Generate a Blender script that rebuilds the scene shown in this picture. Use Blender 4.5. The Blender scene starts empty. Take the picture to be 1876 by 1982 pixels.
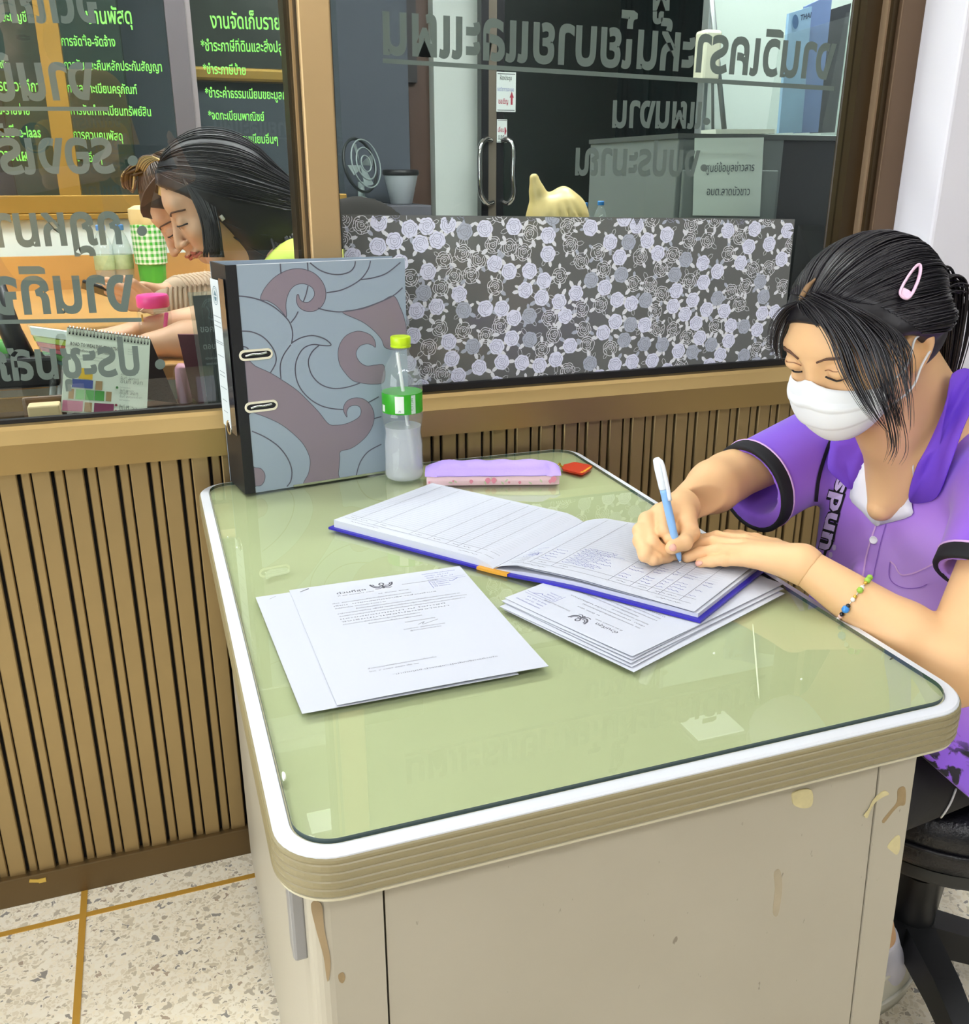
import bpy, bmesh, math, random
import numpy as np
from mathutils import Vector, Matrix

random.seed(7)
rng = np.random.default_rng(7)
SC = bpy.context.scene
COL = SC.collection

# ------------------------------------------------------------------ camera
CAM = np.array([-0.0444, -1.5219, 1.2311])
YAW, PITCH, ROLL, FPX, PPY = 0.3444, 0.3427, 0.0015, 1797.28, -13.04
_cy, _sy, _cp, _sp = math.cos(YAW), math.sin(YAW), math.cos(PITCH), math.sin(PITCH)
FWD = np.array([_sy * _cp, _cy * _cp, -_sp])
_r = np.array([_cy, -_sy, 0.0])
_u = np.cross(_r, FWD)
RGT = math.cos(ROLL) * _r + math.sin(ROLL) * _u
UPV = -math.sin(ROLL) * _r + math.cos(ROLL) * _u
cam = bpy.data.cameras.new('camera')
cam.sensor_width = 36.0
cam.sensor_fit = 'AUTO'
cam.lens = FPX / 1982.0 * 36.0
cam.shift_y = PPY / 1982.0
cam.clip_start = 0.02
cam.clip_end = 60
camo = bpy.data.objects.new('camera', cam)
COL.objects.link(camo)
camo.matrix_world = Matrix(((RGT[0], UPV[0], -FWD[0], CAM[0]), (RGT[1], UPV[1], -FWD[1], CAM[1]),
                            (RGT[2], UPV[2], -FWD[2], CAM[2]), (0, 0, 0, 1)))
SC.camera = camo

# ------------------------------------------------------------------ world, view
DAY = 8.2             # daylight outside the window in the left wall
w = bpy.data.worlds.new('world')
SC.world = w
w.use_nodes = True
w.node_tree.nodes['Background'].inputs[0].default_value = (0.9, 0.95, 1.0, 1)
w.node_tree.nodes['Background'].inputs[1].default_value = DAY
SC.view_settings.view_transform = 'Standard'
SC.view_settings.look = 'None'
SC.view_settings.gamma = 1.0
SC.view_settings.use_curve_mapping = False
SC.view_settings.exposure = 0.0
SC.cycles.use_denoising = True
SC.cycles.max_bounces = 8
SC.cycles.diffuse_bounces = 3
SC.cycles.glossy_bounces = 4
SC.cycles.transmission_bounces = 8
SC.cycles.transparent_max_bounces = 16
SC.cycles.sample_clamp_indirect = 6.0
SC.cycles.caustics_reflective = False
SC.cycles.caustics_refractive = False
LAMP = 14.0          # strength of the office ceiling panels
LAMP_BACK = 38.0      # strength of the panels in the room behind the glass


# portal of the daylight window in the left office wall (sampling aid, gives no light of its own)
_pl = bpy.data.lights.new('daylight_portal', 'AREA')
_pl.shape = 'RECTANGLE'
_pl.size, _pl.size_y = 1.5, 3.4
_pl.cycles.is_portal = True
_po = bpy.data.objects.new('daylight_portal', _pl)
COL.objects.link(_po)
_po.location = (-3.23, -2.2, 1.55)
_po.rotation_euler = (0, -math.pi / 2, 0)


# ------------------------------------------------------------------ measuring: a photo point on a known plane
def ray(px, py):
    return FWD + RGT * ((px - 938.0) / FPX) - UPV * ((py - 991.0 - PPY) / FPX)


def onz(px, py, z):
    v = ray(px, py)
    return CAM + v * ((z - CAM[2]) / v[2])


def ony(px, py, y):
    v = ray(px, py)
    return CAM + v * ((y - CAM[1]) / v[1])


def onx(px, py, x):
    v = ray(px, py)
    return CAM + v * ((x - CAM[0]) / v[0])


def ond(px, py, d):
    return CAM + ray(px, py) * d


def depth(P):
    return float((np.asarray(P, float) - CAM) @ FWD)


def onplane(px, py, o, n):
    v = ray(px, py)
    o = np.asarray(o, float)
    n = np.asarray(n, float)
    return CAM + v * (((o - CAM) @ n) / (v @ n))


# ------------------------------------------------------------------ materials
def lin(c):
    return c / 12.92 if c <= 0.04045 else ((c + 0.055) / 1.055) ** 2.4


def hexc(h):
    h = h.lstrip('#')
    return tuple(lin(int(h[i:i + 2], 16) / 255.0) for i in (0, 2, 4)) + (1.0,)


MATS = {}


def mat(name, col, rough=0.5, metal=0.0, spec=0.5, emit=None, estr=0.0, bump=None, var=None, coat=0.0, sheen=0.0, aniso=None):
    """Principled material; bump=(scale, strength), var=(scale, amount) gives a fine colour grain."""
    if name in MATS:
        return MATS[name]
    m = bpy.data.materials.new(name)
    m.use_nodes = True
    nt = m.node_tree
    b = nt.nodes['Principled BSDF']
    c = hexc(col) if isinstance(col, str) else col
    b.inputs['Base Color'].default_value = c
    b.inputs['Roughness'].default_value = rough
    b.inputs['Metallic'].default_value = metal
    b.inputs['Specular IOR Level'].default_value = spec
    if coat:
        b.inputs['Coat Weight'].default_value = coat
        b.inputs['Coat Roughness'].default_value = 0.08
    if sheen:
        b.inputs['Sheen Weight'].default_value = sheen
    if emit is not None:
        b.inputs['Emission Color'].default_value = hexc(emit)
        b.inputs['Emission Strength'].default_value = estr
    if bump or var:
        tc = nt.nodes.new('ShaderNodeTexCoord')
    if bump:
        n = nt.nodes.new('ShaderNodeTexNoise')
        n.inputs['Scale'].default_value = bump[0]
        n.inputs['Detail'].default_value = 4
        nt.links.new(tc.outputs['Object'], n.inputs['Vector'])
        bp_ = nt.nodes.new('ShaderNodeBump')
        bp_.inputs['Strength'].default_value = bump[1]
        bp_.inputs['Distance'].default_value = 0.002
        nt.links.new(n.outputs['Fac'], bp_.inputs['Height'])
        nt.links.new(bp_.outputs['Normal'], b.inputs['Normal'])
    if var:
        n = nt.nodes.new('ShaderNodeTexNoise')
        n.inputs['Scale'].default_value = var[0]
        n.inputs['Detail'].default_value = 5
        nt.links.new(tc.outputs['Object'], n.inputs['Vector'])
        mx = nt.nodes.new('ShaderNodeMix')
        mx.data_type = 'RGBA'
        k = var[1]
        mx.inputs[6].default_value = tuple(max(0, x * (1 - k)) for x in c[:3]) + (1,)
        mx.inputs[7].default_value = tuple(min(1, x * (1 + k)) for x in c[:3]) + (1,)
        nt.links.new(n.outputs['Fac'], mx.inputs[0])
        nt.links.new(mx.outputs[2], b.inputs['Base Color'])
    MATS[name] = m
    return m


def pane_mat(name, tint=(1, 1, 1), ior=1.45, rough=0.0, gloss=(1, 1, 1), body=0.0, body_col=(0.5, 0.5, 0.5)):
    """Thin clear sheet: transparent, with a Fresnel share of mirror reflection, optionally some milky body."""
    if name in MATS:
        return MATS[name]
    m = bpy.data.materials.new(name)
    m.use_nodes = True
    nt = m.node_tree
    nt.nodes.clear()
    out = nt.nodes.new('ShaderNodeOutputMaterial')
    tr = nt.nodes.new('ShaderNodeBsdfTransparent')
    tr.inputs[0].default_value = tuple(tint) + (1,)
    gl = nt.nodes.new('ShaderNodeBsdfGlossy')
    gl.inputs['Color'].default_value = tuple(gloss) + (1,)
    gl.inputs['Roughness'].default_value = rough
    fr = nt.nodes.new('ShaderNodeFresnel')
    fr.inputs['IOR'].default_value = ior
    mix = nt.nodes.new('ShaderNodeMixShader')
    # reflect at outward faces only, so that light leaving the sheet is not mirrored a second time
    geo = nt.nodes.new('ShaderNodeNewGeometry')
    inv = nt.nodes.new('ShaderNodeMath')
    inv.operation = 'SUBTRACT'
    inv.inputs[0].default_value = 1.0
    nt.links.new(geo.outputs['Backfacing'], inv.inputs[1])
    mul = nt.nodes.new('ShaderNodeMath')
    mul.operation = 'MULTIPLY'
    nt.links.new(fr.outputs[0], mul.inputs[0])
    nt.links.new(inv.outputs[0], mul.inputs[1])
    nt.links.new(mul.outputs[0], mix.inputs[0])
    src = tr
    if body > 0:
        df = nt.nodes.new('ShaderNodeBsdfDiffuse')
        df.inputs[0].default_value = tuple(body_col) + (1,)
        m2 = nt.nodes.new('ShaderNodeMixShader')
        m2.inputs[0].default_value = body
        nt.links.new(tr.outputs[0], m2.inputs[1])
        nt.links.new(df.outputs[0], m2.inputs[2])
        src = m2
    nt.links.new(src.outputs[0], mix.inputs[1])
    nt.links.new(gl.outputs[0], mix.inputs[2])
    nt.links.new(mix.outputs[0], out.inputs[0])
    MATS[name] = m
    return m


# ------------------------------------------------------------------ mesh helpers
def link(name, me, parent=None, mats=()):
    o = bpy.data.objects.new(name, me)
    COL.objects.link(o)
    for m in (mats if isinstance(mats, (list, tuple)) else [mats]):
        if m is not None:
            me.materials.append(m)
    if parent is not None:
        o.parent = parent
        off = Vector((0, 0, 0))
        q = parent
        while q is not None:
            off += q.location
            q = q.parent
        if off.length > 1e-9:
            me.transform(Matrix.Translation(-off))
    return o


def raw(name, V, F, m, parent=None, smooth=False, mi=None):
    used = sorted({i for f in F for i in f})
    if len(used) < len(V):
        mp_ = {v: i for i, v in enumerate(used)}
        V = [V[i] for i in used]
        F = [tuple(mp_[i] for i in f) for f in F]
    me = bpy.data.meshes.new(name)
    me.from_pydata([tuple(map(float, v)) for v in V], [], [tuple(int(i) for i in f) for f in F])
    me.update()
    if smooth:
        me.polygons.foreach_set('use_smooth', [True] * len(me.polygons))
    o = link(name, me, parent, m)
    if mi is not None:
        me.polygons.foreach_set('material_index', list(mi))
    return o


def finish(name, bm, m, parent=None, smooth=False, angle=None):
    bmesh.ops.recalc_face_normals(bm, faces=bm.faces[:])
    me = bpy.data.meshes.new(name)
    bm.to_mesh(me)
    bm.free()
    if smooth:
        me.polygons.foreach_set('use_smooth', [True] * len(me.polygons))
        if angle:
            me.set_sharp_from_angle(angle=math.radians(angle))
    return link(name, me, parent, m)


def thing(name, label, cat, loc=(0, 0, 0), group=None):
    o = bpy.data.objects.new(name, None)
    COL.objects.link(o)
    o.location = tuple(float(v) for v in loc)
    o.empty_display_size = 0.05
    return tag(o, label, cat, group)


def tag(o, label=None, cat=None, group=None, kind=None):
    if label: o['label'] = label
    if cat: o['category'] = cat
    if group: o['group'] = group
    if kind: o['kind'] = kind
    return o


def structure(name, label, loc=(0, 0, 0)):
    o = bpy.data.objects.new(name, None)
    COL.objects.link(o)
    o['kind'] = 'structure'
    o['label'] = label
    return o


def b_box(bm, c, s, R=None, bevel=0.0, seg=2):
    """box centred at c, full sizes s, optional 3x3 rotation"""
    M = Matrix.Identity(4)
    if R is not None:
        M = Matrix(R).to_4x4() if not isinstance(R, Matrix) else R.to_4x4()
    T = Matrix.Translation(Vector(tuple(map(float, c)))) @ M @ Matrix.Diagonal((float(s[0]), float(s[1]), float(s[2]), 1))
    r = bmesh.ops.create_cube(bm, size=1.0, matrix=T)
    if bevel > 0:
        es = {e for v in r['verts'] for e in v.link_edges}
        bmesh.ops.bevel(bm, geom=list(es), offset=bevel, segments=seg, affect='EDGES', profile=0.5)


def box(name, lo, hi, m, parent=None, bevel=0.0, seg=2, smooth=False):
    bm = bmesh.new()
    lo, hi = np.array(lo, float), np.array(hi, float)
    b_box(bm, (lo + hi) / 2, hi - lo, None, bevel, seg)
    return finish(name, bm, m, parent, smooth)


def rotz(a):
    return Matrix.Rotation(a, 3, 'Z')


def frame_from(d, hint=(0, 0, 1)):
    d = np.asarray(d, float) / np.linalg.norm(d)
    h = np.asarray(hint, float)
    if abs(d @ h) > 0.97 * np.linalg.norm(h):
        h = np.array([1.0, 0, 0])
    a = np.cross(h, d)
    a /= np.linalg.norm(a)
    return a, np.cross(d, a), d


def tube_data(pts, r, n=8, caps=True, closed=False, flat=1.0, hint=(0, 0, 1)):
    """sweep a circle along pts; r scalar or list; parallel-transported frames"""
    P = np.asarray(pts, float)
    k = len(P)
    rr = np.broadcast_to(np.asarray(r, float), (k,)) if np.ndim(r) <= 1 else r
    V, F = [], []
    T = np.zeros_like(P)
    for i in range(k):
        a = P[(i - 1) % k] if (closed or i > 0) else P[i]
        b = P[(i + 1) % k] if (closed or i < k - 1) else P[i]
        t = b - a
        T[i] = t / (np.linalg.norm(t) + 1e-12)
    a0, b0, _ = frame_from(T[0], hint)
    for i in range(k):
        a0 = a0 - (a0 @ T[i]) * T[i]
        a0 /= np.linalg.norm(a0) + 1e-12
        b0 = np.cross(T[i], a0)
        for j in range(n):
            t = 2 * math.pi * j / n
            V.append(P[i] + rr[i] * (math.cos(t) * a0 + flat * math.sin(t) * b0))
    for i in range(k if closed else k - 1):
        i2 = (i + 1) % k
        for j in range(n):
            j2 = (j + 1) % n
            F.append((i * n + j, i * n + j2, i2 * n + j2, i2 * n + j))
    if caps and not closed:
        F.append(tuple(range(n - 1, -1, -1)))
        F.append(tuple((k - 1) * n + j for j in range(n)))
    return V, F


def tube(name, pts, r, m, parent=None, n=8, closed=False, flat=1.0, hint=(0, 0, 1)):
    V, F = tube_data(pts, r, n, True, closed, flat, hint)
    return raw(name, V, F, m, parent, smooth=True)


def lathe_data(prof, c=(0, 0, 0), n=32, axis=(0, 0, 1), lobes=None):
    """revolve [(r,h)...] about axis through c"""
    a, b, d = frame_from(axis, (0, 1, 0))
    c = np.asarray(c, float)
    V, F = [], []
    for (r, h) in prof:
        for j in range(n):
            t = 2 * math.pi * j / n
            q = r if lobes is None else r * lobes(h, t)
            V.append(c + d * h + q * (math.cos(t) * a + math.sin(t) * b))
    k = len(prof)
    for i in range(k - 1):
        for j in range(n):
            j2 = (j + 1) % n
            F.append((i * n + j, i * n + j2, (i + 1) * n + j2, (i + 1) * n + j))
    F.append(tuple(range(n - 1, -1, -1)))
    F.append(tuple((k - 1) * n + j for j in range(n)))
    return V, F


def lathe(name, prof, c, m, parent=None, n=32, axis=(0, 0, 1), lobes=None, angle=40):
    V, F = lathe_data(prof, c, n, axis, lobes)
    o = raw(name, V, F, m, parent, smooth=True)
    o.data.set_sharp_from_angle(angle=math.radians(angle))
    return o


def join_data(parts):
    V, F, off = [], [], 0
    for v, f in parts:
        V += list(v)
        F += [tuple(i + off for i in q) for q in f]
        off += len(v)
    return V, F


def box_data(c, s, R=None):
    c = np.asarray(c, float)
    R = np.eye(3) if R is None else np.asarray(R, float)
    V = [c + R @ (np.array([x, y, z]) * np.asarray(s, float) / 2) for x in (-1, 1) for y in (-1, 1) for z in (-1, 1)]
    F = [(0, 1, 3, 2), (4, 6, 7, 5), (0, 4, 5, 1), (2, 3, 7, 6), (0, 2, 6, 4), (1, 5, 7, 3)]
    return V, F


def ribbon2d(pts, w, closed=False):
    """flat stroke in 2D -> verts (n,2), quads; w scalar or per-point"""
    P = np.asarray(pts, float)
    k = len(P)
    W = np.broadcast_to(np.asarray(w, float), (k,))
    V, F = [], []
    for i in range(k):
        a = P[(i - 1) % k] if (closed or i > 0) else P[i]
        b = P[(i + 1) % k] if (closed or i < k - 1) else P[i]
        t = b - a
        t = t / (np.linalg.norm(t) + 1e-12)
        nrm = np.array([-t[1], t[0]]) * W[i] / 2
        V += [P[i] + nrm, P[i] - nrm]
    for i in range(k if closed else k - 1):
        j = (i + 1) % k
        F.append((2 * i, 2 * i + 1, 2 * j + 1, 2 * j))
    return V, F


def smooth_poly(pts, sub=6, closed=False):
    """Catmull-Rom through points (any dimension)"""
    P = np.asarray(pts, float)
    k = len(P)
    out = []
    for i in range(k if closed else k - 1):
        p0 = P[(i - 1) % k] if (closed or i > 0) else P[0]
        p1, p2 = P[i], P[(i + 1) % k]
        p3 = P[(i + 2) % k] if (closed or i < k - 2) else P[-1]
        for s in range(sub):
            t = s / sub
            out.append(0.5 * ((2 * p1) + (-p0 + p2) * t + (2 * p0 - 5 * p1 + 4 * p2 - p3) * t * t + (-p0 + 3 * p1 - 3 * p2 + p3) * t ** 3))
    if not closed:
        out.append(P[-1])
    return np.array(out)


_TXT = {}


def text_data(body, res=2, bold=0.0):
    """flat letter outlines of unit size -> (verts (n,2), faces)"""
    key = (body, res, bold)
    if key in _TXT:
        return _TXT[key]
    cu = bpy.data.curves.new('lettering', 'FONT')
    cu.body = body
    cu.resolution_u = res
    cu.offset = bold
    o = bpy.data.objects.new('lettering', cu)
    COL.objects.link(o)
    dg = bpy.context.evaluated_depsgraph_get()
    me = bpy.data.meshes.new_from_object(o.evaluated_get(dg))
    V = np.array([v.co[:2] for v in me.vertices]) if len(me.vertices) else np.zeros((0, 2))
    F = [tuple(p.vertices) for p in me.polygons]
    bpy.data.objects.remove(o)
    bpy.data.meshes.remove(me)
    bpy.data.curves.remove(cu)
    _TXT[key] = (V, F)
    return V, F


def text_on(body, A, B, up, stretch=1.0, res=2, bold=0.0, lift=None, size=None):
    """lay text with its baseline from A towards B (fills the length A-B unless size is given); up = direction of the ascenders"""
    V, F = text_data(body, res, bold)
    A, B, up = np.asarray(A, float), np.asarray(B, float), np.asarray(up, float)
    up = up / np.linalg.norm(up)
    d = B - A
    L = np.linalg.norm(d)
    d = d / L
    if len(V) == 0:
        return [], []
    x0, x1 = V[:, 0].min(), V[:, 0].max()
    s = (L / (x1 - x0)) if size is None else size
    sv = s * stretch
    off = np.zeros(3) if lift is None else np.asarray(lift, float)
    P = A + (V[:, :1] - x0) * s * d + V[:, 1:2] * sv * up + off
    return list(P), F


# ------------------------------------------------------------------ implicit modelling (smooth bodies)
class Field:
    """signed distance field on a grid; primitives are blended with a smooth minimum, then meshed with surface nets"""

    def __init__(self, lo, hi, h):
        self.lo, self.h = np.array(lo, float), h
        self.n = np.ceil((np.array(hi, float) - self.lo) / h).astype(int) + 1
        self.f = np.full(self.n, 1.0, np.float32)

    def _sub(self, lo, hi):
        a = np.clip(np.floor((np.asarray(lo) - self.lo) / self.h).astype(int), 0, self.n)
        b = np.clip(np.ceil((np.asarray(hi) - self.lo) / self.h).astype(int) + 1, 0, self.n)
        return a, b

    def _grid(self, a, b):
        ax = [(self.lo[i] + self.h * np.arange(a[i], b[i])).astype(np.float32) for i in range(3)]
        return ax[0][:, None, None], ax[1][None, :, None], ax[2][None, None, :]

    def blend(self, a, b, d, k, op='add'):
        s = tuple(slice(a[i], b[i]) for i in range(3))
        f = self.f[s]
        if op == 'add':
            hh = np.clip(0.5 + 0.5 * (f - d) / k, 0, 1)
            self.f[s] = f * (1 - hh) + d * hh - k * hh * (1 - hh)
        else:
            hh = np.clip(0.5 - 0.5 * (f + d) / k, 0, 1)
            self.f[s] = f * (1 - hh) - d * hh + k * hh * (1 - hh)

    def cap(self, p, q, r0, r1, k=0.01, op='add', flat=None):
        """round cone p->q"""
        p, q = np.asarray(p, float), np.asarray(q, float)
        m = max(r0, r1) + 3 * k + 3 * self.h
        a, b = self._sub(np.minimum(p, q) - m, np.maximum(p, q) + m)
        if np.any(b <= a): return self
        X, Y, Z = self._grid(a, b)
        d = q - p
        L2 = float(d @ d) + 1e-12
        t = np.clip(((X - p[0]) * d[0] + (Y - p[1]) * d[1] + (Z - p[2]) * d[2]) / L2, 0, 1)
        dist = np.sqrt((X - p[0] - t * d[0]) ** 2 + (Y - p[1] - t * d[1]) ** 2 + (Z - p[2] - t * d[2]) ** 2) - (r0 + t * (r1 - r0))
        self.blend(a, b, dist, k, op)
        return self

    def chain(self, pts, rs, k=0.01):
        for i in range(len(pts) - 1):
            self.cap(pts[i], pts[i + 1], rs[i], rs[i + 1], k)
        return self

    def ell(self, c, rad, R=None, k=0.01, op='add'):
        """ellipsoid; R columns are its axes"""
        c, rad = np.asarray(c, float), np.asarray(rad, float)
        R = np.eye(3) if R is None else np.asarray(R, float)
        m = np.abs(R) @ rad + 3 * k + 3 * self.h
        a, b = self._sub(c - m, c + m)
        if np.any(b <= a): return self
        X, Y, Z = self._grid(a, b)
        X, Y, Z = X - c[0], Y - c[1], Z - c[2]
        q = [(X * R[0, i] + Y * R[1, i] + Z * R[2, i]) for i in range(3)]
        k0 = np.sqrt((q[0] / rad[0]) ** 2 + (q[1] / rad[1]) ** 2 + (q[2] / rad[2]) ** 2)
        k1 = np.sqrt((q[0] / rad[0] ** 2) ** 2 + (q[1] / rad[1] ** 2) ** 2 + (q[2] / rad[2] ** 2) ** 2)
        dist = k0 * (k0 - 1.0) / np.maximum(k1, 1e-6)
        self.blend(a, b, dist, k, op)
        return self

    def cut(self, o, n, k=0.002):
        """keep only what lies behind the plane through o with normal n"""
        n = np.asarray(n, float) / np.linalg.norm(n)
        X, Y, Z = self._grid(np.zeros(3, int), self.n)
        d = (X - o[0]) * n[0] + (Y - o[1]) * n[1] + (Z - o[2]) * n[2]
        self.f = np.maximum(self.f, d.astype(np.float32))
        return self

    def mesh(self):
        f = self.f
        ins = f < 0
        n0, n1, n2 = f.shape
        cs = np.zeros((n0 - 1, n1 - 1, n2 - 1), np.int8)
        for dx in (0, 1):
            for dy in (0, 1):
                for dz in (0, 1):
                    cs += ins[dx:n0 - 1 + dx, dy:n1 - 1 + dy, dz:n2 - 1 + dz]
        act = (cs > 0) & (cs < 8)
        idx = np.full(act.shape, -1, np.int64)
        cells = np.argwhere(act)
        idx[act] = np.arange(len(cells))
        acc = np.zeros((len(cells), 3))
        cnt = np.zeros(len(cells))
        corners = [(0, 0, 0), (1, 0, 0), (0, 1, 0), (1, 1, 0), (0, 0, 1), (1, 0, 1), (0, 1, 1), (1, 1, 1)]
        val = np.stack([f[cells[:, 0] + c[0], cells[:, 1] + c[1], cells[:, 2] + c[2]] for c in corners], 1).astype(float)
        for i in range(8):
            for bit in (1, 2, 4):
                j = i | bit
                if j == i: continue
                va, vb = val[:, i], val[:, j]
                x = (va < 0) != (vb < 0)
                t = np.where(x, va / np.where(x, va - vb, 1), 0)
                pa, pb = np.array(corners[i], float), np.array(corners[j], float)
                acc += np.where(x[:, None], pa + t[:, None] * (pb - pa), 0)
                cnt += x
        V = (cells + acc / cnt[:, None]) * self.h + self.lo
        F = []
        for ax in range(3):
            s0 = [slice(None)] * 3
            s1 = [slice(None)] * 3
            s0[ax] = slice(0, -1)
            s1[ax] = slice(1, None)
            A, B = ins[tuple(s0)], ins[tuple(s1)]
            cr = np.argwhere(A != B)
            o1, o2 = [(1, 2), (2, 0), (0, 1)][ax]
            ok = (cr[:, o1] > 0) & (cr[:, o2] > 0) & (cr[:, o1] < f.shape[o1] - 1) & (cr[:, o2] < f.shape[o2] - 1)
            cr = cr[ok]
            if len(cr) == 0: continue
            sgn = A[cr[:, 0], cr[:, 1], cr[:, 2]]
            q = []
            for (u, v) in ((-1, -1), (0, -1), (0, 0), (-1, 0)):
                cc = cr.copy()
                cc[:, o1] += u
                cc[:, o2] += v
                q.append(idx[cc[:, 0], cc[:, 1], cc[:, 2]])
            q = np.stack(q, 1)
            q[~sgn] = q[~sgn][:, ::-1]
            F.append(q)
        return V, np.concatenate(F, 0)

    def relaxed(self, relax):
        V, F = self.mesh()
        E = np.concatenate([F[:, [0, 1]], F[:, [1, 2]], F[:, [2, 3]], F[:, [3, 0]]], 0)
        for _ in range(relax):
            s = np.zeros_like(V)
            c = np.zeros(len(V))
            np.add.at(s, E[:, 0], V[E[:, 1]])
            np.add.at(s, E[:, 1], V[E[:, 0]])
            np.add.at(c, E[:, 0], 1)
            np.add.at(c, E[:, 1], 1)
            V = 0.5 * V + 0.5 * s / np.maximum(c, 1)[:, None]
        return V, F

    def trim(self, o, n, rad):
        """remove what lies beyond the plane (o, n) within rad of o"""
        X, Y, Z = self._grid(np.zeros(3, int), self.n)
        pl = (X - o[0]) * n[0] + (Y - o[1]) * n[1] + (Z - o[2]) * n[2]
        c = np.asarray(o) + np.asarray(n) * rad * 0.5
        near = np.sqrt((X - c[0]) ** 2 + (Y - c[1]) ** 2 + (Z - c[2]) ** 2) - rad
        self.f = np.maximum(self.f, -np.maximum(-pl.astype(np.float32), near.astype(np.float32)))
        return self

    def obj(self, name, m, parent=None, relax=2, extra=()):
        V, F = self.relaxed(relax)
        for g, r_ in extra:
            V2, F2 = g.relaxed(r_)
            F = np.concatenate([F, F2 + len(V)], 0)
            V = np.concatenate([V, V2], 0)
        me = bpy.data.meshes.new(name)
        me.vertices.add(len(V))
        me.vertices.foreach_set('co', V.astype(np.float32).ravel())
        me.loops.add(F.size)
        me.loops.foreach_set('vertex_index', F.astype(np.int32).ravel())
        me.polygons.add(len(F))
        me.polygons.foreach_set('loop_start', np.arange(0, F.size, 4, dtype=np.int32))
        me.update(calc_edges=True)
        me.validate()
        me.polygons.foreach_set('use_smooth', [True] * len(me.polygons))
        return link(name, me, parent, m)
# ================================================================== SETTING
GY = 0.046            # window glass plane
FY = -0.006           # front of the aluminium frames
SILL_B, SILL_L, SILL_T = 0.797, 0.845, 0.867


def terrazzo():
    m = bpy.data.materials.new('terrazzo')
    m.use_nodes = True
    nt = m.node_tree
    b = nt.nodes['Principled BSDF']
    tc = nt.nodes.new('ShaderNodeTexCoord')
    wob = nt.nodes.new('ShaderNodeTexNoise')
    wob.inputs['Scale'].default_value = 60
    nt.links.new(tc.outputs['Object'], wob.inputs['Vector'])
    addv = nt.nodes.new('ShaderNodeMixRGB')
    addv.blend_type = 'LINEAR_LIGHT'
    addv.inputs[0].default_value = 0.012
    nt.links.new(tc.outputs['Object'], addv.inputs[1])
    nt.links.new(wob.outputs['Color'], addv.inputs[2])
    col = None
    for i, (sc, thr, amt) in enumerate(((135.0, 0.09, 0.9), (80.0, 0.09, 1.0))):
        v = nt.nodes.new('ShaderNodeTexVoronoi')
        v.inputs['Scale'].default_value = sc
        nt.links.new(addv.outputs[0], v.inputs['Vector'])
        e = nt.nodes.new('ShaderNodeTexVoronoi')
        e.feature = 'DISTANCE_TO_EDGE'
        e.inputs['Scale'].default_value = sc
        nt.links.new(addv.outputs[0], e.inputs['Vector'])
        sep = nt.nodes.new('ShaderNodeSeparateColor')
        nt.links.new(v.outputs['Color'], sep.inputs[0])
        rp = nt.nodes.new('ShaderNodeValToRGB')
        rp.color_ramp.interpolation = 'CONSTANT'
        stops = [(0.0, '#faeed4'), (0.28, '#eee1c6'), (0.5, '#fcf3de'), (0.70, '#e6d9bd'), (0.86, '#d2c5aa'), (0.93, '#b8ab96'), (0.972, '#9c958b'), (0.99, '#b09c86')]
        if i == 1:
            stops = [(0.0, '#f6ebd2'), (0.86, '#dccfb4'), (0.92, '#c6baa4'), (0.965, '#9a948c'), (0.985, '#b8a48e')]
        rp.color_ramp.elements[0].position = 0
        rp.color_ramp.elements[0].color = hexc(stops[0][1])
        rp.color_ramp.elements[1].position = stops[1][0]
        rp.color_ramp.elements[1].color = hexc(stops[1][1])
        for p_, c_ in stops[2:]:
            rp.color_ramp.elements.new(p_).color = hexc(c_)
        nt.links.new(sep.outputs[0], rp.inputs[0])
        gt = nt.nodes.new('ShaderNodeMath')
        gt.operation = 'GREATER_THAN'
        gt.inputs[1].default_value = thr
        nt.links.new(e.outputs['Distance'], gt.inputs[0])
        mx = nt.nodes.new('ShaderNodeMixRGB')
        nt.links.new(rp.outputs[0], mx.inputs[2])
        if col is None:
            mx.inputs[1].default_value = hexc('#fbf1dc')
            nt.links.new(gt.outputs[0], mx.inputs[0])
        else:
            nt.links.new(col, mx.inputs[1])
            sel = nt.nodes.new('ShaderNodeMath')
            sel.operation = 'GREATER_THAN'
            sel.inputs[1].default_value = 0.86
            nt.links.new(sep.outputs[0], sel.inputs[0])
            ml = nt.nodes.new('ShaderNodeMath')
            ml.operation = 'MULTIPLY'
            nt.links.new(sel.outputs[0], ml.inputs[0])
            nt.links.new(gt.outputs[0], ml.inputs[1])
            nt.links.new(ml.outputs[0], mx.inputs[0])
        col = mx.outputs[0]
    nt.links.new(col, b.inputs['Base Color'])
    b.inputs['Roughness'].default_value = 0.32
    return m


M_TERR = terrazzo()
M_WHITEWALL = mat('white_wall_paint', '#eceaf0', 0.85, bump=(60, 0.25))
M_ROOM = mat('office_wall_paint', '#dcdcd8', 0.9)
M_CEIL = mat('ceiling_paint', '#f0f0ec', 0.9)
M_BACKROOM = mat('back_room_paint', '#cfd6cf', 0.9)
M_DARKWALL = mat('dark_grey_wall', '#454c55', 0.8)
M_BRONZE = mat('bronze_anodised_aluminium', '#b09563', 0.38, metal=0.85, bump=(300, 0.04))
M_SLAT = mat('bronze_slat_aluminium', '#a58e64', 0.42, metal=0.75, var=(30, 0.05))
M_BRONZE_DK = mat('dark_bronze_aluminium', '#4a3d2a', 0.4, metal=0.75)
M_TAN = mat('tan_anodised_aluminium', '#d4b483', 0.42, metal=0.7, bump=(300, 0.03))
M_BLACKGAP = mat('dark_backing', '#0c0a08', 0.9)
M_BRASS = mat('yellow_brass_strip', '#c99a3f', 0.45, metal=0.2)
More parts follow.
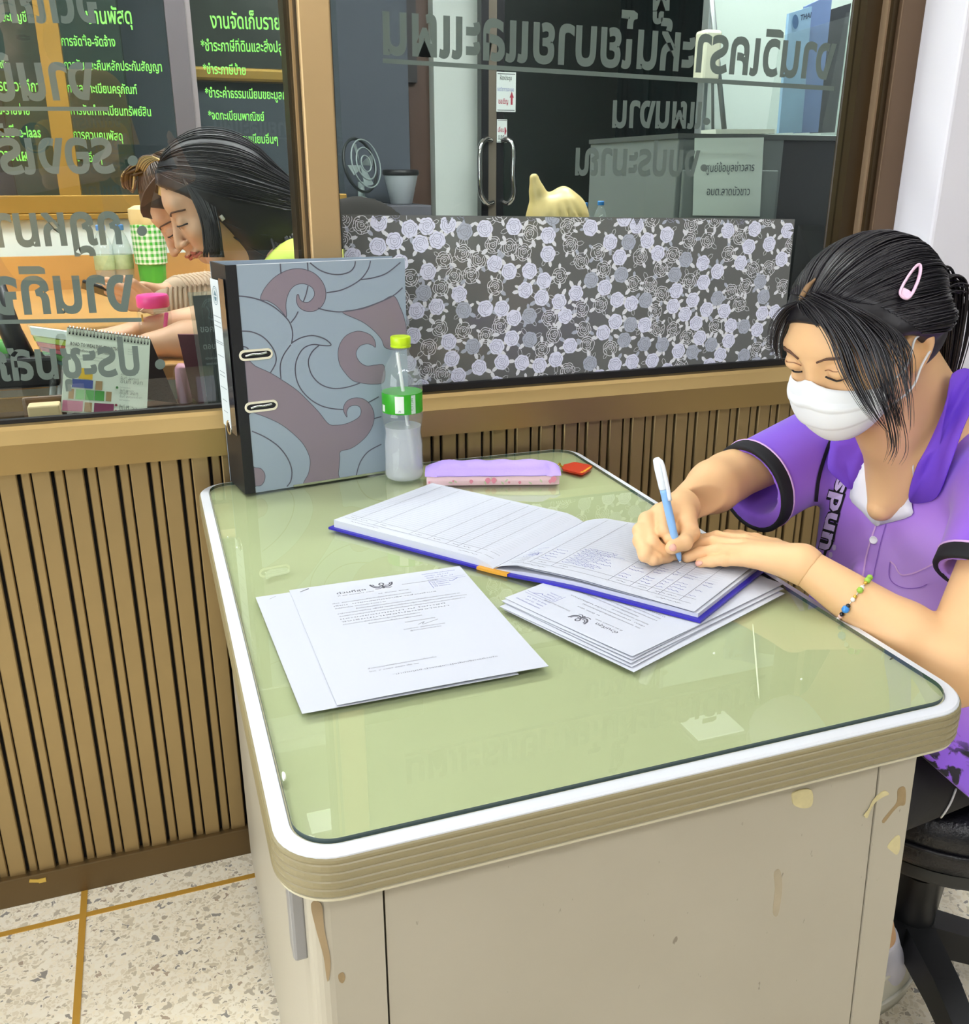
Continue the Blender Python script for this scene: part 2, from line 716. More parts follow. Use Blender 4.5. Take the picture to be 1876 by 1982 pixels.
M_PANE = pane_mat('window_glass', (0.93, 0.96, 0.94), 1.85)
M_RUBBER = mat('black_rubber', '#0e0e0f', 0.6)

# floor with brass dividing strips
floor = box('floor', (-3.2, -4.6, -0.06), (3.4, 5.0, 0.0), M_TERR)
tag(floor, 'pale terrazzo floor with yellow dividing strips', kind='structure')
fx, fyy = -0.2712, -0.0627
for k in range(-2, 4):
    box('divider_strip', (fx + k * 1.0 - 0.0055, -4.6, 0.0), (fx + k * 1.0 + 0.0055, 0.012, 0.0012), M_BRASS, floor)
for k in range(0, 4):
    box('divider_strip', (-3.2, fyy - k * 1.0 - 0.0055, 0.0), (3.4, fyy - k * 1.0 + 0.0055, 0.0011), M_BRASS, floor)

ceil_ = box('ceiling', (-3.2, -4.6, 2.9), (3.4, 5.0, 2.98), M_CEIL)
tag(ceil_, 'plain white office ceiling', kind='structure')
tag(box('wall_front', (-3.2, -4.66, 0), (3.4, -4.6, 2.9), mat('grey_office_wall', '#4e5453', 0.9)), 'office wall behind the photographer', kind='structure')
wl_ = raw('wall_left', *join_data([box_data(((-3.23), (lo + hi) / 2, (z0 + z1) / 2), (0.06, hi - lo, z1 - z0)) for lo, hi, z0, z1 in ((-4.6, -3.9, 0, 2.9), (-0.5, 5.0, 0, 2.9), (-3.9, -0.5, 0, 0.8), (-3.9, -0.5, 2.3, 2.9))]), M_ROOM)
tag(wl_, 'office side wall with a daylight window, beyond the frame', kind='structure')
win4 = structure('window_4', 'daylight window in the left office wall, beyond the frame')
for yy_ in (-3.9, -2.77, -1.63, -0.54):
    box('window_bar', (-3.255, yy_, 0.8), (-3.205, yy_ + 0.04, 2.3), M_TAN, win4)
for zz_ in (0.8, 2.26):
    box('window_bar', (-3.255, -3.9, zz_), (-3.205, -0.5, zz_ + 0.04), M_TAN, win4)
tag(box('wall_side', (3.4, -4.6, 0), (3.46, 5.0, 2.9), mat('grey_office_wall', '#4e5453', 0.9)), 'office side wall behind the stool', kind='structure')
tag(box('wall_far', (-3.2, 5.0, 0), (3.4, 5.06, 2.9), M_BACKROOM), 'end wall of the room behind the glass', kind='structure')

# white plastered pier and wall on the right
CX = 1.352
pier = box('wall_right', (CX, -0.105, 0), (3.4, 0.12, 2.9), M_WHITEWALL, bevel=0.006)
tag(pier, 'white rough plastered wall right of the window frame', kind='structure')
# upper wall over the windows
tag(box('wall_back', (-3.2, 0.0, 2.1), (CX, 0.09, 2.9), M_ROOM), 'wall over the windows', kind='structure')

# slatted lower partition
panel = box('wall_partition', (-3.2, 0.020, 0.0), (CX, 0.07, SILL_B + 0.02), M_BLACKGAP)
tag(panel, 'bronze ribbed aluminium partition below the windows', kind='structure')
pitch = 0.0477


def slat_mesh(w, d, name):
    bm = bmesh.new()
    b_box(bm, (0, -d / 2, 0.43), (w, d, 0.76), None, 0.0016, 1)
    bmesh.ops.recalc_face_normals(bm, faces=bm.faces[:])
    me = bpy.data.meshes.new(name)
    bm.to_mesh(me)
    bm.free()
    me.materials.append(M_SLAT)
    return me


sm_w, sm_n = slat_mesh(0.0265, 0.011, 'slat'), slat_mesh(0.0135, 0.0075, 'slat')
x = -0.2595 - pitch * 24
while x < CX - 0.03:
    for me, cx_ in ((sm_n, x + 0.0068), (sm_w, x + 0.0163 + 0.0133)):
        if cx_ < CX - 0.014:
            o = bpy.data.objects.new('slat', me)
            COL.objects.link(o)
            o.location = (cx_, 0.0205, 0)
            o.parent = panel
    x += pitch

# base rail
base = box('baseboard_back', (-3.2, 0.000, 0.0), (CX, 0.03, 0.058), mat('brown_base_rail', '#6f5c3e', 0.42, metal=0.7), bevel=0.002)
tag(base, 'brown aluminium base rail under the slats', kind='structure')
tape = raw('tape_scrap', *join_data([box_data(ony(70, 1705, -0.0008), (0.022, 0.0016, 0.006), rotz(0) @ Matrix.Rotation(0.3, 3, 'Y')), box_data(ony(82, 1704, -0.001), (0.012, 0.002, 0.008))]), mat('yellow_tape_scrap', '#c9a548', 0.7), base)


def sill_rail(x0, x1, parent, m):
    prof = [(0.03, SILL_B), (-0.006, SILL_B), (-0.006, SILL_L - 0.002), (-0.004, SILL_L), (0.012, SILL_T - 0.006), (0.016, SILL_T), (0.07, SILL_T), (0.07, SILL_B)]
    V = [(x0, y, z) for y, z in prof] + [(x1, y, z) for y, z in prof]
    n = len(prof)
    F = [(i, (i + 1) % n, n + (i + 1) % n, n + i) for i in range(n)] + [tuple(range(n - 1, -1, -1)), tuple(range(n, 2 * n))]
    return raw('sill', V, F, m, parent)


MX0, MX1 = 0.2095, 0.2575       # mullion front face
RX0, RX1 = 1.300, CX            # right stile front face
win1 = structure('window_1', 'left office window with green lettering seen through it')
win2 = structure('window_2', 'right office window with rose film on its lower half')
sill_rail(-3.2, MX0, win1, M_BRONZE)
sill_rail(MX1, RX0, win2, M_BRONZE)
box('pane', (-1.45, GY, SILL_T - 0.004), (MX0 + 0.003, GY + 0.005, 2.1), M_PANE, win1)
box('pane', (MX1 - 0.003, GY, SILL_T - 0.004), (RX0 - 0.05, GY + 0.005, 2.1), M_PANE, win2)
# thin glazing beads
box('glazing_bead', (-1.45, GY - 0.012, SILL_T), (MX0, GY, SILL_T + 0.006), M_RUBBER, win1)
box('glazing_bead', (MX1, GY - 0.012, SILL_T), (RX0 - 0.05, GY, SILL_T + 0.012), M_RUBBER, win2)
box('frame_head', (-3.2, FY, 2.04), (CX, 0.09, 2.1), M_BRONZE, win2)
mull = structure('trim_1', 'tan aluminium mullion between the two windows')
box('mullion_face', (MX0, FY, SILL_B), (MX1, GY - 0.004, 2.06), M_TAN, mull, bevel=0.0025)
box('mullion_shaded_side', (MX0 - 0.0006, FY + 0.012, SILL_T), (MX0, GY, 2.05), M_BRONZE_DK, mull)  # thin dark sheet: shade on the tan mullion's side, put into the colour
box('mullion_edge', (MX0 - 0.004, GY - 0.010, SILL_T), (MX0, GY, 2.05), M_TAN, mull)
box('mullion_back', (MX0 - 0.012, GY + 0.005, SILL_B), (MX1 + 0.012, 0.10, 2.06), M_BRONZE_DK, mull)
stile = structure('trim_2', 'brown aluminium stile between the right window and the white wall')
box('stile_face', (RX0, FY, 0.0), (RX1, 0.07, 2.1), mat('brown_anodised_aluminium', '#6d5844', 0.45, metal=0.5), stile, bevel=0.002)
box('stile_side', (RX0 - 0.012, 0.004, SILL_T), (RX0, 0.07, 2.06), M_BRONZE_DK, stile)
box('stile_edge', (RX0 - 0.0165, 0.012, SILL_T), (RX0 - 0.012, 0.07, 2.06), mat('pale_bronze_edge', '#b39a7c', 0.4, metal=0.5), stile)
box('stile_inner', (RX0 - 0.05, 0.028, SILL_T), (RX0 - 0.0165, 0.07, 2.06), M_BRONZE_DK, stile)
box('frame_left', (-1.52, FY, SILL_B), (-1.45, 0.09, 2.1), M_TAN, win1)
tag(box('wall_beside', (-3.2, 0.0, SILL_B), (-1.52, 0.09, 2.1), M_ROOM), 'wall left of the windows', kind='structure')

# ------------------------------------------------------------------ ceiling lights (both rooms)
M_LAMPHOUSE = mat('lamp_housing', '#e8e8e8', 0.5)


def ceiling_light(x, y, strength, label, w=1.2, d=0.30, tint='#fbfcff', group='ceiling panel lights'):
    t = thing('ceiling_light', label, 'lamp', (x, y, 2.9), group)
    bm = bmesh.new()
    b_box(bm, (x, y, 2.885), (w + 0.05, d + 0.05, 0.03), None, 0.004)
    finish('housing', bm, M_LAMPHOUSE, t)
    em = mat('lamp_diffuser_%g_%s' % (strength, tint.strip('#')), '#ffffff', 0.5, emit=tint, estr=strength)
    box('diffuser', (x - w / 2, y - d / 2, 2.862), (x + w / 2, y + d / 2, 2.8705), em, t)
    return t


for (lx, ly, lab) in ((-1.6, -1.15, 'left, nearest the windows'), (0.35, -1.15, 'over the photographer'), (2.1, -1.15, 'over the stool'), (-1.6, -3.0, 'back left corner'), (0.35, -3.0, 'back middle'), (2.1, -3.0, 'back right corner')):
    ceiling_light(lx, ly, LAMP * (0.36 if ly > -2 else 1.6), 'white ceiling light panel of the front office, ' + lab)
for (lx, ly, lab, k_, w_, d_) in ((-1.2, 0.75, 'over the left end of the back office desk', 1.0, 1.2, 0.3), (0.1, 0.95, 'over the two women', 1.0, 1.2, 0.3), (1.35, 0.36, 'over the filing cabinet, added to brighten the whiteboard', 1.9, 1.0, 0.25),  # the filing cabinet panel is an added lamp that brightens the whiteboard
                                  (0.435, 1.78, 'small, over the inner partition', 0.09, 0.16, 0.13), (2.368, 1.85, 'small, near the sliding glass door', 0.06, 0.26, 0.18)):
    ceiling_light(lx, ly, LAMP_BACK * k_, 'white ceiling light panel ' + lab, w_, d_, group='back office lights')
# ================================================================== DESK
DX1, DY0, DY1, DZ = 0.671, -0.9544, -0.006, 0.75
M_STEEL = None


def desk_steel():
    m = bpy.data.materials.new('worn_beige_steel')
    m.use_nodes = True
    nt = m.node_tree
    b = nt.nodes['Principled BSDF']
    tc = nt.nodes.new('ShaderNodeTexCoord')
    n1 = nt.nodes.new('ShaderNodeTexNoise')
    n1.inputs['Scale'].default_value = 26
    n1.inputs['Detail'].default_value = 8
    n1.inputs['Roughness'].default_value = 0.7
    nt.links.new(tc.outputs['Object'], n1.inputs['Vector'])
    r1 = nt.nodes.new('ShaderNodeValToRGB')
    r1.color_ramp.elements[0].position = 0.66
    r1.color_ramp.elements[0].color = (0, 0, 0, 1)
    r1.color_ramp.elements[1].position = 0.74
    r1.color_ramp.elements[1].color = (1, 1, 1, 1)
    nt.links.new(n1.outputs['Fac'], r1.inputs[0])
    n2 = nt.nodes.new('ShaderNodeTexNoise')
    n2.inputs['Scale'].default_value = 4.5
    n2.inputs['Detail'].default_value = 6
    nt.links.new(tc.outputs['Object'], n2.inputs['Vector'])
    base = nt.nodes.new('ShaderNodeMixRGB')
    base.inputs[1].default_value = hexc('#aaa28f')
    base.inputs[2].default_value = hexc('#b9b2a0')
    nt.links.new(n2.outputs['Fac'], base.inputs[0])
    mx = nt.nodes.new('ShaderNodeMixRGB')
    mx.inputs[2].default_value = hexc('#8f7f63')
    ml = nt.nodes.new('ShaderNodeMath')
    ml.operation = 'MULTIPLY'
    ml.inputs[1].default_value = 0.55
    nt.links.new(r1.outputs[0], ml.inputs[0])
    nt.links.new(ml.outputs[0], mx.inputs[0])
    nt.links.new(base.outputs[0], mx.inputs[1])
    # small dark scuffs
    n3 = nt.nodes.new('ShaderNodeTexNoise')
    n3.inputs['Scale'].default_value = 120
    n3.inputs['Detail'].default_value = 2
    mp = nt.nodes.new('ShaderNodeMapping')
    mp.inputs['Rotation'].default_value = (0, 0.5, 0)
    mp.inputs['Scale'].default_value = (1, 1, 0.45)
    nt.links.new(tc.outputs['Object'], mp.inputs[0])
    nt.links.new(mp.outputs[0], n3.inputs['Vector'])
    r3 = nt.nodes.new('ShaderNodeValToRGB')
    r3.color_ramp.elements[0].position = 0.735
    r3.color_ramp.elements[0].color = (0, 0, 0, 1)
    r3.color_ramp.elements[1].position = 0.775
    r3.color_ramp.elements[1].color = (0.8, 0.8, 0.8, 1)
    nt.links.new(n3.outputs['Fac'], r3.inputs[0])
    m3 = nt.nodes.new('ShaderNodeMixRGB')
    m3.inputs[2].default_value = hexc('#7a7060')
    nt.links.new(r3.outputs[0], m3.inputs[0])
    nt.links.new(mx.outputs[0], m3.inputs[1])
    nt.links.new(m3.outputs[0], b.inputs['Base Color'])
    b.inputs['Roughness'].default_value = 0.42
    return m


M_STEEL = desk_steel()
M_STEELP = mat('plain_beige_steel', '#b4ad9b', 0.4)
M_GREEN = mat('pale_green_desk_vinyl', '#cbc2a3', 0.5, spec=0.2, var=(2.2, 0.05))
M_WHITETRIM = mat('white_pvc_trim', '#dfe2e7', 0.3)
M_EDGE = mat('ribbed_khaki_edge', '#8f8462', 0.34, spec=0.5)
M_EDGEL = mat('pale_khaki_edge_line', '#c9c2a6', 0.35)
M_GLASSEDGE = mat('dark_glass_edge', '#42514f', 0.25)
M_DESKGLASS = pane_mat('desk_glass_sheet', (0.93, 0.985, 0.93), 1.52)


def rrect(x0, y0, x1, y1, r, n=10):
    pts = []
    for cx_, cy_, a0 in ((x1 - r, y1 - r, 0), (x0 + r, y1 - r, 90), (x0 + r, y0 + r, 180), (x1 - r, y0 + r, 270)):
        for k in range(n + 1):
            a = math.radians(a0 + 90 * k / n)
            pts.append((cx_ + r * math.cos(a), cy_ + r * math.sin(a)))
    return pts


def loft_rrect(prof, x0, y0, x1, y1, r, n=10, cap_top=True, cap_bot=True):
    """prof: list of (inset, z) from bottom to top"""
    V, F = [], []
    m = 4 * (n + 1)
    for ins, z in prof:
        for (x_, y_) in rrect(x0 + ins, y0 + ins, x1 - ins, y1 - ins, max(r - ins, 0.004), n):
            V.append((x_, y_, z))
    for i in range(len(prof) - 1):
        for j in range(m):
            j2 = (j + 1) % m
            F.append((i * m + j, i * m + j2, (i + 1) * m + j2, (i + 1) * m + j))
    if cap_bot: F.append(tuple(range(m - 1, -1, -1)))
    if cap_top: F.append(tuple((len(prof) - 1) * m + j for j in range(m)))
    return V, F


desk = thing('office_desk', 'beige steel office desk with pale green top and rounded ribbed edge', 'desk', (0.33, -0.48, 0))
RC = 0.05
raw('desk_top', *loft_rrect([(0.006, 0.716), (0.006, 0.7485), (0.0075, 0.7495)], 0, DY0, DX1, DY1, RC), M_GREEN, desk)
# white trim strip
raw('trim_strip', *join_data([loft_rrect([(0.0016, 0.744), (0.0016, 0.7500), (0.0035, 0.7516), (0.0145, 0.7516), (0.0155, 0.7497)], 0, DY0, DX1, DY1, RC, 10, False, False)]), M_WHITETRIM, desk, smooth=False)
# ribbed edge band
prof = [(0.010, 0.7105), (0.002, 0.7120)]
zz = 0.7140
for k in range(4):
    prof += [(0.0000, zz), (-0.0009, zz + 0.0010), (-0.0013, zz + 0.0035), (-0.0009, zz + 0.0060), (0.0000, zz + 0.0070)]
    zz += 0.0077
prof += [(-0.0006, zz + 0.0012), (-0.0002, 0.7478), (0.002, 0.7488)]
eb = raw('edge_band', *loft_rrect(prof, 0, DY0, DX1, DY1, RC, 12, False, False), M_EDGE, desk)
raw('edge_line', *loft_rrect([(0.004, 0.7085), (0.0015, 0.7088), (0.0012, 0.7112), (0.004, 0.7118)], 0, DY0, DX1, DY1, RC, 12, False, False), M_EDGEL, desk)

# near end panel: the steel side of the desk, flaring slightly towards the floor
NF = -0.905


def zx(z, a, b_):
    return a + (b_ - a) * (0.67 - z) / 0.67


def end_slab(name, xa0, xa1, xb0, xb1, y0, y1, m, r=0.0, z1=0.714):
    """vertical slab whose left/right edges run from (xa0,xa1) at the top to (xb0,xb1) at the floor"""
    V, F = [], []
    for z, a, b_ in ((0.03, xb0, xb1), (z1, xa0, xa1)):
        ring = [(a, y0), (b_, y0), (b_, y1), (a, y1)]
        if r:
            ring = [(a + r * (1 - math.sin(t)), y0 + r * (1 - math.cos(t))) for t in np.linspace(math.pi / 2, 0, 7)] + [(b_, y0), (b_, y1), (a, y1)]
        V += [(q[0], q[1], z) for q in ring]
        n = len(ring)
    for j in range(n):
        F.append((j, (j + 1) % n, n + (j + 1) % n, n + j))
    F += [tuple(range(n - 1, -1, -1)), tuple(range(n, 2 * n))]
    return raw(name, V, F, m, desk)


end_slab('end_post', 0.024, 0.0865, 0.024, 0.0865, NF, NF + 0.06, M_STEEL, r=0.018)
end_slab('end_panel', 0.0885, 0.6005, 0.0885, 0.642, NF + 0.0012, NF + 0.03, M_STEEL)
end_slab('end_post', 0.6025, 0.649, 0.644, 0.682, NF, NF + 0.06, M_STEEL)
end_slab('end_backing', 0.04, 0.63, 0.04, 0.66, NF + 0.03, NF + 0.05, mat('seam_dark', '#1a1712', 0.9), z1=0.70)
# left flank and far end, drawer pedestal on the far side
box('flank_panel', (0.024, NF + 0.06, 0.03), (0.03, -0.03, 0.712), M_STEELP, desk)
box('far_panel', (0.03, -0.045, 0.03), (0.62, -0.03, 0.712), M_STEELP, desk)
box('pedestal', (0.16, -0.36, 0.08), (0.64, -0.045, 0.70), M_STEELP, desk, bevel=0.004)
box('flank_rail', (0.012, NF + 0.028, 0.585), (0.026, NF + 0.052, 0.712), mat('grey_steel_rail', '#9a9a9c', 0.35, metal=0.4), desk, bevel=0.003)
for fx_, fy_ in ((0.05, -0.88), (0.63, -0.88), (0.05, -0.06), (0.6, -0.06)):
    raw('foot', *lathe_data([(0.018, 0.0), (0.018, 0.02), (0.012, 0.034)], (fx_, fy_, 0.0), 16), M_RUBBER, desk, smooth=True)

# worn patches on the end panel: bare glue, peeled tape, rust marks
M_GLUE = mat('dried_glue', '#cfc392', 0.35, var=(90, 0.2))
M_RUST = mat('rust_mark', '#9c8560', 0.7, var=(120, 0.25))


def patch(name, pts, m, off=0.0006, parent=None, plane_y=None, sub=4):
    yv = (NF if plane_y is None else plane_y)
    P = smooth_poly([ony(a, b_, yv) for a, b_ in pts], sub, closed=True)
    n = len(P)
    V = [(q[0], yv - off, q[2]) for q in P] + [(q[0], yv + 0.0004, q[2]) for q in P]
    F = [tuple(range(n)), tuple(range(2 * n - 1, n - 1, -1))] + [(j, n + j, n + (j + 1) % n, (j + 1) % n) for j in range(n)]
    return raw(name, V, F, m, parent or desk)


patch('glue_patch', [(1534, 1534), (1552, 1527), (1569, 1528), (1573, 1545), (1568, 1560), (1552, 1563), (1536, 1557), (1533, 1545)], M_GLUE, 0.0012, plane_y=NF + 0.0012)
patch('peeled_tape', [(1690, 1550), (1700, 1538), (1712, 1530), (1720, 1536), (1708, 1542), (1694, 1552), (1684, 1568), (1678, 1582), (1673, 1578), (1682, 1566)], M_GLUE, 0.0010)
patch('rust_mark', [(1738, 1528), (1752, 1524), (1752, 1556), (1740, 1560), (1728, 1572), (1712, 1592), (1708, 1588), (1722, 1570), (1736, 1552)], M_RUST, 0.0003)
patch('glue_patch', [(1730, 1622), (1741, 1617), (1742, 1640), (1736, 1654), (1724, 1646), (1718, 1638)], M_GLUE, 0.0004)
patch('rust_mark', [(655, 1887), (664, 1882), (668, 1892), (664, 1902), (657, 1899)], M_RUST, 0.0004)
patch('rust_mark', [(602, 1750), (622, 1750), (628, 1800), (640, 1860), (634, 1900), (626, 1850), (612, 1800)], mat('rust_streak', '#ab9470', 0.6, var=(40, 0.2)), 0.0003)  # long tan streak down the left post, paler than the other rust
patch('rust_mark', [(1498, 1690), (1510, 1684), (1514, 1720), (1506, 1770), (1496, 1766), (1500, 1720)], mat('rust_faint', '#ada087', 0.6, var=(60, 0.2)), 0.0003, plane_y=NF + 0.0012)

# glass sheet lying on the desk top
GZ0, GZ1 = 0.7505, 0.7556
gs = thing('glass_sheet', 'clear glass sheet with dark rounded edge lying on the green desk top', 'glass sheet', (0.33, -0.48, GZ0))
raw('sheet', *loft_rrect([(0.0165, GZ0), (0.0165, GZ1 - 0.0006), (0.0172, GZ1)], 0, DY0, DX1, DY1, RC), M_DESKGLASS, gs)
raw('sheet_edge', *loft_rrect([(0.0163, GZ0), (0.0163, GZ1 - 0.0005)], 0, DY0, DX1, DY1, RC, 12, False, False), M_GLASSEDGE, gs)
TZ = GZ1 + 0.0002     # surface things stand on

# old glue blobs and tape residue on the glass
def blob_on_glass(pts, m, h=0.0008, name='glue_residue'):
    P = smooth_poly([onz(a, b_, GZ1) for a, b_ in pts], 4, closed=True)
    n = len(P)
    c = P.mean(0)
    V = [(q[0], q[1], GZ1) for q in P] + [tuple(c + (q - c) * 0.8 + np.array([0, 0, h])) for q in P]
    F = [(j, (j + 1) % n, n + (j + 1) % n, n + j) for j in range(n)] + [tuple(range(n, 2 * n))]
    return raw(name, V, F, m, gs)


M_RESID = pane_mat('tape_residue', (0.95, 0.97, 0.9), 1.7, rough=0.15, body=0.18, body_col=(0.8, 0.85, 0.7))
blob_on_glass([(514, 1112), (522, 1103), (552, 1099), (561, 1104), (556, 1110), (530, 1116), (516, 1121)], M_RESID)
blob_on_glass([(546, 1494), (552, 1496), (554, 1506), (549, 1512), (546, 1505)], mat('white_chip', '#e8ecdc', 0.4), 0.001)
blob_on_glass([(1722, 1276), (1728, 1272), (1731, 1273), (1725, 1277)], mat('dark_speck', '#33352c', 0.5), 0.0005)
for q in ([(440, 1039), (442, 1039), (442, 1041), (440, 1041)], [(457, 1059), (460, 1059), (460, 1061), (457, 1061)], [(1380, 1264), (1384, 1263), (1384, 1266), (1381, 1266)], [(1549, 1314), (1553, 1313), (1553, 1316), (1550, 1316)]):
    blob_on_glass(q, mat('white_chip', '#e8ecdc', 0.4), 0.0008)
blob_on_glass([(1457, 1215), (1459, 1215), (1466, 1290), (1470, 1345), (1468, 1345), (1462, 1280)], mat('scratch', '#dfe8c4', 0.5), 0.0002, 'scratch')
# ================================================================== THINGS ON THE DESK
M_BLACKCLOTH = mat('black_binder_cloth', '#17171a', 0.5, bump=(400, 0.1))
M_COVER = mat('grey_blue_cover_paper', '#9aa9b6', 0.55)
M_MAUVE = mat('mauve_print', '#8b7f89', 0.55)
M_LINE = mat('dark_grey_print_line', '#5c5c68', 0.55)
M_CHROME = mat('chrome', '#e8e8e8', 0.08, metal=1.0)
M_PAPER = mat('white_paper', '#cbced9', 0.7)
M_INKGREY = mat('grey_print_ink', '#5e5e68', 0.7)
M_INKDARK = mat('dark_print_ink', '#5a5a60', 0.7)
M_INKBLUE = mat('blue_pen_ink', '#7d84c8', 0.7)
M_CREAM = mat('cream_plastic_rim', '#efe8cf', 0.35)

# ------------------------------------------------------------------ lever arch binder
B0 = onz(475, 957, TZ)
B1 = onz(736, 916, TZ)
bd = (B1 - B0); bd[2] = 0; bd /= np.linalg.norm(bd)
bn = np.array([bd[1], -bd[0], 0.0])          # out of the front cover, towards us
BH, BW = 0.350, 0.2845
binder = thing('lever_arch_binder', 'grey and mauve patterned lever arch binder standing at the far left desk corner', 'binder', tuple((B0 + bd * 0.14 - bn * 0.03)[:2]) + (TZ,))
UPZ = np.array([0, 0, 1.0])


def slab(o, ex, ey, ez):
    """parallelepiped from corner o"""
    V = [o + ex * i + ey * j + ez * k for i in (0, 1) for j in (0, 1) for k in (0, 1)]
    F = [(0, 1, 3, 2), (4, 6, 7, 5), (0, 4, 5, 1), (2, 3, 7, 6), (0, 2, 6, 4), (1, 5, 7, 3)]
    return V, F


raw('front_cover', *slab(B0 + bd * 0.004 - bn * 0.0030, bd * (BW - 0.004), bn * 0.0030, UPZ * BH), M_COVER, binder)
raw('cover_strip', *slab(B0 + bd * 0.0 - bn * 0.0032, bd * 0.0165, bn * 0.0037, UPZ * BH), M_BLACKCLOTH, binder)
SB = onz(446, 930, TZ)
sb = SB - B0; sb[2] = 0
SL = np.linalg.norm(sb); sd = sb / SL
sn = np.array([-sd[1], sd[0], 0.0])
if sn[0] > 0: sn = -sn
raw('spine', *slab(B0 - sn * 0.003, sd * SL, sn * 0.003, UPZ * BH), M_BLACKCLOTH, binder)
# back cover, running a little closer to the front one at the far end
C0 = SB - bn * 0.0
C1 = np.array([0.338, -0.014, TZ])
cd = C1 - C0; cd /= np.linalg.norm(cd)
cn = np.array([cd[1], -cd[0], 0])
raw('back_cover', *slab(C0, cd * BW, cn * 0.003, UPZ * BH), M_COVER, binder)
raw('inner_papers', *slab(B0 + bd * 0.03 - bn * 0.030, bd * 0.215, bn * 0.02, UPZ * 0.30), M_PAPER, binder)
for uu in (0.0, BW - 0.0):
    pass
raw('top_rim', *slab(B0 + bd * 0.0165 - bn * 0.0031 + UPZ * (BH - 0.0006), bd * (BW - 0.0165), bn * 0.0032, UPZ * 0.0008), mat('white_cover_edge', '#d4dae0', 0.5), binder)
raw('foot_rail', *slab(B0 + bd * 0.078 - bn * 0.0010 + UPZ * 0.0, bd * (BW - 0.079), bn * 0.0022, UPZ * 0.0035), M_CHROME, binder)


def uvb(X, Y):
    """photo crop coordinates of the cover print -> (u, v) on the cover"""
    P = onplane(380 + X / 3.9083, 480 + Y / 3.9083, B0, bn)
    return np.array([(P - B0) @ bd, P[2] - TZ])


def cover_pts(pts, sub=5, closed=True):
    return smooth_poly([uvb(*q) for q in pts], sub, closed)


def clampuv(P):
    P = P.copy()
    P[:, 0] = np.clip(P[:, 0], 0.0168, BW - 0.0003)
    P[:, 1] = np.clip(P[:, 1], 0.0005, BH - 0.0007)
    return P


def to3(P, off):
    return [B0 + bd * q[0] + UPZ * q[1] + bn * off for q in P]


shapes = [
    [(485, 385), (520, 300), (600, 215), (700, 165), (800, 158), (890, 190), (950, 250), (978, 320), (975, 390), (940, 450), (880, 480), (820, 475), (775, 445), (757, 400), (762, 355), (775, 355), (782, 385), (810, 408), (850, 408), (885, 375), (893, 340), (880, 305), (845, 280), (800, 270), (750, 282), (710, 320), (685, 380), (678, 440), (682, 520), (650, 485), (600, 435), (540, 400)],
    [(1105, 485), (1250, 462), (1380, 415), (1490, 362), (1545, 455), (1575, 540), (1590, 620), (1592, 760), (1440, 760), (1400, 690), (1340, 622), (1250, 555)],
    [(1355, 750), (1350, 700), (1320, 660), (1260, 633), (1200, 632), (1130, 665), (1085, 730), (1072, 800), (1085, 880), (1130, 950), (1180, 1000), (1240, 1020), (1340, 1030), (1420, 1010), (1420, 890), (1355, 885), (1290, 892), (1240, 865), (1212, 820), (1212, 780), (1240, 740), (1290, 725), (1330, 735)],
    [(340, 835), (450, 895), (560, 945), (650, 1000), (760, 1075), (850, 1160), (930, 1245), (1000, 1330), (1060, 1340), (1130, 1330), (1200, 1300), (1240, 1265), (1245, 1220), (1225, 1195), (1190, 1190), (1155, 1205), (1138, 1240), (1140, 1280), (1115, 1235), (1118, 1190), (1150, 1150), (1210, 1133), (1270, 1145), (1320, 1190), (1345, 1260), (1335, 1340), (1290, 1420), (1220, 1485), (1160, 1520), (1090, 1540), (1085, 1600), (1075, 1700), (1060, 1760), (820, 1800), (850, 1700), (860, 1600), (820, 1500), (750, 1420), (650, 1340), (540, 1285), (430, 1245), (380, 1230)],
    [(420, 1665), (450, 1662), (490, 1670), (518, 1710), (515, 1760), (490, 1795), (455, 1800), (430, 1800)],
]
mparts, oparts = [], []
for s_ in shapes:
    P = clampuv(cover_pts(s_))
    mparts.append((to3(P, 0.0002), [tuple(range(len(P)))]))
    V2, F2 = ribbon2d(P, 0.0010, closed=True)
    oparts.append((to3(V2, 0.0003), F2))
strokes = [
    [(635, 118), (640, 195)], [(840, 110), (845, 175)],
    [(860, 112), (930, 165), (1010, 195), (1090, 200), (1160, 180), (1195, 140), (1203, 100)],
    [(985, 338), (1090, 320), (1180, 280), (1250, 230), (1300, 160), (1318, 97)],
    [(1240, 240), (1340, 225), (1440, 190), (1545, 108)],
    [(310, 362), (400, 372), (500, 400), (600, 455), (690, 540), (720, 600), (728, 660), (720, 725)],
    [(770, 480), (750, 520), (715, 565)], [(845, 285), (830, 350), (810, 405)],
    [(920, 455), (1000, 475), (1105, 482), (1250, 457), (1380, 412), (1490, 360), (1560, 300)],
    [(340, 628), (420, 635), (500, 670), (560, 730), (598, 800), (600, 870), (560, 945)],
    [(345, 745), (375, 750), (395, 765)],
    [(715, 730), (660, 810), (635, 890), (640, 990)],
    [(725, 715), (790, 680), (870, 662), (940, 675), (990, 700), (1018, 735), (960, 738), (880, 730), (810, 760), (765, 830), (748, 910), (760, 1000), (800, 1080), (870, 1150), (950, 1195), (1030, 1215), (1110, 1222)],
    [(930, 735), (880, 780), (850, 840), (852, 900), (880, 970), (940, 1030), (1020, 1060), (1100, 1060), (1180, 1042), (1240, 1020)],
    [(420, 1385), (520, 1430), (620, 1500), (690, 1590), (722, 1680), (715, 1760), (685, 1805)],
    [(1400, 1484), (1300, 1540), (1240, 1620), (1210, 1718)],
    [(1345, 1290), (1400, 1275)], [(1300, 1170), (1380, 1125)],
]
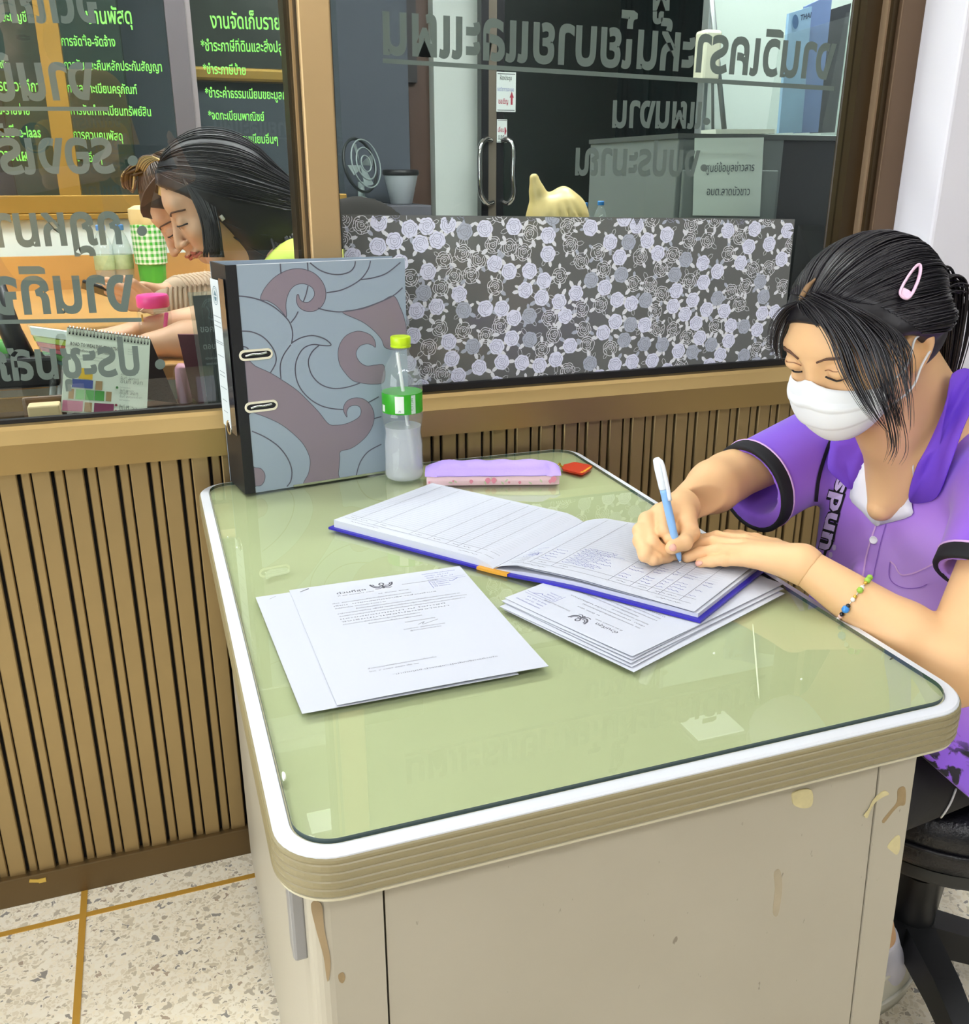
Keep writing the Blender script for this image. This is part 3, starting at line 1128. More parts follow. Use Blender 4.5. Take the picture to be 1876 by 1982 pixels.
for s_ in strokes:
    P = clampuv(cover_pts(s_, 5, False))
    V2, F2 = ribbon2d(P, 0.0019)
    oparts.append((to3(V2, 0.0004), F2))
tag(raw('mauve_print', *join_data(mparts), M_MAUVE, binder), 'mauve curling pattern printed on the cover')
tag(raw('line_print', *join_data(oparts), M_LINE, binder), kind='stuff')


def slot(cx_, cy_, name='ring_slot'):
    c = uvb(cx_, cy_)
    out, inn = [], []
    for k in range(28):
        a = 2 * math.pi * k / 28
        L = 0.0175
        px_ = math.copysign(L, math.cos(a)) + 0.0085 * math.cos(a) if abs(math.cos(a)) > 1e-6 else 0
        out.append(np.array([px_, 0.0085 * math.sin(a)]))
    out = np.array(out)
    inn = np.array([[q[0] * 0.88, q[1] * 0.58] for q in out])
    tilt = math.radians(6)
    Rt = np.array([[math.cos(tilt), -math.sin(tilt)], [math.sin(tilt), math.cos(tilt)]]) if False else np.eye(2)
    n = len(out)
    V = to3(c + out, 0.0004) + to3(c + out * 0.97, 0.0014) + to3(c + inn, 0.0014) + to3(c + inn, 0.0003)
    F = []
    for r_ in range(3):
        for j in range(n):
            F.append((r_ * n + j, r_ * n + (j + 1) % n, (r_ + 1) * n + (j + 1) % n, (r_ + 1) * n + j))
    o = raw(name, V, F, M_CREAM, binder)
    raw('slot_hole', to3(c + inn, 0.0006), [tuple(range(n))], mat('slot_dark', '#15131a', 0.4), o)
    a = to3(np.array([c + [-0.0165, -0.001], c + [-0.006, 0.0012], c + [0.006, 0.0008], c + [0.0165, 0.0022]]), 0.0012)
    tube('slot_ring', smooth_poly(a, 4), 0.0018, M_CHROME, o, 8)


slot(452, 806)
slot(492, 1197)


def sp(X, Y):
    return onplane(380 + X / 3.9083, 480 + Y / 3.9083, B0, sn)


def spine_poly(pts, off):
    return [sp(*q) + sn * off for q in pts], [tuple(range(len(pts)))]


sc_ = (sp(90, 100) - B0) @ sd
lab = [B0 + sd * (SL * a) + UPZ * b for a, b in ((0.93, 0.326), (0.93, 0.098), (0.40, 0.098), (0.40, 0.326))]
raw('spine_label', [q + sn * 0.0035 for q in lab] + [q + sn * 0.003 for q in lab], [(0, 1, 2, 3), (7, 6, 5, 4)] + [(j, 4 + j, 4 + (j + 1) % 4, (j + 1) % 4) for j in range(4)], mat('spine_label_paper', '#dfe8ea', 0.6), binder)
emb = []
lc = B0 + sd * SL * 0.66 + UPZ * 0.302 + sn * 0.0037
for rr_, ww in ((0.0135, 0.0012), (0.0105, 0.0007)):
    ang = np.linspace(0, 2 * math.pi, 24, endpoint=False)
    V2, F2 = ribbon2d(np.stack([rr_ * np.cos(ang), rr_ * np.sin(ang)], 1), ww, True)
    emb.append(([lc + sd * q[0] + UPZ * q[1] for q in V2], F2))
emb.append(([lc + sd * a + UPZ * b for a, b in ((-0.008, 0), (0, 0.008), (0.008, 0))], [(0, 1, 2)]))
emb.append(([lc + sd * a + UPZ * b for a, b in ((-0.007, -0.002), (0.007, -0.002), (0.004, -0.008), (-0.004, -0.008))], [(0, 1, 2, 3)]))
tag(raw('label_emblem', *join_data(emb), mat('emblem_teal', '#5f8290', 0.6), binder), kind='stuff')
ln = []
for k, (zz_, wd) in enumerate(((0.270, .5), (0.262, .42), (0.255, .48), (0.232, .5), (0.229, .5), (0.210, .40), (0.185, .34), (0.179, .34), (0.160, .4), (0.140, .3), (0.122, .26))):
    a = B0 + sd * SL * (0.66 - wd / 2) + UPZ * zz_ + sn * 0.0037
    b = B0 + sd * SL * (0.66 + wd / 2) + UPZ * zz_ + sn * 0.0037
    ln.append(([a, b, b + UPZ * 0.0012, a + UPZ * 0.0012], [(0, 1, 2, 3)]))
tag(raw('label_print', *join_data(ln), mat('label_print_ink', '#8b979e', 0.6), binder), kind='stuff')
pk = [B0 + sd * (SL * a) + UPZ * b for a, b in ((0.37, 0.330), (0.37, 0.094), (0.05, 0.094), (0.05, 0.330))]
raw('label_pocket', [q + sn * 0.0034 for q in pk] + [q + sn * 0.003 for q in pk], [(0, 1, 2, 3), (7, 6, 5, 4)] + [(j, 4 + j, 4 + (j + 1) % 4, (j + 1) % 4) for j in range(4)], mat('clear_pocket_plastic', '#3a3a42', 0.15, coat=0.6), binder)
fr_c = sp(265, 1355) + sn * 0.0036
V_, F_ = lathe_data([(0.0078, 0), (0.0105, 0.0012), (0.0118, 0.0006), (0.0118, 0.0)], fr_c, 24, sn)
fr_o = raw('finger_ring', V_, F_[:-2], M_CHROME, binder, smooth=True)
raw('ring_hole', [fr_c + sn * 0.0003 + sd * 0.0079 * math.cos(t) + UPZ * 0.0079 * math.sin(t) for t in np.linspace(0, 2 * math.pi, 20, endpoint=False)], [tuple(range(20))], mat('slot_dark', '#15131a', 0.4), fr_o)

# ------------------------------------------------------------------ water bottle
M_PET = pane_mat('clear_bottle_plastic', (0.93, 0.95, 0.95), 1.42, rough=0.05, body=0.10, body_col=(0.85, 0.88, 0.9))
bc = np.array([0.3195, -0.0960, TZ])
bc[:2] = onz(775, 914, TZ)[:2]
bc[1] = -0.0955
bc[0] = (onz(774, 916, TZ))[0] + 0.001
bottle = thing('water_bottle', 'half-empty clear water bottle with lime cap and green label beside the binder', 'bottle', tuple(bc))
prof = [(0.0265, 0.0), (0.0315, 0.004), (0.0325, 0.012), (0.0318, 0.019), (0.0325, 0.023), (0.0318, 0.027), (0.0325, 0.031), (0.0316, 0.037), (0.0318, 0.060), (0.0300, 0.072), (0.0296, 0.080), (0.0310, 0.092), (0.0330, 0.104),
        (0.0335, 0.112), (0.0322, 0.114), (0.0322, 0.146), (0.0335, 0.148), (0.0334, 0.158), (0.0315, 0.170), (0.0270, 0.184), (0.0205, 0.197), (0.0145, 0.206), (0.0130, 0.210), (0.0130, 0.214), (0.0150, 0.2145), (0.0150, 0.2165), (0.0125, 0.217), (0.0125, 0.226)]
lathe('body', prof, bc, M_PET, bottle, 40, lobes=lambda h, t: 1 + (0.02 * math.cos(5 * t) if h < 0.006 else 0), angle=60)
M_WATER = pane_mat('cloudy_bottle_water', (0.97, 0.975, 0.985), 1.2, rough=0.1, body=0.45, body_col=(0.86, 0.87, 0.9))
wprof = [(0.0255, 0.0015), (0.0300, 0.005), (0.0310, 0.012), (0.0303, 0.037), (0.0304, 0.060), (0.0287, 0.072), (0.0283, 0.080), (0.0296, 0.090)]
lathe('water', wprof, bc, M_WATER, bottle, 40, angle=60)
M_GREENLABEL = mat('green_bottle_label', '#35a51f', 0.35, var=(60, 0.25))
lathe('label', [(0.0326, 0.1145), (0.0328, 0.1150), (0.0328, 0.1462), (0.0326, 0.1467)], bc, M_GREENLABEL, bottle, 40).data
M_CAP = mat('lime_cap_plastic', '#c3e31a', 0.35)
cap_p = [(0.0158, 0.2178), (0.0162, 0.2185), (0.0162, 0.2205), (0.0156, 0.2210), (0.0156, 0.2216), (0.0160, 0.2222), (0.0160, 0.2330), (0.0150, 0.2345), (0.0120, 0.2348)]
lathe('cap', cap_p, bc, M_CAP, bottle, 48, lobes=lambda h, t: 1 + (0.012 * math.cos(48 * t) if 0.2225 < h < 0.2325 else 0))
# straw lying inside, bent by the neck
st = smooth_poly([bc + np.array(q) for q in ((0.017, -0.004, 0.012), (0.009, -0.003, 0.075), (0.001, -0.002, 0.150), (-0.006, -0.001, 0.209))], 4)
tube('straw', st, 0.0030, mat('white_straw', '#f4f6f4', 0.35), bottle, 10)
# white sticker panels on the label (code mark left out)
def on_label(a0, a1, z0, z1, m, name, off=0.0003):
    r_ = 0.0328 + off
    ang = np.linspace(a0, a1, 6)
    V = [bc + np.array([r_ * math.cos(a), r_ * math.sin(a), z]) for z in (z0, z1) for a in ang]
    F = [(j, j + 1, 7 + j, 6 + j) for j in range(5)]
    return raw(name, V, F, m, bottle)


va = math.atan2(CAM[1] - bc[1], CAM[0] - bc[0])
M_STK = mat('white_sticker', '#e6ede4', 0.4)
stk = on_label(va - 0.36, va + 0.08, 0.117, 0.1445, M_STK, 'label_panel')
on_label(va + 0.44, va + 0.68, 0.1155, 0.1455, mat('pale_sticker', '#d3e6d6', 0.4), 'label_panel')
on_label(va - 1.25, va - 1.0, 0.117, 0.128, M_STK, 'label_panel')


def on_label_text(body, a_mid, width, z, h, m, name, vertical=False):
    V, F = text_data(body, 1, 0.0)
    x0, x1 = V[:, 0].min(), V[:, 0].max()
    s = width / (x1 - x0)
    P = []
    for q in V:
        if vertical:
            dz, da = (q[0] - (x0 + x1) / 2) * s, -q[1] * s
        else:
            da, dz = (q[0] - (x0 + x1) / 2) * s, q[1] * s
        a = a_mid + da / 0.0333
        P.append(bc + np.array([0.0333 * math.cos(a), 0.0333 * math.sin(a), z + dz]))
    return raw(name, P, F, m, bottle)


on_label_text('0211284', va + 0.54, 0.020, 0.131, 0.004, mat('label_ink', '#4d8c4a', 0.5), 'label_digits', True)
on_label_text('Al', va - 0.14, 0.004, 0.119, 0.003, mat('label_dark_ink', '#3b463b', 0.5), 'label_mark')

# ------------------------------------------------------------------ pencil case and its red tag
pc0, pc1 = onz(826, 941, TZ), onz(1083, 939, TZ)
pd = pc1 - pc0; pd[2] = 0
PL = np.linalg.norm(pd); pd /= PL
pv = np.array([-pd[1], pd[0], 0])       # away from us
case = thing('pencil_case', 'flat fabric pencil case with lilac top and pink strawberry print sides', 'pencil case', tuple((pc0 + pd * PL / 2 + pv * 0.03)))
M_LILAC = mat('lilac_fabric', '#b59be8', 0.75, bump=(250, 0.15))
M_PINKF = mat('pale_pink_fabric', '#f2cfd8', 0.75, bump=(250, 0.15))
PW = 0.052


def case_pt(a, b, z):
    return pc0 + pd * (a * PL) + pv * (b * PW) + UPZ * z


V, F = [], []
na = 25
rings = []
for i in range(na):
    a = i / (na - 1)
    e = min(a, 1 - a)
    pin = 1 - 0.10 * max(0, 1 - e / 0.05)
    fh = 0.0165 * (1 if e > 0.02 else 0.9)
    ring = [case_pt(a, 0.5 - 0.48 * pin, 0.0005), case_pt(a, 0.5 - 0.5 * pin, fh * 0.5), case_pt(a, 0.5 - 0.49 * pin, fh + 0.0015 * math.sin(9 * a)), case_pt(a, 0.5 + 0.49 * pin, fh), case_pt(a, 0.5 + 0.5 * pin, fh * .5), case_pt(a, 0.5 + 0.48 * pin, 0.0005)]
    rings.append(ring)
V = [p_ for r_ in rings for p_ in r_]
n = 6
for i in range(na - 1):
    for j in range(n):
        F.append((i * n + j, (i + 1) * n + j, (i + 1) * n + (j + 1) % n, i * n + (j + 1) % n))
F += [tuple(range(n)), tuple((na - 1) * n + j for j in range(n - 1, -1, -1))]
raw('side_band', V, F, M_PINKF, case, smooth=False)
V, F = [], []
m_ = 9
na = 41
for i in range(na):
    a = -0.012 + 1.024 * i / (na - 1)
    e = max(0.0, min(a + 0.012, 1.012 - a))
    k_ = min(1, e / 0.06) ** 0.5
    pinch = min(1, (e + 0.004) / 0.13) ** 0.5
    for j in range(m_):
        b = j / (m_ - 1)
        bb = 0.5 + (b - 0.5) * (1.06 if e > 0.02 else 1.02)
        h = 0.0165 + (0.0015 + 0.0165 * pinch) * (max(0, math.sin(math.pi * min(1, max(0, b)))) ** 0.5)
        h += 0.0012 * math.sin(31 * a + 4 * b) * pinch * math.sin(math.pi * b)
        crease = math.exp(-((e - 0.085) / 0.012) ** 2) * math.exp(-((b - 0.3) / 0.25) ** 2)
        h -= 0.007 * crease
        V.append(case_pt(a, bb, h))
for i in range(na - 1):
    for j in range(m_ - 1):
        F.append((i * m_ + j, (i + 1) * m_ + j, (i + 1) * m_ + j + 1, i * m_ + j + 1))
F.append(tuple(i * m_ for i in range(na)) + tuple(i * m_ + m_ - 1 for i in range(na - 1, -1, -1)))
raw('lilac_top', V, F, M_LILAC, case, smooth=True)
tube('seam', [case_pt(0.08 + 0.82 * t, -0.012, 0.0172 + 0.0004 * math.sin(20 * t)) for t in np.linspace(0, 1, 24)], 0.0011, M_LILAC, case, 6)
bits_p, bits_g = [], []
r0 = random.Random(3)
for (a, s_) in ((0.02, .5), (0.20, 0.45), (0.335, 0.9), (0.46, 1.3), (0.505, 1.3), (0.62, .5), (0.70, 0.7), (0.955, 1.4), (0.93, .9)):
    z = 0.005 + 0.006 * r0.random()
    c = case_pt(a, 0.5 - 0.5, 0) - pv * 0.0006
    rad = 0.0036 * s_
    bits_p.append(([c + UPZ * (z + rad * (1.1 * math.sin(t))) + pd * rad * math.cos(t) * (1 - 0.3 * (math.sin(t) < 0)) for t in np.linspace(0, 2 * math.pi, 12, endpoint=False)], [tuple(range(12))]))
for a in (0.18, 0.215, 0.33, 0.44, 0.485, 0.52, 0.57, 0.60, 0.78, 0.86):
    z = 0.004 + 0.008 * r0.random()
    c = case_pt(a, 0.0, 0) - pv * 0.0005
    th = r0.random() * 3
    bits_g.append(([c + UPZ * (z + 0.0034 * math.cos(t) * math.sin(th) + 0.0014 * math.sin(t) * math.cos(th)) + pd * (0.0034 * math.cos(t) * math.cos(th) - 0.0014 * math.sin(t) * math.sin(th)) for t in np.linspace(0, 2 * math.pi, 8, endpoint=False)], [tuple(range(8))]))
tag(raw('strawberry_print', *join_data(bits_p), mat('strawberry_pink', '#e58fa6', 0.7), case), kind='stuff')
tag(raw('leaf_print', *join_data(bits_g), mat('leaf_print_green', '#c7cfae', 0.7), case), kind='stuff')

tg = thing('key_tag', 'small red plastic tag with yellow bars at the end of the pencil case', 'tag', tuple(onz(1118, 905, TZ)))
tpix = [(1087, 903), (1092, 899), (1112, 894), (1140, 899), (1147, 902), (1142, 908), (1131, 915), (1124, 916), (1102, 911), (1090, 908)]
P = [onz(a, b_, TZ + 0.003) for a, b_ in tpix]
n = len(P)
V = [q for q in P] + [np.array([q[0], q[1], TZ]) for q in P]
raw('tag_plate', V, [tuple(range(n)), tuple(range(2 * n - 1, n - 1, -1))] + [(j, n + j, n + (j + 1) % n, (j + 1) % n) for j in range(n)], mat('red_tag_plastic', '#cf3a22', 0.3), tg)
ypix = [[(1128, 912), (1142, 903), (1146, 903), (1132, 913)], [(1123, 914), (1126, 912), (1130, 913), (1127, 915)]]
raw('tag_print', *join_data([([onz(a, b_, TZ + 0.0032) for a, b_ in q], [(0, 1, 2, 3)]) for q in ypix]), mat('yellow_tag_print', '#eab02a', 0.4), tg)
ch = smooth_poly([case_pt(0.995, 0.75, 0.016), onz(1083, 897, TZ + 0.012), onz(1086, 902, TZ + 0.005), onz(1090, 903, TZ + 0.003)], 6)
for k in range(0, len(ch), 2):
    raw('chain_bead', *lathe_data([(0.0004, -0.0016), (0.0014, -0.0009), (0.0017, 0), (0.0014, 0.0009), (0.0004, 0.0016)], ch[k], 8), mat('gold_chain', '#c9b24a', 0.25, metal=0.9), tg, smooth=True)

# ------------------------------------------------------------------ printed papers
def sheet(name, corner, e1, e2, lift, parent, m=M_PAPER, n1=10, n2=12, th=0.0003):
    """sheet with corner (top left) and edge vectors; lift(s,t) = height over the base plane"""
    V, F = [], []
    for i in range(n1 + 1):
        for j in range(n2 + 1):
            s_, t_ = i / n1, j / n2
            V.append(corner + e1 * s_ + e2 * t_ + UPZ * (lift(s_, t_) + th))
    N = len(V)
    V += [v - UPZ * th for v in V]
    w_ = n2 + 1
    for i in range(n1):
        for j in range(n2):
            q = (i * w_ + j, (i + 1) * w_ + j, (i + 1) * w_ + j + 1, i * w_ + j + 1)
            F.append(q)
            F.append(tuple(N + k for k in q[::-1]))
    ring = [i * w_ for i in range(n1 + 1)] + [n1 * w_ + j for j in range(1, n2 + 1)] + [i * w_ + n2 for i in range(n1 - 1, -1, -1)] + [j for j in range(n2 - 1, 0, -1)]
    for k in range(len(ring)):
        a, b_ = ring[k], ring[(k + 1) % len(ring)]
        F.append((a, b_, N + b_, N + a))
    return raw(name, V, F, m, parent, smooth=False)


class Page:
    """print on a sheet: positions in millimetres from the top left corner"""

    def __init__(self, corner, e1, e2, lift, w=210.0, h=297.0, th=0.0003):
        self.c, self.e1, self.e2, self.lift, self.w, self.h, self.th = corner, e1, e2, lift, w, h, th

    def at(self, x, y, off=0.00015):
        s_, t_ = x / self.w, y / self.h
        return self.c + self.e1 * s_ + self.e2 * t_ + UPZ * (self.lift(min(1, max(0, s_)), min(1, max(0, t_))) + self.th + off)

    def text(self, body, x, y, size, width=None, bold=0.0):
        V, F = text_data(body, 1, bold)
        if len(V) == 0: return [], []
        x0, x1 = V[:, 0].min(), V[:, 0].max()
        sx = size if width is None else width / (x1 - x0)
        return [self.at(x + (q[0] - x0) * sx, y - q[1] * size) for q in V], F

    def stroke(self, pts, w_, closed=False, sub=4):
        P = smooth_poly(pts, sub, closed)
        V2, F2 = ribbon2d(P, w_, closed)
        return [self.at(q[0], q[1]) for q in V2], F2

    def line(self, x0, y0, x1, y1, w_=0.5):
        V2, F2 = ribbon2d([(x0 + (x1 - x0) * t, y0 + (y1 - y0) * t) for t in np.linspace(0, 1, 9)], w_)
        return [self.at(q[0], q[1]) for q in V2], F2

    def scrawl(self, x, y, L, size, rnd, w_=0.5, slope=0.0):
        pts = []
        t = 0.0
        while t < L:
            pts.append((x + t + rnd.uniform(-.3, .3) * size, y + slope * t + rnd.uniform(-0.5, 0.5) * size))
            t += size * rnd.uniform(0.35, 0.8)
        if len(pts) < 3: pts.append((x + L, y))
        return self.stroke(pts, w_, False, 3)


def garuda(pg, cx_, cy_, s_):
    out = []
    for sg in (-1, 1):
        out.append(pg.stroke([(cx_ + sg * 1.5 * s_, cy_ + 3 * s_), (cx_ + sg * 5 * s_, cy_ + 4.5 * s_), (cx_ + sg * 9 * s_, cy_ + 1.0 * s_), (cx_ + sg * 10.5 * s_, cy_ - 5 * s_)], 2.0 * s_))
        out.append(pg.stroke([(cx_ + sg * 2 * s_, cy_ + 1 * s_), (cx_ + sg * 5 * s_, cy_ + 1.5 * s_), (cx_ + sg * 7.5 * s_, cy_ - 1.0 * s_), (cx_ + sg * 8.3 * s_, cy_ - 4 * s_)], 1.2 * s_))
        out.append(pg.stroke([(cx_ + sg * 1 * s_, cy_ + 5 * s_), (cx_ + sg * 4 * s_, cy_ + 8 * s_), (cx_ + sg * 8 * s_, cy_ + 7 * s_)], 1.2 * s_))
    out.append(pg.stroke([(cx_ - 2.2 * s_, cy_ - 3 * s_), (cx_, cy_ - 5.5 * s_), (cx_ + 2.2 * s_, cy_ - 3 * s_), (cx_, cy_ + 1 * s_)], 1.4 * s_, True))
    out.append(pg.stroke([(cx_, cy_), (cx_ + .3 * s_, cy_ + 4 * s_), (cx_, cy_ + 8 * s_)], 2.4 * s_))
    return out


LTR = ['เรื่อง  ขอความอนุเคราะห์รับนักเรียนเข้าฝึกประสบการณ์', 'เรียน  นายกองค์การบริหารส่วนตำบล', 'สิ่งที่ส่งมาด้วย  แบบตอบรับ จำนวน ๑ ชุด',
       'ด้วยโรงเรียนได้จัดการเรียนการสอนและกำหนดให้นักเรียนออกฝึกประสบการณ์ ณ', 'หน่วยงานของท่าน เพื่อให้นักเรียนได้เรียนรู้การปฏิบัติงานจริงในสำนักงาน',
       'จึงขอความอนุเคราะห์จากท่านรับนักเรียนเข้าฝึกงานตามวันและเวลาดังกล่าว', 'และขอขอบคุณมา ณ โอกาสนี้', 'จึงเรียนมาเพื่อโปรดพิจารณา']


def letter(pg, sheet_o, sz=3.6):
    g, bl = [], []
    g += garuda(pg, 105, 26, 1.25)
    g.append(pg.text('ด่วนที่สุด', 50, 34, 7.5, 34, 0.012))
    g.append(pg.text('ที่ สธ ๐๐๓๒/ว ๑๒๓', 50, 41, 3.4, 42))
    g.append(pg.text('ที่ว่าการอำเภอ ถนนสายหลัก', 128, 34, 3.6, 44))
    g.append(pg.text('๑๔  มีนาคม  ๒๕๖๗', 95, 51, 3.6, 36))
    y = 61
    for i, (b_, x_, w_) in enumerate(((LTR[0], 40, 92), (LTR[1], 40, 120), (LTR[2], 40, 58), (LTR[3], 62, 122), (LTR[4], 40, 150), (LTR[5], 40, 146), (LTR[6], 40, 120), (LTR[7], 40, 122), (LTR[4], 40, 86), (LTR[7], 66, 60))):
        g.append(pg.text(b_, x_, y, sz, w_))
        y += 7.6
    g.append(pg.text('ขอแสดงความนับถือ', 104, y + 4, 3.6, 34))
    g.append(pg.stroke([(116, y + 14), (124, y + 9), (121, y + 15), (140, y + 8)], 0.6))
    g.append(pg.text('(นายอำเภอ  ปฏิบัติราชการแทน)', 98, y + 22, 3.6, 46))
    g.append(pg.text('ผู้ว่าราชการจังหวัด', 104, y + 28, 3.6, 34))
    g.append(pg.text('สำนักงานส่งเสริมการปกครองท้องถิ่น', 42, 236, 3.4, 70))
    g.append(pg.text('โทร. ๐ ๔๔๒๔ ๘๐๙๖ ต่อ ๑๒', 42, 243, 3.4, 50))
    g.append(pg.text('“บำบัดทุกข์ บำรุงสุข” มุ่งมั่นบริการด้วยใจ', 62, 258, 3.4, 108))
    # blue stamp at the top right
    bl.append(pg.text('องค์การบริหารส่วนตำบล', 158, 12, 3.6, 42))
    bl.append(pg.text('เลขรับ  12 / 67', 160, 19, 3.6, 30))
    bl.append(pg.text('วันที่ 15 มี.ค. 67', 160, 26, 3.6, 34))
    bl.append(pg.line(160, 31, 206, 31, 0.4))
    for a, b_, c_, d_ in ((160, 36, 206, 36), (160, 36, 160, 58), ):
        bl.append(pg.line(a, b_, c_, d_, 0.5))
    for yy_, tx in ((42, 'สำนักปลัด'), (48, 'กองคลัง'), (54, 'กองช่าง')):
        bl.append(pg.stroke([(163, yy_ - 3), (166, yy_ - 3), (166, yy_), (163, yy_)], 0.5, True, 1))
        bl.append(pg.text(tx, 168, yy_, 3.4, 14))
    bl.append(pg.stroke([(184, 40), (187, 43), (196, 36)], 0.8))
    g_o = tag(raw('printed_text', *join_data([q for q in g if len(q[0])]), M_INKGREY, sheet_o), kind='stuff')
    b_o = tag(raw('blue_stamp', *join_data([q for q in bl if len(q[0])]), mat('blue_stamp_ink', '#5a62b4', 0.7), sheet_o), kind='stuff')


# letter pair on the left: a front sheet over a second one
TLp, TRp, BRp, BLp = onz(560, 1145, TZ), onz(890, 1098, TZ), onz(1055, 1288, TZ + .004), onz(660, 1367, TZ + .004)
e1a = (TRp - TLp); e2a = ((BLp - TLp) + (BRp - TRp)) / 2
e1a[2] = 0; e2a[2] = 0
liftA = lambda s_, t_: 0.0016 + 0.0022 * t_ ** 3 + 0.0008 * math.sin(3 * s_) * t_
let1 = thing('letter', 'white printed letter with grey emblem and blue stamp, upper sheet of the left pair', 'letter', tuple(TLp + e1a / 2 + e2a / 2))
sh1 = sheet('sheet', TLp, e1a, e2a, liftA, let1)
letter(Page(TLp, e1a, e2a, liftA), sh1)
tube('staple', [Page(TLp, e1a, e2a, liftA).at(11, 11, .0006), Page(TLp, e1a, e2a, liftA).at(22, 5, .0006)], 0.0004, mat('staple_steel', '#c3c5cc', 0.3, metal=0.8), let1, 6)
Q0, Q1, Q2 = onz(495, 1157, TZ), onz(560, 1148, TZ), onz(585, 1382, TZ + .002)
d1 = Q1 - Q0; d1 /= np.linalg.norm(d1)
e1b = e1a * 1.0
e2b = Q2 - Q0
e2b[2] = 0
liftB = lambda s_, t_: 0.0004 + 0.0016 * t_ ** 3 * (1 - 0.5 * s_)
let2 = thing('letter', 'white second letter showing as a strip under the left of the upper sheet', 'letter', tuple(Q0 + e1b / 2 + e2b / 2))
sh2 = sheet('sheet', Q0, e1b, e2b, liftB, let2)
pgB = Page(Q0, e1b, e2b, liftB)
gb = [pgB.text('•', 42, 40, 5), pgB.stroke([(14, 12), (22, 6)], 0.5, False, 1)]
for k in range(9):
    if k not in (2, 3):
        gb.append(pgB.stroke([(39 - .1 * k, 62 + 7.4 * k), (44 - .1 * k, 60 + 7.4 * k), (44 - .1 * k, 64 + 7.4 * k), (40 - .1 * k, 65 + 7.4 * k)], 0.7, False, 3))
gb.append(pgB.stroke([(40, 236), (43, 233), (45, 237), (42, 240)], 0.7))
tag(raw('printed_text', *join_data(gb), M_INKGREY, sh2), kind='stuff')

# stack of letters on the right, turned towards the writer
E0, E1_, E2_ = onz(970, 1178, TZ), onz(1227, 1302, TZ), onz(1525, 1145, TZ + .002)
e1s = E0 - E1_; e1s[2] = 0
e2s = E2_ - E1_; e2s[2] = 0
g0 = e1s / np.linalg.norm(e1s)
e2s = e2s - g0 * (e2s @ g0) * 0.55
stk_lab = ['lowest sheet of the stapled paper stack under the blue ledger', 'sheet poking out second from the bottom of the paper stack', 'sheet in the middle of the paper stack under the ledger', 'sheet second from the top of the paper stack under the ledger', 'topmost letter of the paper stack, emblem and blue stamp turned to the girl']
offs = [(0.0, 0.0, 0.0), (0.006, 0.006, 1.2), (0.010, 0.010, -0.8), (0.012, 0.016, 0.6), (0.014, 0.020, -0.6)]
for i, (oa, ob, rot) in enumerate(offs):
    base = E1_ + g0 * oa + (e2s / np.linalg.norm(e2s)) * ob * 0.7
    base = base.copy()
    base[2] = TZ
    Rm = np.array(Matrix.Rotation(math.radians(rot), 3, 'Z'))
    a_, b_ = Rm @ e1s * 0.985, Rm @ e2s * 0.985
    z0 = 0.0003 + i * 0.0011
    lf = (lambda z0, i: (lambda s_, t_: z0 + 0.0012 * (1 - s_) ** 2 * (1 - t_) ** 2 * (i * 0.6)))(z0, i)
    L_ = thing('letter', stk_lab[i], 'letter', tuple(base + a_ / 2 + b_ / 2), 'paper stack under the ledger')
    so = sheet('sheet', base, a_, b_, lf, L_)
    if i == 4:
        letter(Page(base, a_, b_, lf), so)

# ------------------------------------------------------------------ open ledger
A_ = onz(640, 1023, TZ)
Bc = onz(1358, 1215, TZ)
le1 = Bc - A_; le1[2] = 0
LW = np.linalg.norm(le1); le1 /= LW
le2 = np.array([-le1[1], le1[0], 0])
Cc = onz(1510, 1110, TZ + 0.004)
LH = 0.212
sk = ((Cc - Bc) @ le1) / ((Cc - Bc) @ le2)
le2s = le2 + le1 * sk * 0.5
ledger = thing('ledger', 'open blue-bound ledger with ruled pages lying across the desk under the hands', 'ledger', tuple(A_ + le1 * LW / 2 + le2 * LH / 2))
LZ = TZ + 0.0062         # the ledger lies on the paper stack at its right half


def lp(u, v, z):
    return A_ + le1 * u + le2s * v + UPZ * z


def under(u):            # lower face of the cover over the desk
    t = min(1, max(0, (u - 0.27) / 0.14))
    return 0.0002 + 0.0068 * t * t * (3 - 2 * t)


M_BLUECOV = mat('dark_blue_book_cloth', '#2a1fa8', 0.35, bump=(300, 0.1))
US = LW * 0.5
V, F = [], []
nu = 40
for i in range(nu + 1):
    u = LW * i / nu
    for v in (-0.004, LH + 0.004):
        V += [lp(u, v, under(u)), lp(u, v, under(u) + 0.0032)]
for i in range(nu):
    a, b_ = i * 4, (i + 1) * 4
    F += [(a, b_, b_ + 2, a + 2), (a + 1, a + 3, b_ + 3, b_ + 1), (a, a + 1, b_ + 1, b_), (a + 2, b_ + 2, b_ + 3, a + 3)]
F += [(0, 2, 3, 1), (nu * 4, nu * 4 + 1, nu * 4 + 3, nu * 4 + 2)]
raw('cover', V, F, M_BLUECOV, ledger)
V, F = [], []
us = np.linspace(US - 0.022, US + 0.024, 12)
for u in us:
    dip = 0.0
    for v, z in ((-0.0052, -0.0001), (-0.0052, 0.0036), (0.012, 0.0036)):
        V.append(lp(u, v, under(u) + z - dip))
for i in range(11):
    for j in range(2):
        F.append((i * 3 + j, (i + 1) * 3 + j, (i + 1) * 3 + j + 1, i * 3 + j + 1))
raw('spine_cloth', V, F, mat('orange_book_cloth', '#d99a2c', 0.6), ledger)


def zl(u):   # top of the left page block
    t = (US - u) / (US - 0.008)
    return under(u) + 0.0035 + 0.0105 * min(1, (t / 0.10)) ** 0.6 * (1 - 0.12 * (1 - t))


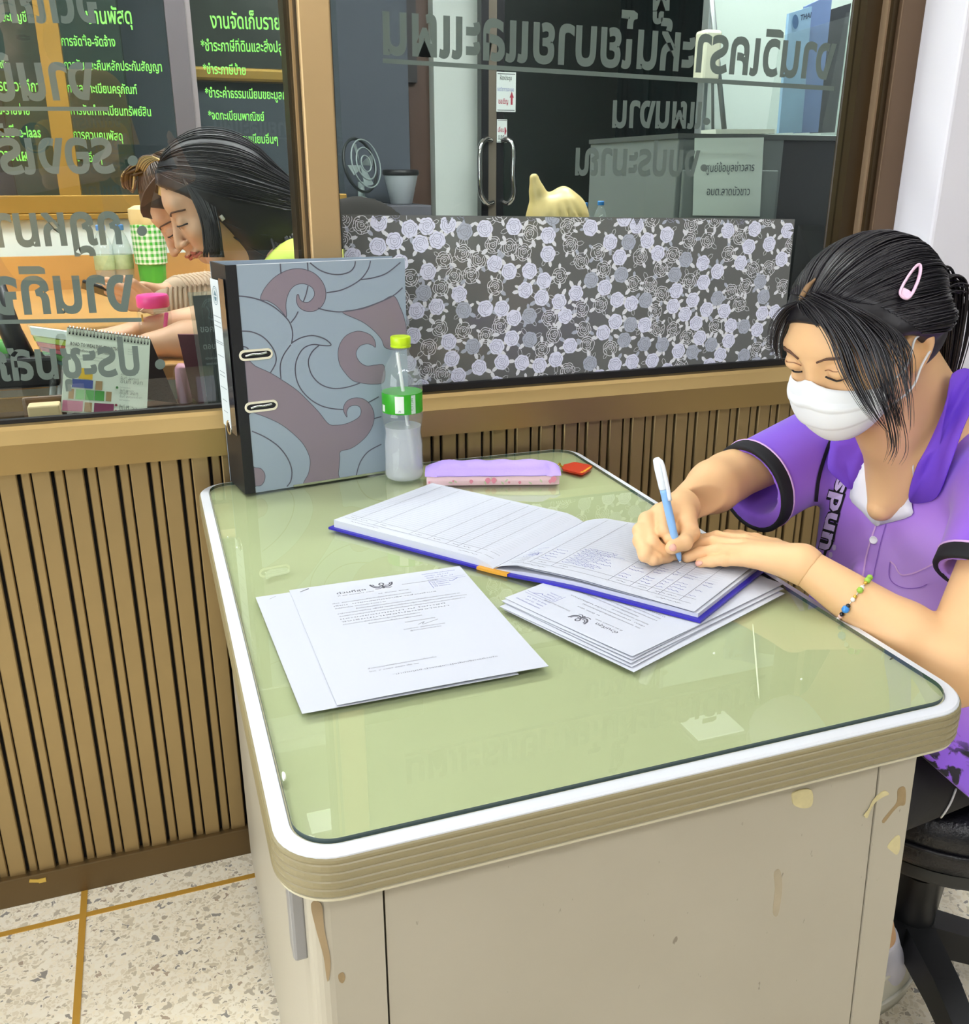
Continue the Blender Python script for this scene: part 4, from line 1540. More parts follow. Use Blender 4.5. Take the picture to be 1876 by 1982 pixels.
def zr(u):   # top of the right leaf: springs up from the spine, then falls
    t = (u - US) / (LW - 0.008 - US)
    return under(u) + 0.0035 + 0.0130 * (min(1, t / 0.13) ** 0.55) * (1 - 0.50 * max(0, (t - 0.13) / 0.87)) * (1 if t > 0 else 0)


def block(name, u0, u1, zf, v0, v1, n=30, bottom=None, m=M_PAPER, thick=None):
    V, F = [], []
    for i in range(n + 1):
        t = i / n
        t = t ** 1.7 if u0 < u1 and abs(u0 - US) < 0.01 else t
        u = u0 + (u1 - u0) * t
        top = zf(u)
        bot = (under(u) + 0.0032) if thick is None else top - thick
        V += [lp(u, v0, bot), lp(u, v0, top), lp(u, v1, top), lp(u, v1, bot)]
    for i in range(n):
        for j in range(4):
            F.append((i * 4 + j, (i + 1) * 4 + j, (i + 1) * 4 + (j + 1) % 4, i * 4 + (j + 1) % 4))
    F += [(3, 2, 1, 0), (n * 4, n * 4 + 1, n * 4 + 2, n * 4 + 3)]
    return raw(name, V, F, m, ledger)


pl_ = block('left_pages', US - 0.001, 0.006, zl, 0.001, LH)
lowr = lambda u: under(u) + 0.0036 + 0.0045 * min(1, max(0, (u - US) / 0.05)) ** 0.8
block('right_pages', US + 0.001, LW - 0.006, lowr, 0.002, LH)
pr_ = block('right_leaf', US + 0.0005, LW - 0.010, zr, 0.0005, LH - 0.001, thick=0.0004, n=40)
block('right_leaf', US + 0.0005, LW - 0.007, lambda u: zr(u) - 0.0022 * min(1, (u - US) / .06), 0.0015, LH - 0.001, thick=0.0004, n=40)


def on_page(zf, pts2, off=0.00025):
    return [lp(u, v, zf(u) + off) for u, v in pts2]


def pstroke(zf, pts, w_, sub=1):
    P = smooth_poly(pts, sub) if sub > 1 else np.asarray(pts, float)
    V2, F2 = ribbon2d(P, w_)
    return on_page(zf, V2), F2


def rule_u(zf, u, v0, v1, w_=0.0006):
    return pstroke(zf, [(u, v0), (u, v1)], w_)


def rule_v(zf, v, u0, u1, w_=0.0006):
    n = 24
    return pstroke(zf, [(u0 + (u1 - u0) * (t / n) ** 1.0, v) for t in range(n + 1)], w_)


colsL = [0.030, 0.064, 0.126, 0.157, 0.188, 0.206, 0.236]
colsR = [US + q for q in (0.042, 0.072, 0.150, 0.178, 0.200, 0.214, 0.240)]
rl, rf = [], []
for u in colsL: rl.append(rule_u(zl, u, 0.017, LH - 0.006))
for u in colsR: rl.append(rule_u(zr, u, 0.017, LH - 0.006))
for v in (0.017, 0.030):
    rl.append(rule_v(zl, v, 0.012, US - 0.012))
    rl.append(rule_v(zr, v, US + 0.012, LW - 0.022))
for k in range(26):
    v = 0.036 + 0.0065 * k
    rf.append(rule_v(zl, v, 0.012, US - 0.012, 0.0004))
    if k > 6: rf.append(rule_v(zr, v, US + 0.014, LW - 0.022, 0.0004))
tag(raw('ruled_lines', *join_data(rl), mat('page_rule_grey', '#82858f', 0.7), pl_), kind='stuff')
tag(raw('ruled_rows', *join_data(rf), mat('page_rule_faint', '#abafbc', 0.7), pl_), kind='stuff')
rnd = random.Random(11)


def scrib(zf, u, v, L, size=0.0022, w_=0.0005):
    """one handwritten line running along the page towards the spine side"""
    pts, t = [], 0.0
    while t < L:
        pts.append((u + t, v + rnd.uniform(-1, 1) * size * 0.5))
        t += size * rnd.uniform(.3, .7)
    return pstroke(zf, pts, w_, 2)


hw, hd = [], []
hdr = [(q + 0.006) for q in [0.010] + colsL[:-1]]
for u in hdr: hd.append(scrib(zl, u, 0.0235, 0.012))
hd.append(scrib(zl, 0.215, 0.010, 0.03))
hd.append(scrib(zl, 0.03, 0.010, 0.05))
for u in [US + 0.016] + colsR[:-1]: hd.append(scrib(zr, u + 0.008, 0.0235, 0.012))
hd.append(scrib(zr, US + 0.02, 0.010, 0.05))
hd.append(scrib(zr, LW - 0.06, 0.010, 0.03))
for r_ in range(7):
    v = 0.037 + 0.0085 * r_
    for (ua, L, pr) in ((US + 0.018, 0.018, .6), (colsR[0] + 0.003, 0.020, .8), (colsR[1] + 0.003, 0.066, 1.0), (colsR[2] + 0.002, 0.020, .6), (colsR[3] + 0.002, 0.016, .8), (colsR[4] + 0.001, 0.010, .9), (colsR[5] + 0.001, 0.02, .8), (colsR[6] + .002, 0.014, .6)):
        if rnd.random() < pr and (r_ < 5 or ua > colsR[1]):
            hw.append(scrib(zr, ua, v, L * rnd.uniform(.6, 1.0), 0.0032, 0.0006))
            if ua == colsR[1] + 0.003: hw.append(scrib(zr, ua + 0.004, v + 0.0042, L * rnd.uniform(.4, .9), 0.0028, 0.0005))
hw.append(pstroke(zr, [(US + 0.018 + 0.02 * abs(math.sin(k * 1.3)), 0.045 + 0.006 * math.cos(k * 2.1)) for k in range(10)], 0.0005, 4))
tag(raw('printed_headings', *join_data(hd), M_INKGREY, pl_), kind='stuff')
tag(raw('handwriting', *join_data(hw), mat('blue_handwriting', '#5a61ac', 0.7), pr_), kind='stuff')

# ------------------------------------------------------------------ pen
PT = onz(1318, 1093, TZ + 0.0192)
PTOP = ond(1275, 904, 1.120)
pax = (PTOP - PT) / np.linalg.norm(PTOP - PT)
PENL = np.linalg.norm(PTOP - PT)
M_PENB = mat('light_blue_pen_grip', '#8fbdf0', 0.4)
M_PENW = mat('white_pen_plastic', '#eef2f6', 0.3)
pen = thing('pen', 'white and light blue ballpoint pen held upright by the writing hand', 'pen', tuple(PT))
raw('pen_tip', *lathe_data([(0.0005, 0.0), (0.0012, 0.002), (0.0016, 0.006)], PT, 12, pax), M_CHROME, pen, smooth=True)
raw('pen_grip', *lathe_data([(0.0016, 0.005), (0.0030, 0.010), (0.0046, 0.022), (0.0050, 0.036), (0.0046, 0.046), (0.0050, 0.056), (0.0050, 0.095), (0.0050, 0.1)], PT, 18, pax), M_PENB, pen, smooth=True)
raw('pen_barrel', *lathe_data([(0.0050, 0.1), (0.0054, 0.102), (0.0056, 0.128), (0.0048, 0.138), (0.0032, 0.140), (0.0032, PENL), (0.0018, PENL + 0.001)], PT, 18, pax), M_PENW, pen, smooth=True)
pa, pb, _ = frame_from(pax)
toC = CAM - PTOP; toC -= (toC @ pax) * pax; toC /= np.linalg.norm(toC)
sideR = np.cross(pax, toC)
cdir = toC * 0.75 + sideR * (0.66 if sideR @ RGT > 0 else -0.66)
cdir /= np.linalg.norm(cdir)
tube('pen_clip', smooth_poly([PT + pax * 0.136 + cdir * 0.003, PT + pax * 0.134 + cdir * 0.0075, PT + pax * 0.11 + cdir * 0.0082, PT + pax * 0.086 + cdir * 0.0068], 4), [0.0025] * 13, M_PENW, pen, 10)
# ================================================================== THE GIRL AT THE DESK
from mathutils.bvhtree import BVHTree
M_SKIN = mat('warm_skin', '#ebbd8c', 0.5, spec=0.35)
M_SKIN.node_tree.nodes['Principled BSDF'].inputs['Subsurface Weight'].default_value = 0.12
M_SKIN.node_tree.nodes['Principled BSDF'].inputs['Subsurface Radius'].default_value = (0.012, 0.005, 0.003)
M_HAIR = mat('black_hair', '#17131a', 0.34, spec=0.6)
M_HAIRB = mat('black_hair_base', '#131016', 0.5)
M_NAIL = mat('pink_nail', '#e8ac98', 0.3)
girl = thing('person', 'girl in purple polo shirt and white face mask writing at the desk', 'person', (0.95, -0.63, 0))
# head frame: f = where the face points, u = crown, l = her left
HYAW, HPIT = math.radians(191), math.radians(31)
hf = np.array([math.cos(HYAW) * math.cos(HPIT), math.sin(HYAW) * math.cos(HPIT), -math.sin(HPIT)])
hu = np.array([math.cos(HYAW) * math.sin(HPIT), math.sin(HYAW) * math.sin(HPIT), math.cos(HPIT)])
hl = np.cross(hu, hf)
HC = ond(1668, 652, 1.08)
HS = 0.86         # this head is a little shorter than the template
HR = np.stack([hf, hl, hu], 1)


def H(f, l, u):
    return HC + hf * f + hl * l + hu * (u * HS)


def hrad(a, b, c):
    return (a, b, c * HS)


SHR, SHL = np.array([0.945, -0.435, 0.890]), np.array([0.880, -0.785, 0.885])
ELR, ELL = ond(1408, 925, 1.29), np.array([0.745, -0.845, 0.722])
WRR, WRL = ond(1318, 982, 1.215), onz(1552, 1092, 0.800)
NECK0 = np.array([0.905, -0.615, 0.905])
fb = Field((0.43, -0.98, 0.60), (1.14, -0.28, 1.20), 0.0024)
# skull and face
fb.ell(H(-0.012, 0, 0.030), hrad(0.092, 0.072, 0.088), HR, 0.01)
fb.ell(H(0.022, 0, -0.030), hrad(0.066, 0.060, 0.078), HR, 0.02)
fb.ell(H(0.050, 0, -0.082), hrad(0.030, 0.034, 0.026), HR, 0.02)
fb.ell(H(0.066, 0, 0.036), hrad(0.016, 0.048, 0.020), HR, 0.015)           # forehead and brow
fb.ell(H(0.055, 0.030, -0.022), hrad(0.026, 0.026, 0.022), HR, 0.012)      # cheeks
fb.ell(H(0.055, -0.030, -0.022), hrad(0.026, 0.026, 0.022), HR, 0.012)
fb.chain([H(0.080, 0, 0.018), H(0.086, 0, -0.012), H(0.084, 0, -0.024)], [0.008, 0.009, 0.010], 0.010)
for sgn in (1, -1):
    fb.ell(H(0.090, 0.032 * sgn, 0.018), hrad(0.012, 0.016, 0.010), HR, 0.010, op='sub')      # eye sockets
    fb.ell(H(0.073, 0.031 * sgn, 0.016), hrad(0.0125, 0.0135, 0.0125), HR, 0.003)             # lids over the eyeballs
# lips under the mask
fb.ell(H(0.083, 0, -0.062), hrad(0.010, 0.024, 0.010), HR, 0.008)
# ears
for sgn in (1, -1):
    ec = lambda f, u, o=0.0: H(f + 0.012, sgn * (0.068 + o * 0.8), u * 0.88 - 0.003)
    rim = smooth_poly([ec(-0.002, -0.030, 0.002), ec(-0.014, -0.026, 0.005), ec(-0.024, -0.006, 0.011), ec(-0.025, 0.012, 0.013), ec(-0.016, 0.027, 0.011), ec(-0.004, 0.028, 0.006), ec(0.004, 0.014, 0.002)], 3)
    fb.chain(rim, [0.0048] * len(rim), 0.004)
    fb.ell(ec(-0.010, 0.0, 0.002), hrad(0.016, 0.005, 0.024), HR, 0.004)
    fb.ell(ec(-0.001, -0.006, 0.004), hrad(0.004, 0.004, 0.007), HR, 0.004)
    fb.ell(ec(-0.010, -0.002, 0.012), hrad(0.008, 0.006, 0.012), HR, 0.004, op='sub')
# neck
fb.cap(H(-0.030, 0, -0.055), NECK0 + np.array([0.01, 0, 0.0]), 0.050, 0.054, 0.02)
fb.cap(H(0.012, 0.0, -0.085), NECK0 + np.array([-0.035, 0, -0.045]), 0.034, 0.040, 0.02)
fb.cap(SHR + np.array([0, 0, -0.01]), NECK0 + np.array([0, 0, -0.02]), 0.040, 0.050, 0.03)
fb.cap(SHL + np.array([0, 0, -0.01]), NECK0 + np.array([0, 0, -0.02]), 0.040, 0.050, 0.03)
fb.cap(NECK0 + np.array([-0.040, 0, -0.030]), ond(1704, 985, 1.222), 0.040, 0.016, 0.035)
# chest under the shirt
fb.ell((0.945, -0.615, 0.82), (0.070, 0.120, 0.10), np.array(rotz(0.19)), 0.03)
fb.cap((0.97, -0.62, 0.76), (0.99, -0.62, 0.60), 0.070, 0.08, 0.03)
# arms
def add_arm(g, S_, E_, W_):
    g.cap(S_, E_, 0.042, 0.034, 0.015)
    mid = E_ + (W_ - E_) * 0.30
    g.cap(E_, mid, 0.034, 0.035, 0.012)
    g.cap(mid, W_, 0.035, 0.0215, 0.012)


add_arm(fb, SHR, ELR, WRR)
add_arm(fb, SHL, ELL, WRL)
fb.ell(ELL + np.array([0.0, 0.0, -0.004]), (0.040, 0.042, 0.042), None, 0.015)      # elbow pressed against the desk edge

# ---- right hand, closed round the pen (pixel, depth) -> joints
def J(*q): return [ond(*a) for a in q]


RH = {
    'index': (J((1279, 990, 1.184), (1286, 1026, 1.152), (1297, 1042, 1.149), (1305, 1052, 1.152)), (0.0100, 0.0086, 0.0076, 0.0068)),
    'middle': (J((1252, 1006, 1.176), (1263, 1052, 1.146), (1287, 1070, 1.148), (1306, 1075, 1.160)), (0.0100, 0.0086, 0.0076, 0.0068)),
    'ring': (J((1240, 1027, 1.166), (1249, 1067, 1.138), (1272, 1081, 1.140), (1294, 1080, 1.156)), (0.0094, 0.0080, 0.0072, 0.0064)),
    'little': (J((1240, 1047, 1.155), (1248, 1076, 1.133), (1264, 1084, 1.134), (1282, 1081, 1.148)), (0.0084, 0.0070, 0.0062, 0.0056)),
    'thumb': (J((1326, 1000, 1.198), (1337, 1032, 1.168), (1325, 1050, 1.142), (1301, 1060, 1.133)), (0.0150, 0.0110, 0.0094, 0.0084)),
}
kf = 0.0022
HH = 0.0013
fr_ = Field(np.min([q for p_, r_ in RH.values() for q in p_] + [WRR], 0) - 0.04, np.max([q for p_, r_ in RH.values() for q in p_] + [WRR], 0) + 0.045, HH)
add_arm(fr_, SHR, ELR, WRR)
for nm in ('index', 'middle', 'ring', 'little'):
    fr_.cap(WRR, RH[nm][0][0], 0.0175, 0.0098, 0.006)
fr_.cap(WRR, RH['thumb'][0][0], 0.019, 0.015, 0.008)
fr_.cap(RH['thumb'][0][0], RH['index'][0][0], 0.012, 0.0085, 0.006)
fr_.cap(ond(1300, 1030, 1.185), ond(1278, 1050, 1.172), 0.012, 0.012, 0.004)
for nm, (pts, rs) in RH.items():
    for i in range(3):
        fr_.cap(pts[i], pts[i + 1], rs[i], rs[i + 1], 0.004 if i == 0 else kf)
    for i in (1, 2):
        fr_.ell(pts[i], (rs[i] * 1.06,) * 3, None, 0.003)
wd_ = (ELR - WRR) / np.linalg.norm(ELR - WRR)
fr_.cut(WRR + wd_ * 0.012, wd_)
fb.trim(WRR + wd_ * 0.008, -wd_, 0.13)
# ---- left hand, flat on the page
ZP = TZ + 0.018


def Jz(*q): return [onz(*a) for a in q]


LHD = {
    'little': (Jz((1455, 1083, ZP + 0.020), (1404, 1083, ZP + 0.015), (1378, 1086, ZP + 0.010), (1356, 1089, ZP + 0.006)), (0.0092, 0.0078, 0.0070, 0.0062)),
    'ring': (Jz((1446, 1069, ZP + 0.024), (1390, 1065, ZP + 0.020), (1355, 1071, ZP + 0.012), (1330, 1079, ZP + 0.007)), (0.0098, 0.0084, 0.0076, 0.0068)),
    'middle': (Jz((1440, 1058, ZP + 0.025), (1382, 1051, ZP + 0.021), (1345, 1056, ZP + 0.013), (1318, 1064, ZP + 0.007)), (0.0100, 0.0086, 0.0078, 0.0070)),
    'index': (Jz((1443, 1049, ZP + 0.022), (1388, 1041, ZP + 0.018), (1352, 1046, ZP + 0.011), (1326, 1052, ZP + 0.007)), (0.0098, 0.0086, 0.0078, 0.0070)),
    'thumb': (Jz((1500, 1062, ZP + 0.006), (1462, 1048, ZP + 0.004), (1432, 1040, ZP + 0.006), (1408, 1036, ZP + 0.006)), (0.0130, 0.0105, 0.0090, 0.0080)),
}
fl_ = Field(np.min([q for p_, r_ in LHD.values() for q in p_] + [WRL], 0) - 0.04, np.max([q for p_, r_ in LHD.values() for q in p_] + [WRL], 0) + 0.05, HH)
add_arm(fl_, SHL, ELL, WRL)
for nm in ('index', 'middle', 'ring', 'little'):
    fl_.cap(WRL, LHD[nm][0][0], 0.0195, 0.0102, 0.008)
fl_.cap(WRL, LHD['thumb'][0][0], 0.020, 0.013, 0.008)
for nm, (pts, rs) in LHD.items():
    for i in range(3):
        fl_.cap(pts[i], pts[i + 1], rs[i], rs[i + 1], 0.004 if i == 0 else kf)
    for i in (1, 2):
        fl_.ell(pts[i], (rs[i] * 1.06,) * 3, None, 0.003)
wd_ = (ELL - WRL) / np.linalg.norm(ELL - WRL)
fl_.cut(WRL + wd_ * 0.012, wd_)
fb.trim(WRL + wd_ * 0.008, -wd_, 0.13)
body = fb.obj('body', M_SKIN, girl, relax=1, extra=((fr_, 1), (fl_, 1)))


def world_bvh(o):
    off = Vector((0, 0, 0))
    q = o
    while q is not None:
        off += q.location
        q = q.parent
    me = o.data
    return BVHTree.FromPolygons([tuple(v.co + off) for v in me.vertices], [tuple(p_.vertices) for p_ in me.polygons])


bv_body = world_bvh(body)


def cast(bv, px, py, off=0.001, default=None):
    """point of a built surface under a photo pixel, lifted off it"""
    d = Vector(tuple(ray(px, py))).normalized()
    loc, nrm, i, dist = bv.ray_cast(Vector(tuple(CAM)), d)
    if loc is None:
        return None if default is None else ond(px, py, default)
    nrm = nrm if nrm.dot(d) < 0 else -nrm
    return np.array(loc + nrm * off)


def cast_path(bv, pix, off=0.001, sub=4, default=None, closed=False):
    P = smooth_poly(pix, sub, closed)
    return [q for q in (cast(bv, a, b_, off, default) for a, b_ in P) if q is not None]


def surf_ribbon(bv, pix, w_px, off=0.0006, sub=4, default=None):
    P = smooth_poly(pix, sub)
    V2, F2 = ribbon2d(P, w_px)
    V = [cast(bv, a, b_, off, default) for a, b_ in V2]
    ok = [v is not None for v in V]
    F2 = [f for f in F2 if all(ok[i] for i in f)]
    return [v if v is not None else np.zeros(3) for v in V], F2


def surf_fill(name, bv, pix, m, parent, off=0.0008, th=0.0006, sub=3, default=None, n=10, smooth_edge=True):
    """a patch with the outline pix laid on a surface: fan of rings so that it follows the curvature"""
    P = smooth_poly(pix, sub, closed=True) if smooth_edge else np.asarray(pix, float)
    c = P.mean(0)
    V, F = [], []
    k = len(P)
    rings = [1.0, 0.75, 0.5, 0.25]
    Q = [c + (q - c) * r_ for r_ in rings for q in P] + [c]
    V = [cast(bv, q[0], q[1], off, default) for q in Q]
    ok = [i for i, v in enumerate(V) if v is not None]
    if not ok:
        return None
    for i, v in enumerate(V):
        if v is None:
            V[i] = V[min(ok, key=lambda j: (Q[j][0] - Q[i][0]) ** 2 + (Q[j][1] - Q[i][1]) ** 2)]
    for i in range(len(rings) - 1):
        for j in range(k):
            F.append((i * k + j, i * k + (j + 1) % k, (i + 1) * k + (j + 1) % k, (i + 1) * k + j))
    b_ = (len(rings) - 1) * k
    for j in range(k):
        F.append((b_ + j, b_ + (j + 1) % k, len(V) - 1))
    o = raw(name, V, F, m, parent, smooth=True)
    if th:
        md = o.modifiers.new('thickness', 'SOLIDIFY')
        md.thickness = th
        md.offset = 0
    return o


# nails
for nm, px_ in (('thumb', [(1297, 1056), (1305, 1053), (1309, 1060), (1307, 1066), (1300, 1066), (1296, 1062)]), ('little', [(1348, 1087), (1358, 1086), (1360, 1091), (1350, 1096), (1346, 1093)])):
    surf_fill('fingernail', bv_body, px_, M_NAIL, body, 0.0006, 0.0008)
# brows, lashes and lips
M_BROW = mat('eyebrow', '#5d4030', 0.7)
M_LASH = mat('eyelash', '#1a1214', 0.6)


def face_pt(l, u, off=0.001):
    """point on the face seen along -f at (l,u)"""
    o = H(0.2, l, u)
    loc, nrm, i, dist = bv_body.ray_cast(Vector(tuple(o)), Vector(tuple(-hf)))
    return np.array(loc) + hf * off


for sgn in (1, -1):
    tube('eyebrow', smooth_poly([face_pt(sgn * l_, u_, 0.0012) for l_, u_ in ((0.013, 0.033), (0.026, 0.039), (0.038, 0.039), (0.052, 0.031))], 3), [0.0012] * 3 + [0.0018] * 4 + [0.0012] * 3, M_BROW, body, 6)
    tube('eyelash', smooth_poly([face_pt(sgn * l_, u_, 0.0022) for l_, u_ in ((0.017, 0.009), (0.025, 0.005), (0.034, 0.005), (0.046, 0.010))], 3), 0.0011, M_LASH, body, 6)
    tube('eyelid_crease', smooth_poly([face_pt(sgn * l_, u_, 0.0006) for l_, u_ in ((0.017, 0.017), (0.025, 0.022), (0.036, 0.022), (0.046, 0.015))], 3), 0.0006, mat('eyelid_crease', '#9a6a4c', 0.6), body, 6)

# ------------------------------------------------------------------ shirt
def shirt_mat():
    """sublimation-print polo: violet shoulders and sleeves running into lilac on the chest, dark swirls at the hem"""
    m = bpy.data.materials.new('violet_polo_print')
    m.use_nodes = True
    nt = m.node_tree
    b = nt.nodes['Principled BSDF']
    b.inputs['Roughness'].default_value = 0.72
    b.inputs['Sheen Weight'].default_value = 0.25
    tc = nt.nodes.new('ShaderNodeTexCoord')
    sep = nt.nodes.new('ShaderNodeSeparateXYZ')
    nt.links.new(tc.outputs['Object'], sep.inputs[0])
    dist = nt.nodes.new('ShaderNodeVectorMath')
    dist.operation = 'DISTANCE'
    dist.inputs[1].default_value = (-0.10, -0.05, 0.70)
    mp = nt.nodes.new('ShaderNodeMapping')
    mp.inputs['Scale'].default_value = (0.9, 1.0, 1.0)
    nt.links.new(tc.outputs['Object'], dist.inputs[0])
    nz = nt.nodes.new('ShaderNodeTexNoise')
    nz.inputs['Scale'].default_value = 9
    nt.links.new(tc.outputs['Object'], nz.inputs['Vector'])
    ad = nt.nodes.new('ShaderNodeMath')
    ad.operation = 'MULTIPLY_ADD'
    ad.inputs[1].default_value = 0.08
    nt.links.new(nz.outputs['Fac'], ad.inputs[0])
    nt.links.new(dist.outputs['Value'], ad.inputs[2])
    rp = nt.nodes.new('ShaderNodeValToRGB')
    e = rp.color_ramp.elements
    e[0].position, e[0].color = 0.06, hexc('#cfa6f4')
    e[1].position, e[1].color = 0.20, hexc('#b27ce8')
    e.new(0.26).color = hexc('#955fe4')
    e.new(0.34).color = hexc('#7f4fda')
    nt.links.new(ad.outputs[0], rp.inputs[0])
    # dark swirl print low on the shirt
    nv = nt.nodes.new('ShaderNodeTexNoise')
    nv.inputs['Scale'].default_value = 16
    nv.inputs['Distortion'].default_value = 2.5
    nv.inputs['Detail'].default_value = 5
    nt.links.new(tc.outputs['Object'], nv.inputs['Vector'])
    r2 = nt.nodes.new('ShaderNodeValToRGB')
    r2.color_ramp.elements[0].position, r2.color_ramp.elements[0].color = 0.53, (0, 0, 0, 1)
    r2.color_ramp.elements[1].position, r2.color_ramp.elements[1].color = 0.57, (1, 1, 1, 1)
    nt.links.new(nv.outputs['Fac'], r2.inputs[0])
    lt = nt.nodes.new('ShaderNodeMapRange')
    lt.inputs[1].default_value = 0.620
    lt.inputs[2].default_value = 0.600
    nt.links.new(sep.outputs['Z'], lt.inputs[0])
    hem = nt.nodes.new('ShaderNodeMath')
    hem.operation = 'MULTIPLY'
    nt.links.new(r2.outputs[0], hem.inputs[0])
    nt.links.new(lt.outputs[0], hem.inputs[1])
    mx = nt.nodes.new('ShaderNodeMixRGB')
    mx.inputs[2].default_value = hexc('#15101f')
    nt.links.new(hem.outputs[0], mx.inputs[0])
    nt.links.new(rp.outputs[0], mx.inputs[1])
    nt.links.new(mx.outputs[0], b.inputs['Base Color'])
    bn_ = nt.nodes.new('ShaderNodeTexNoise')
    bn_.inputs['Scale'].default_value = 14
    bp_ = nt.nodes.new('ShaderNodeBump')
    bp_.inputs['Strength'].default_value = 0.35
    bp_.inputs['Distance'].default_value = 0.01
    nt.links.new(tc.outputs['Object'], bn_.inputs['Vector'])
    nt.links.new(bn_.outputs['Fac'], bp_.inputs['Height'])
    nt.links.new(bp_.outputs['Normal'], b.inputs['Normal'])
    return m


M_SHIRT = shirt_mat()
M_PURPLE = mat('violet_collar', '#7a4ad6', 0.75)
M_BLKCUFF = mat('black_cuff_rib', '#16161c', 0.8)
M_PIPING = mat('pink_piping', '#e3b8ee', 0.6)
M_WHITECL = mat('white_placket', '#f0eff6', 0.8)
M_CLOTHBLK = mat('black_stripe_print', '#121018', 0.75)

CUR, CUL = ond(1450, 938, 1.295), SHL + (ELL - SHL) * 0.52
fs = Field((0.66, -0.99, 0.44), (1.24, -0.28, 1.00), 0.004)
Rt = np.array(rotz(0.19))
fs.ell((0.945, -0.615, 0.79), (0.098, 0.150, 0.14), Rt, 0.03)
fs.cap((0.95, -0.68, 0.82), (0.985, -0.69, 0.60), 0.090, 0.105, 0.04)
fs.cap((0.925, -0.540, 0.83), (0.945, -0.535, 0.60), 0.092, 0.105, 0.04)
fs.cap((0.93, -0.62, 0.66), (0.93, -0.63, 0.60), 0.10, 0.10, 0.04)
fs.ell((0.985, -0.62, 0.56), (0.15, 0.185, 0.10), None, 0.05)
fs.cap((0.95, -0.735, 0.56), (0.78, -0.765, 0.545), 0.112, 0.098, 0.03)      # shirt tail over the near thigh
# sleeves
fs.cap(SHR + np.array([0.012, -0.02, 0.0]), CUR, 0.062, 0.058, 0.03)
fs.cap(SHL + np.array([0.012, 0.02, 0.0]), CUL, 0.062, 0.058, 0.03)
drp = np.array([0, 0, -1.0])
fs.cap(SHR + drp * 0.03, CUR + drp * 0.024, 0.05, 0.050, 0.02)
fs.cap(SHR, NECK0 + np.array([0.02, 0.02, -0.03]), 0.052, 0.06, 0.03)
fs.cap(SHL, NECK0 + np.array([0.02, -0.02, -0.03]), 0.052, 0.06, 0.03)
# soft folds
for (a, b_, r_) in (((0.93, -0.40, 0.93), (0.84, -0.42, 0.80), 0.010), ((0.87, -0.47, 0.84), (0.95, -0.47, 0.77), 0.010), ((0.83, -0.60, 0.72), (0.88, -0.55, 0.62), 0.009), ((0.83, -0.70, 0.70), (0.87, -0.62, 0.60), 0.010), ((0.86, -0.75, 0.66), (0.90, -0.80, 0.58), 0.010)):
    fs.cap(a, b_, r_, r_, 0.02)
# openings: neck V and the sleeve ends
fs.cap(NECK0 + np.array([0.0, 0, 0.10]), NECK0 + np.array([0.0, 0, -0.01]), 0.070, 0.060, 0.004, op='sub')
VB = ond(1702, 992, 1.185)
fs.cap(NECK0 + np.array([-0.06, 0, 0.02]), VB, 0.060, 0.012, 0.004, op='sub')
for C_, S_, E_ in ((CUR, SHR, ELR), (CUL, SHL, ELL)):
    dd = (C_ - S_) / np.linalg.norm(C_ - S_)
    fs.cap(C_ - dd * 0.035, C_ + dd * 0.10, 0.046, 0.052, 0.004, op='sub')
# flat ends of the sleeves
def sleeve_cut(C_, S_, E_, far=0.13):
    dd = (C_ - S_) / np.linalg.norm(C_ - S_)
    X, Y, Z = fs._grid(np.zeros(3, int), fs.n)
    pl = (X - C_[0]) * dd[0] + (Y - C_[1]) * dd[1] + (Z - C_[2]) * dd[2]
    near = np.sqrt((X - C_[0] - dd[0] * .06) ** 2 + (Y - C_[1] - dd[1] * .06) ** 2 + (Z - C_[2] - dd[2] * .06) ** 2) - far
    fs.f = np.maximum(fs.f, -np.maximum(-pl.astype(np.float32), near.astype(np.float32)))


sleeve_cut(CUR, SHR, ELR)
sleeve_cut(CUL, SHL, ELL, 0.10)
# hem
ha_, hb2 = onx(1764, 1446, 0.77), onx(1880, 1548, 0.80)
hn_ = np.cross(hb2 - ha_, ray(1820, 1500))
hn_ = hn_ if hn_[2] < 0 else -hn_
fs.cut(ha_, hn_)
shirt = fs.obj('shirt', M_SHIRT, girl, relax=3)
bv_shirt = world_bvh(shirt)


def ring_of(bv, c, axis, n=40, rmax=0.12):
    """outline of a body around an axis point (outside-in rays)"""
    a, b_, d = frame_from(axis)
    out = []
    for k in range(n):
        t = 2 * math.pi * k / n
        v = math.cos(t) * a + math.sin(t) * b_
        loc, nrm, i, dist = bv.ray_cast(Vector(tuple(c + v * rmax)), Vector(tuple(-v)))
        out.append((c + v * 0.05) if loc is None or dist > rmax else np.array(loc))
    return out


def cuff(C_, S_, width=0.019, rmax=0.10):
    dd = (C_ - S_) / np.linalg.norm(C_ - S_)
    r0 = ring_of(bv_shirt, C_ - dd * 0.006, dd, rmax=rmax)
    c0 = np.mean(r0, 0)
    n = len(r0)
    V, F = [], []
    for (sh, sc2) in ((-width + 0.006, 1.012), (-width + 0.008, 1.05), (0.004, 1.05), (0.007, 1.02), (0.006, 0.93), (-0.02, 0.90)):
        for q in r0:
            V.append(c0 + (q - c0) * sc2 + dd * sh)
    for i in range(5):
        for j in range(n):
            F.append((i * n + j, i * n + (j + 1) % n, (i + 1) * n + (j + 1) % n, (i + 1) * n + j))
    raw('sleeve_cuff', V, F, M_BLKCUFF, shirt, smooth=True)
    tube('cuff_piping', [c0 + (q - c0) * 1.045 + dd * (-width + 0.0065) for q in r0], 0.0014, M_PIPING, shirt, 6, closed=True)


cuff(CUR, SHR)
cuff(CUL, SHL)

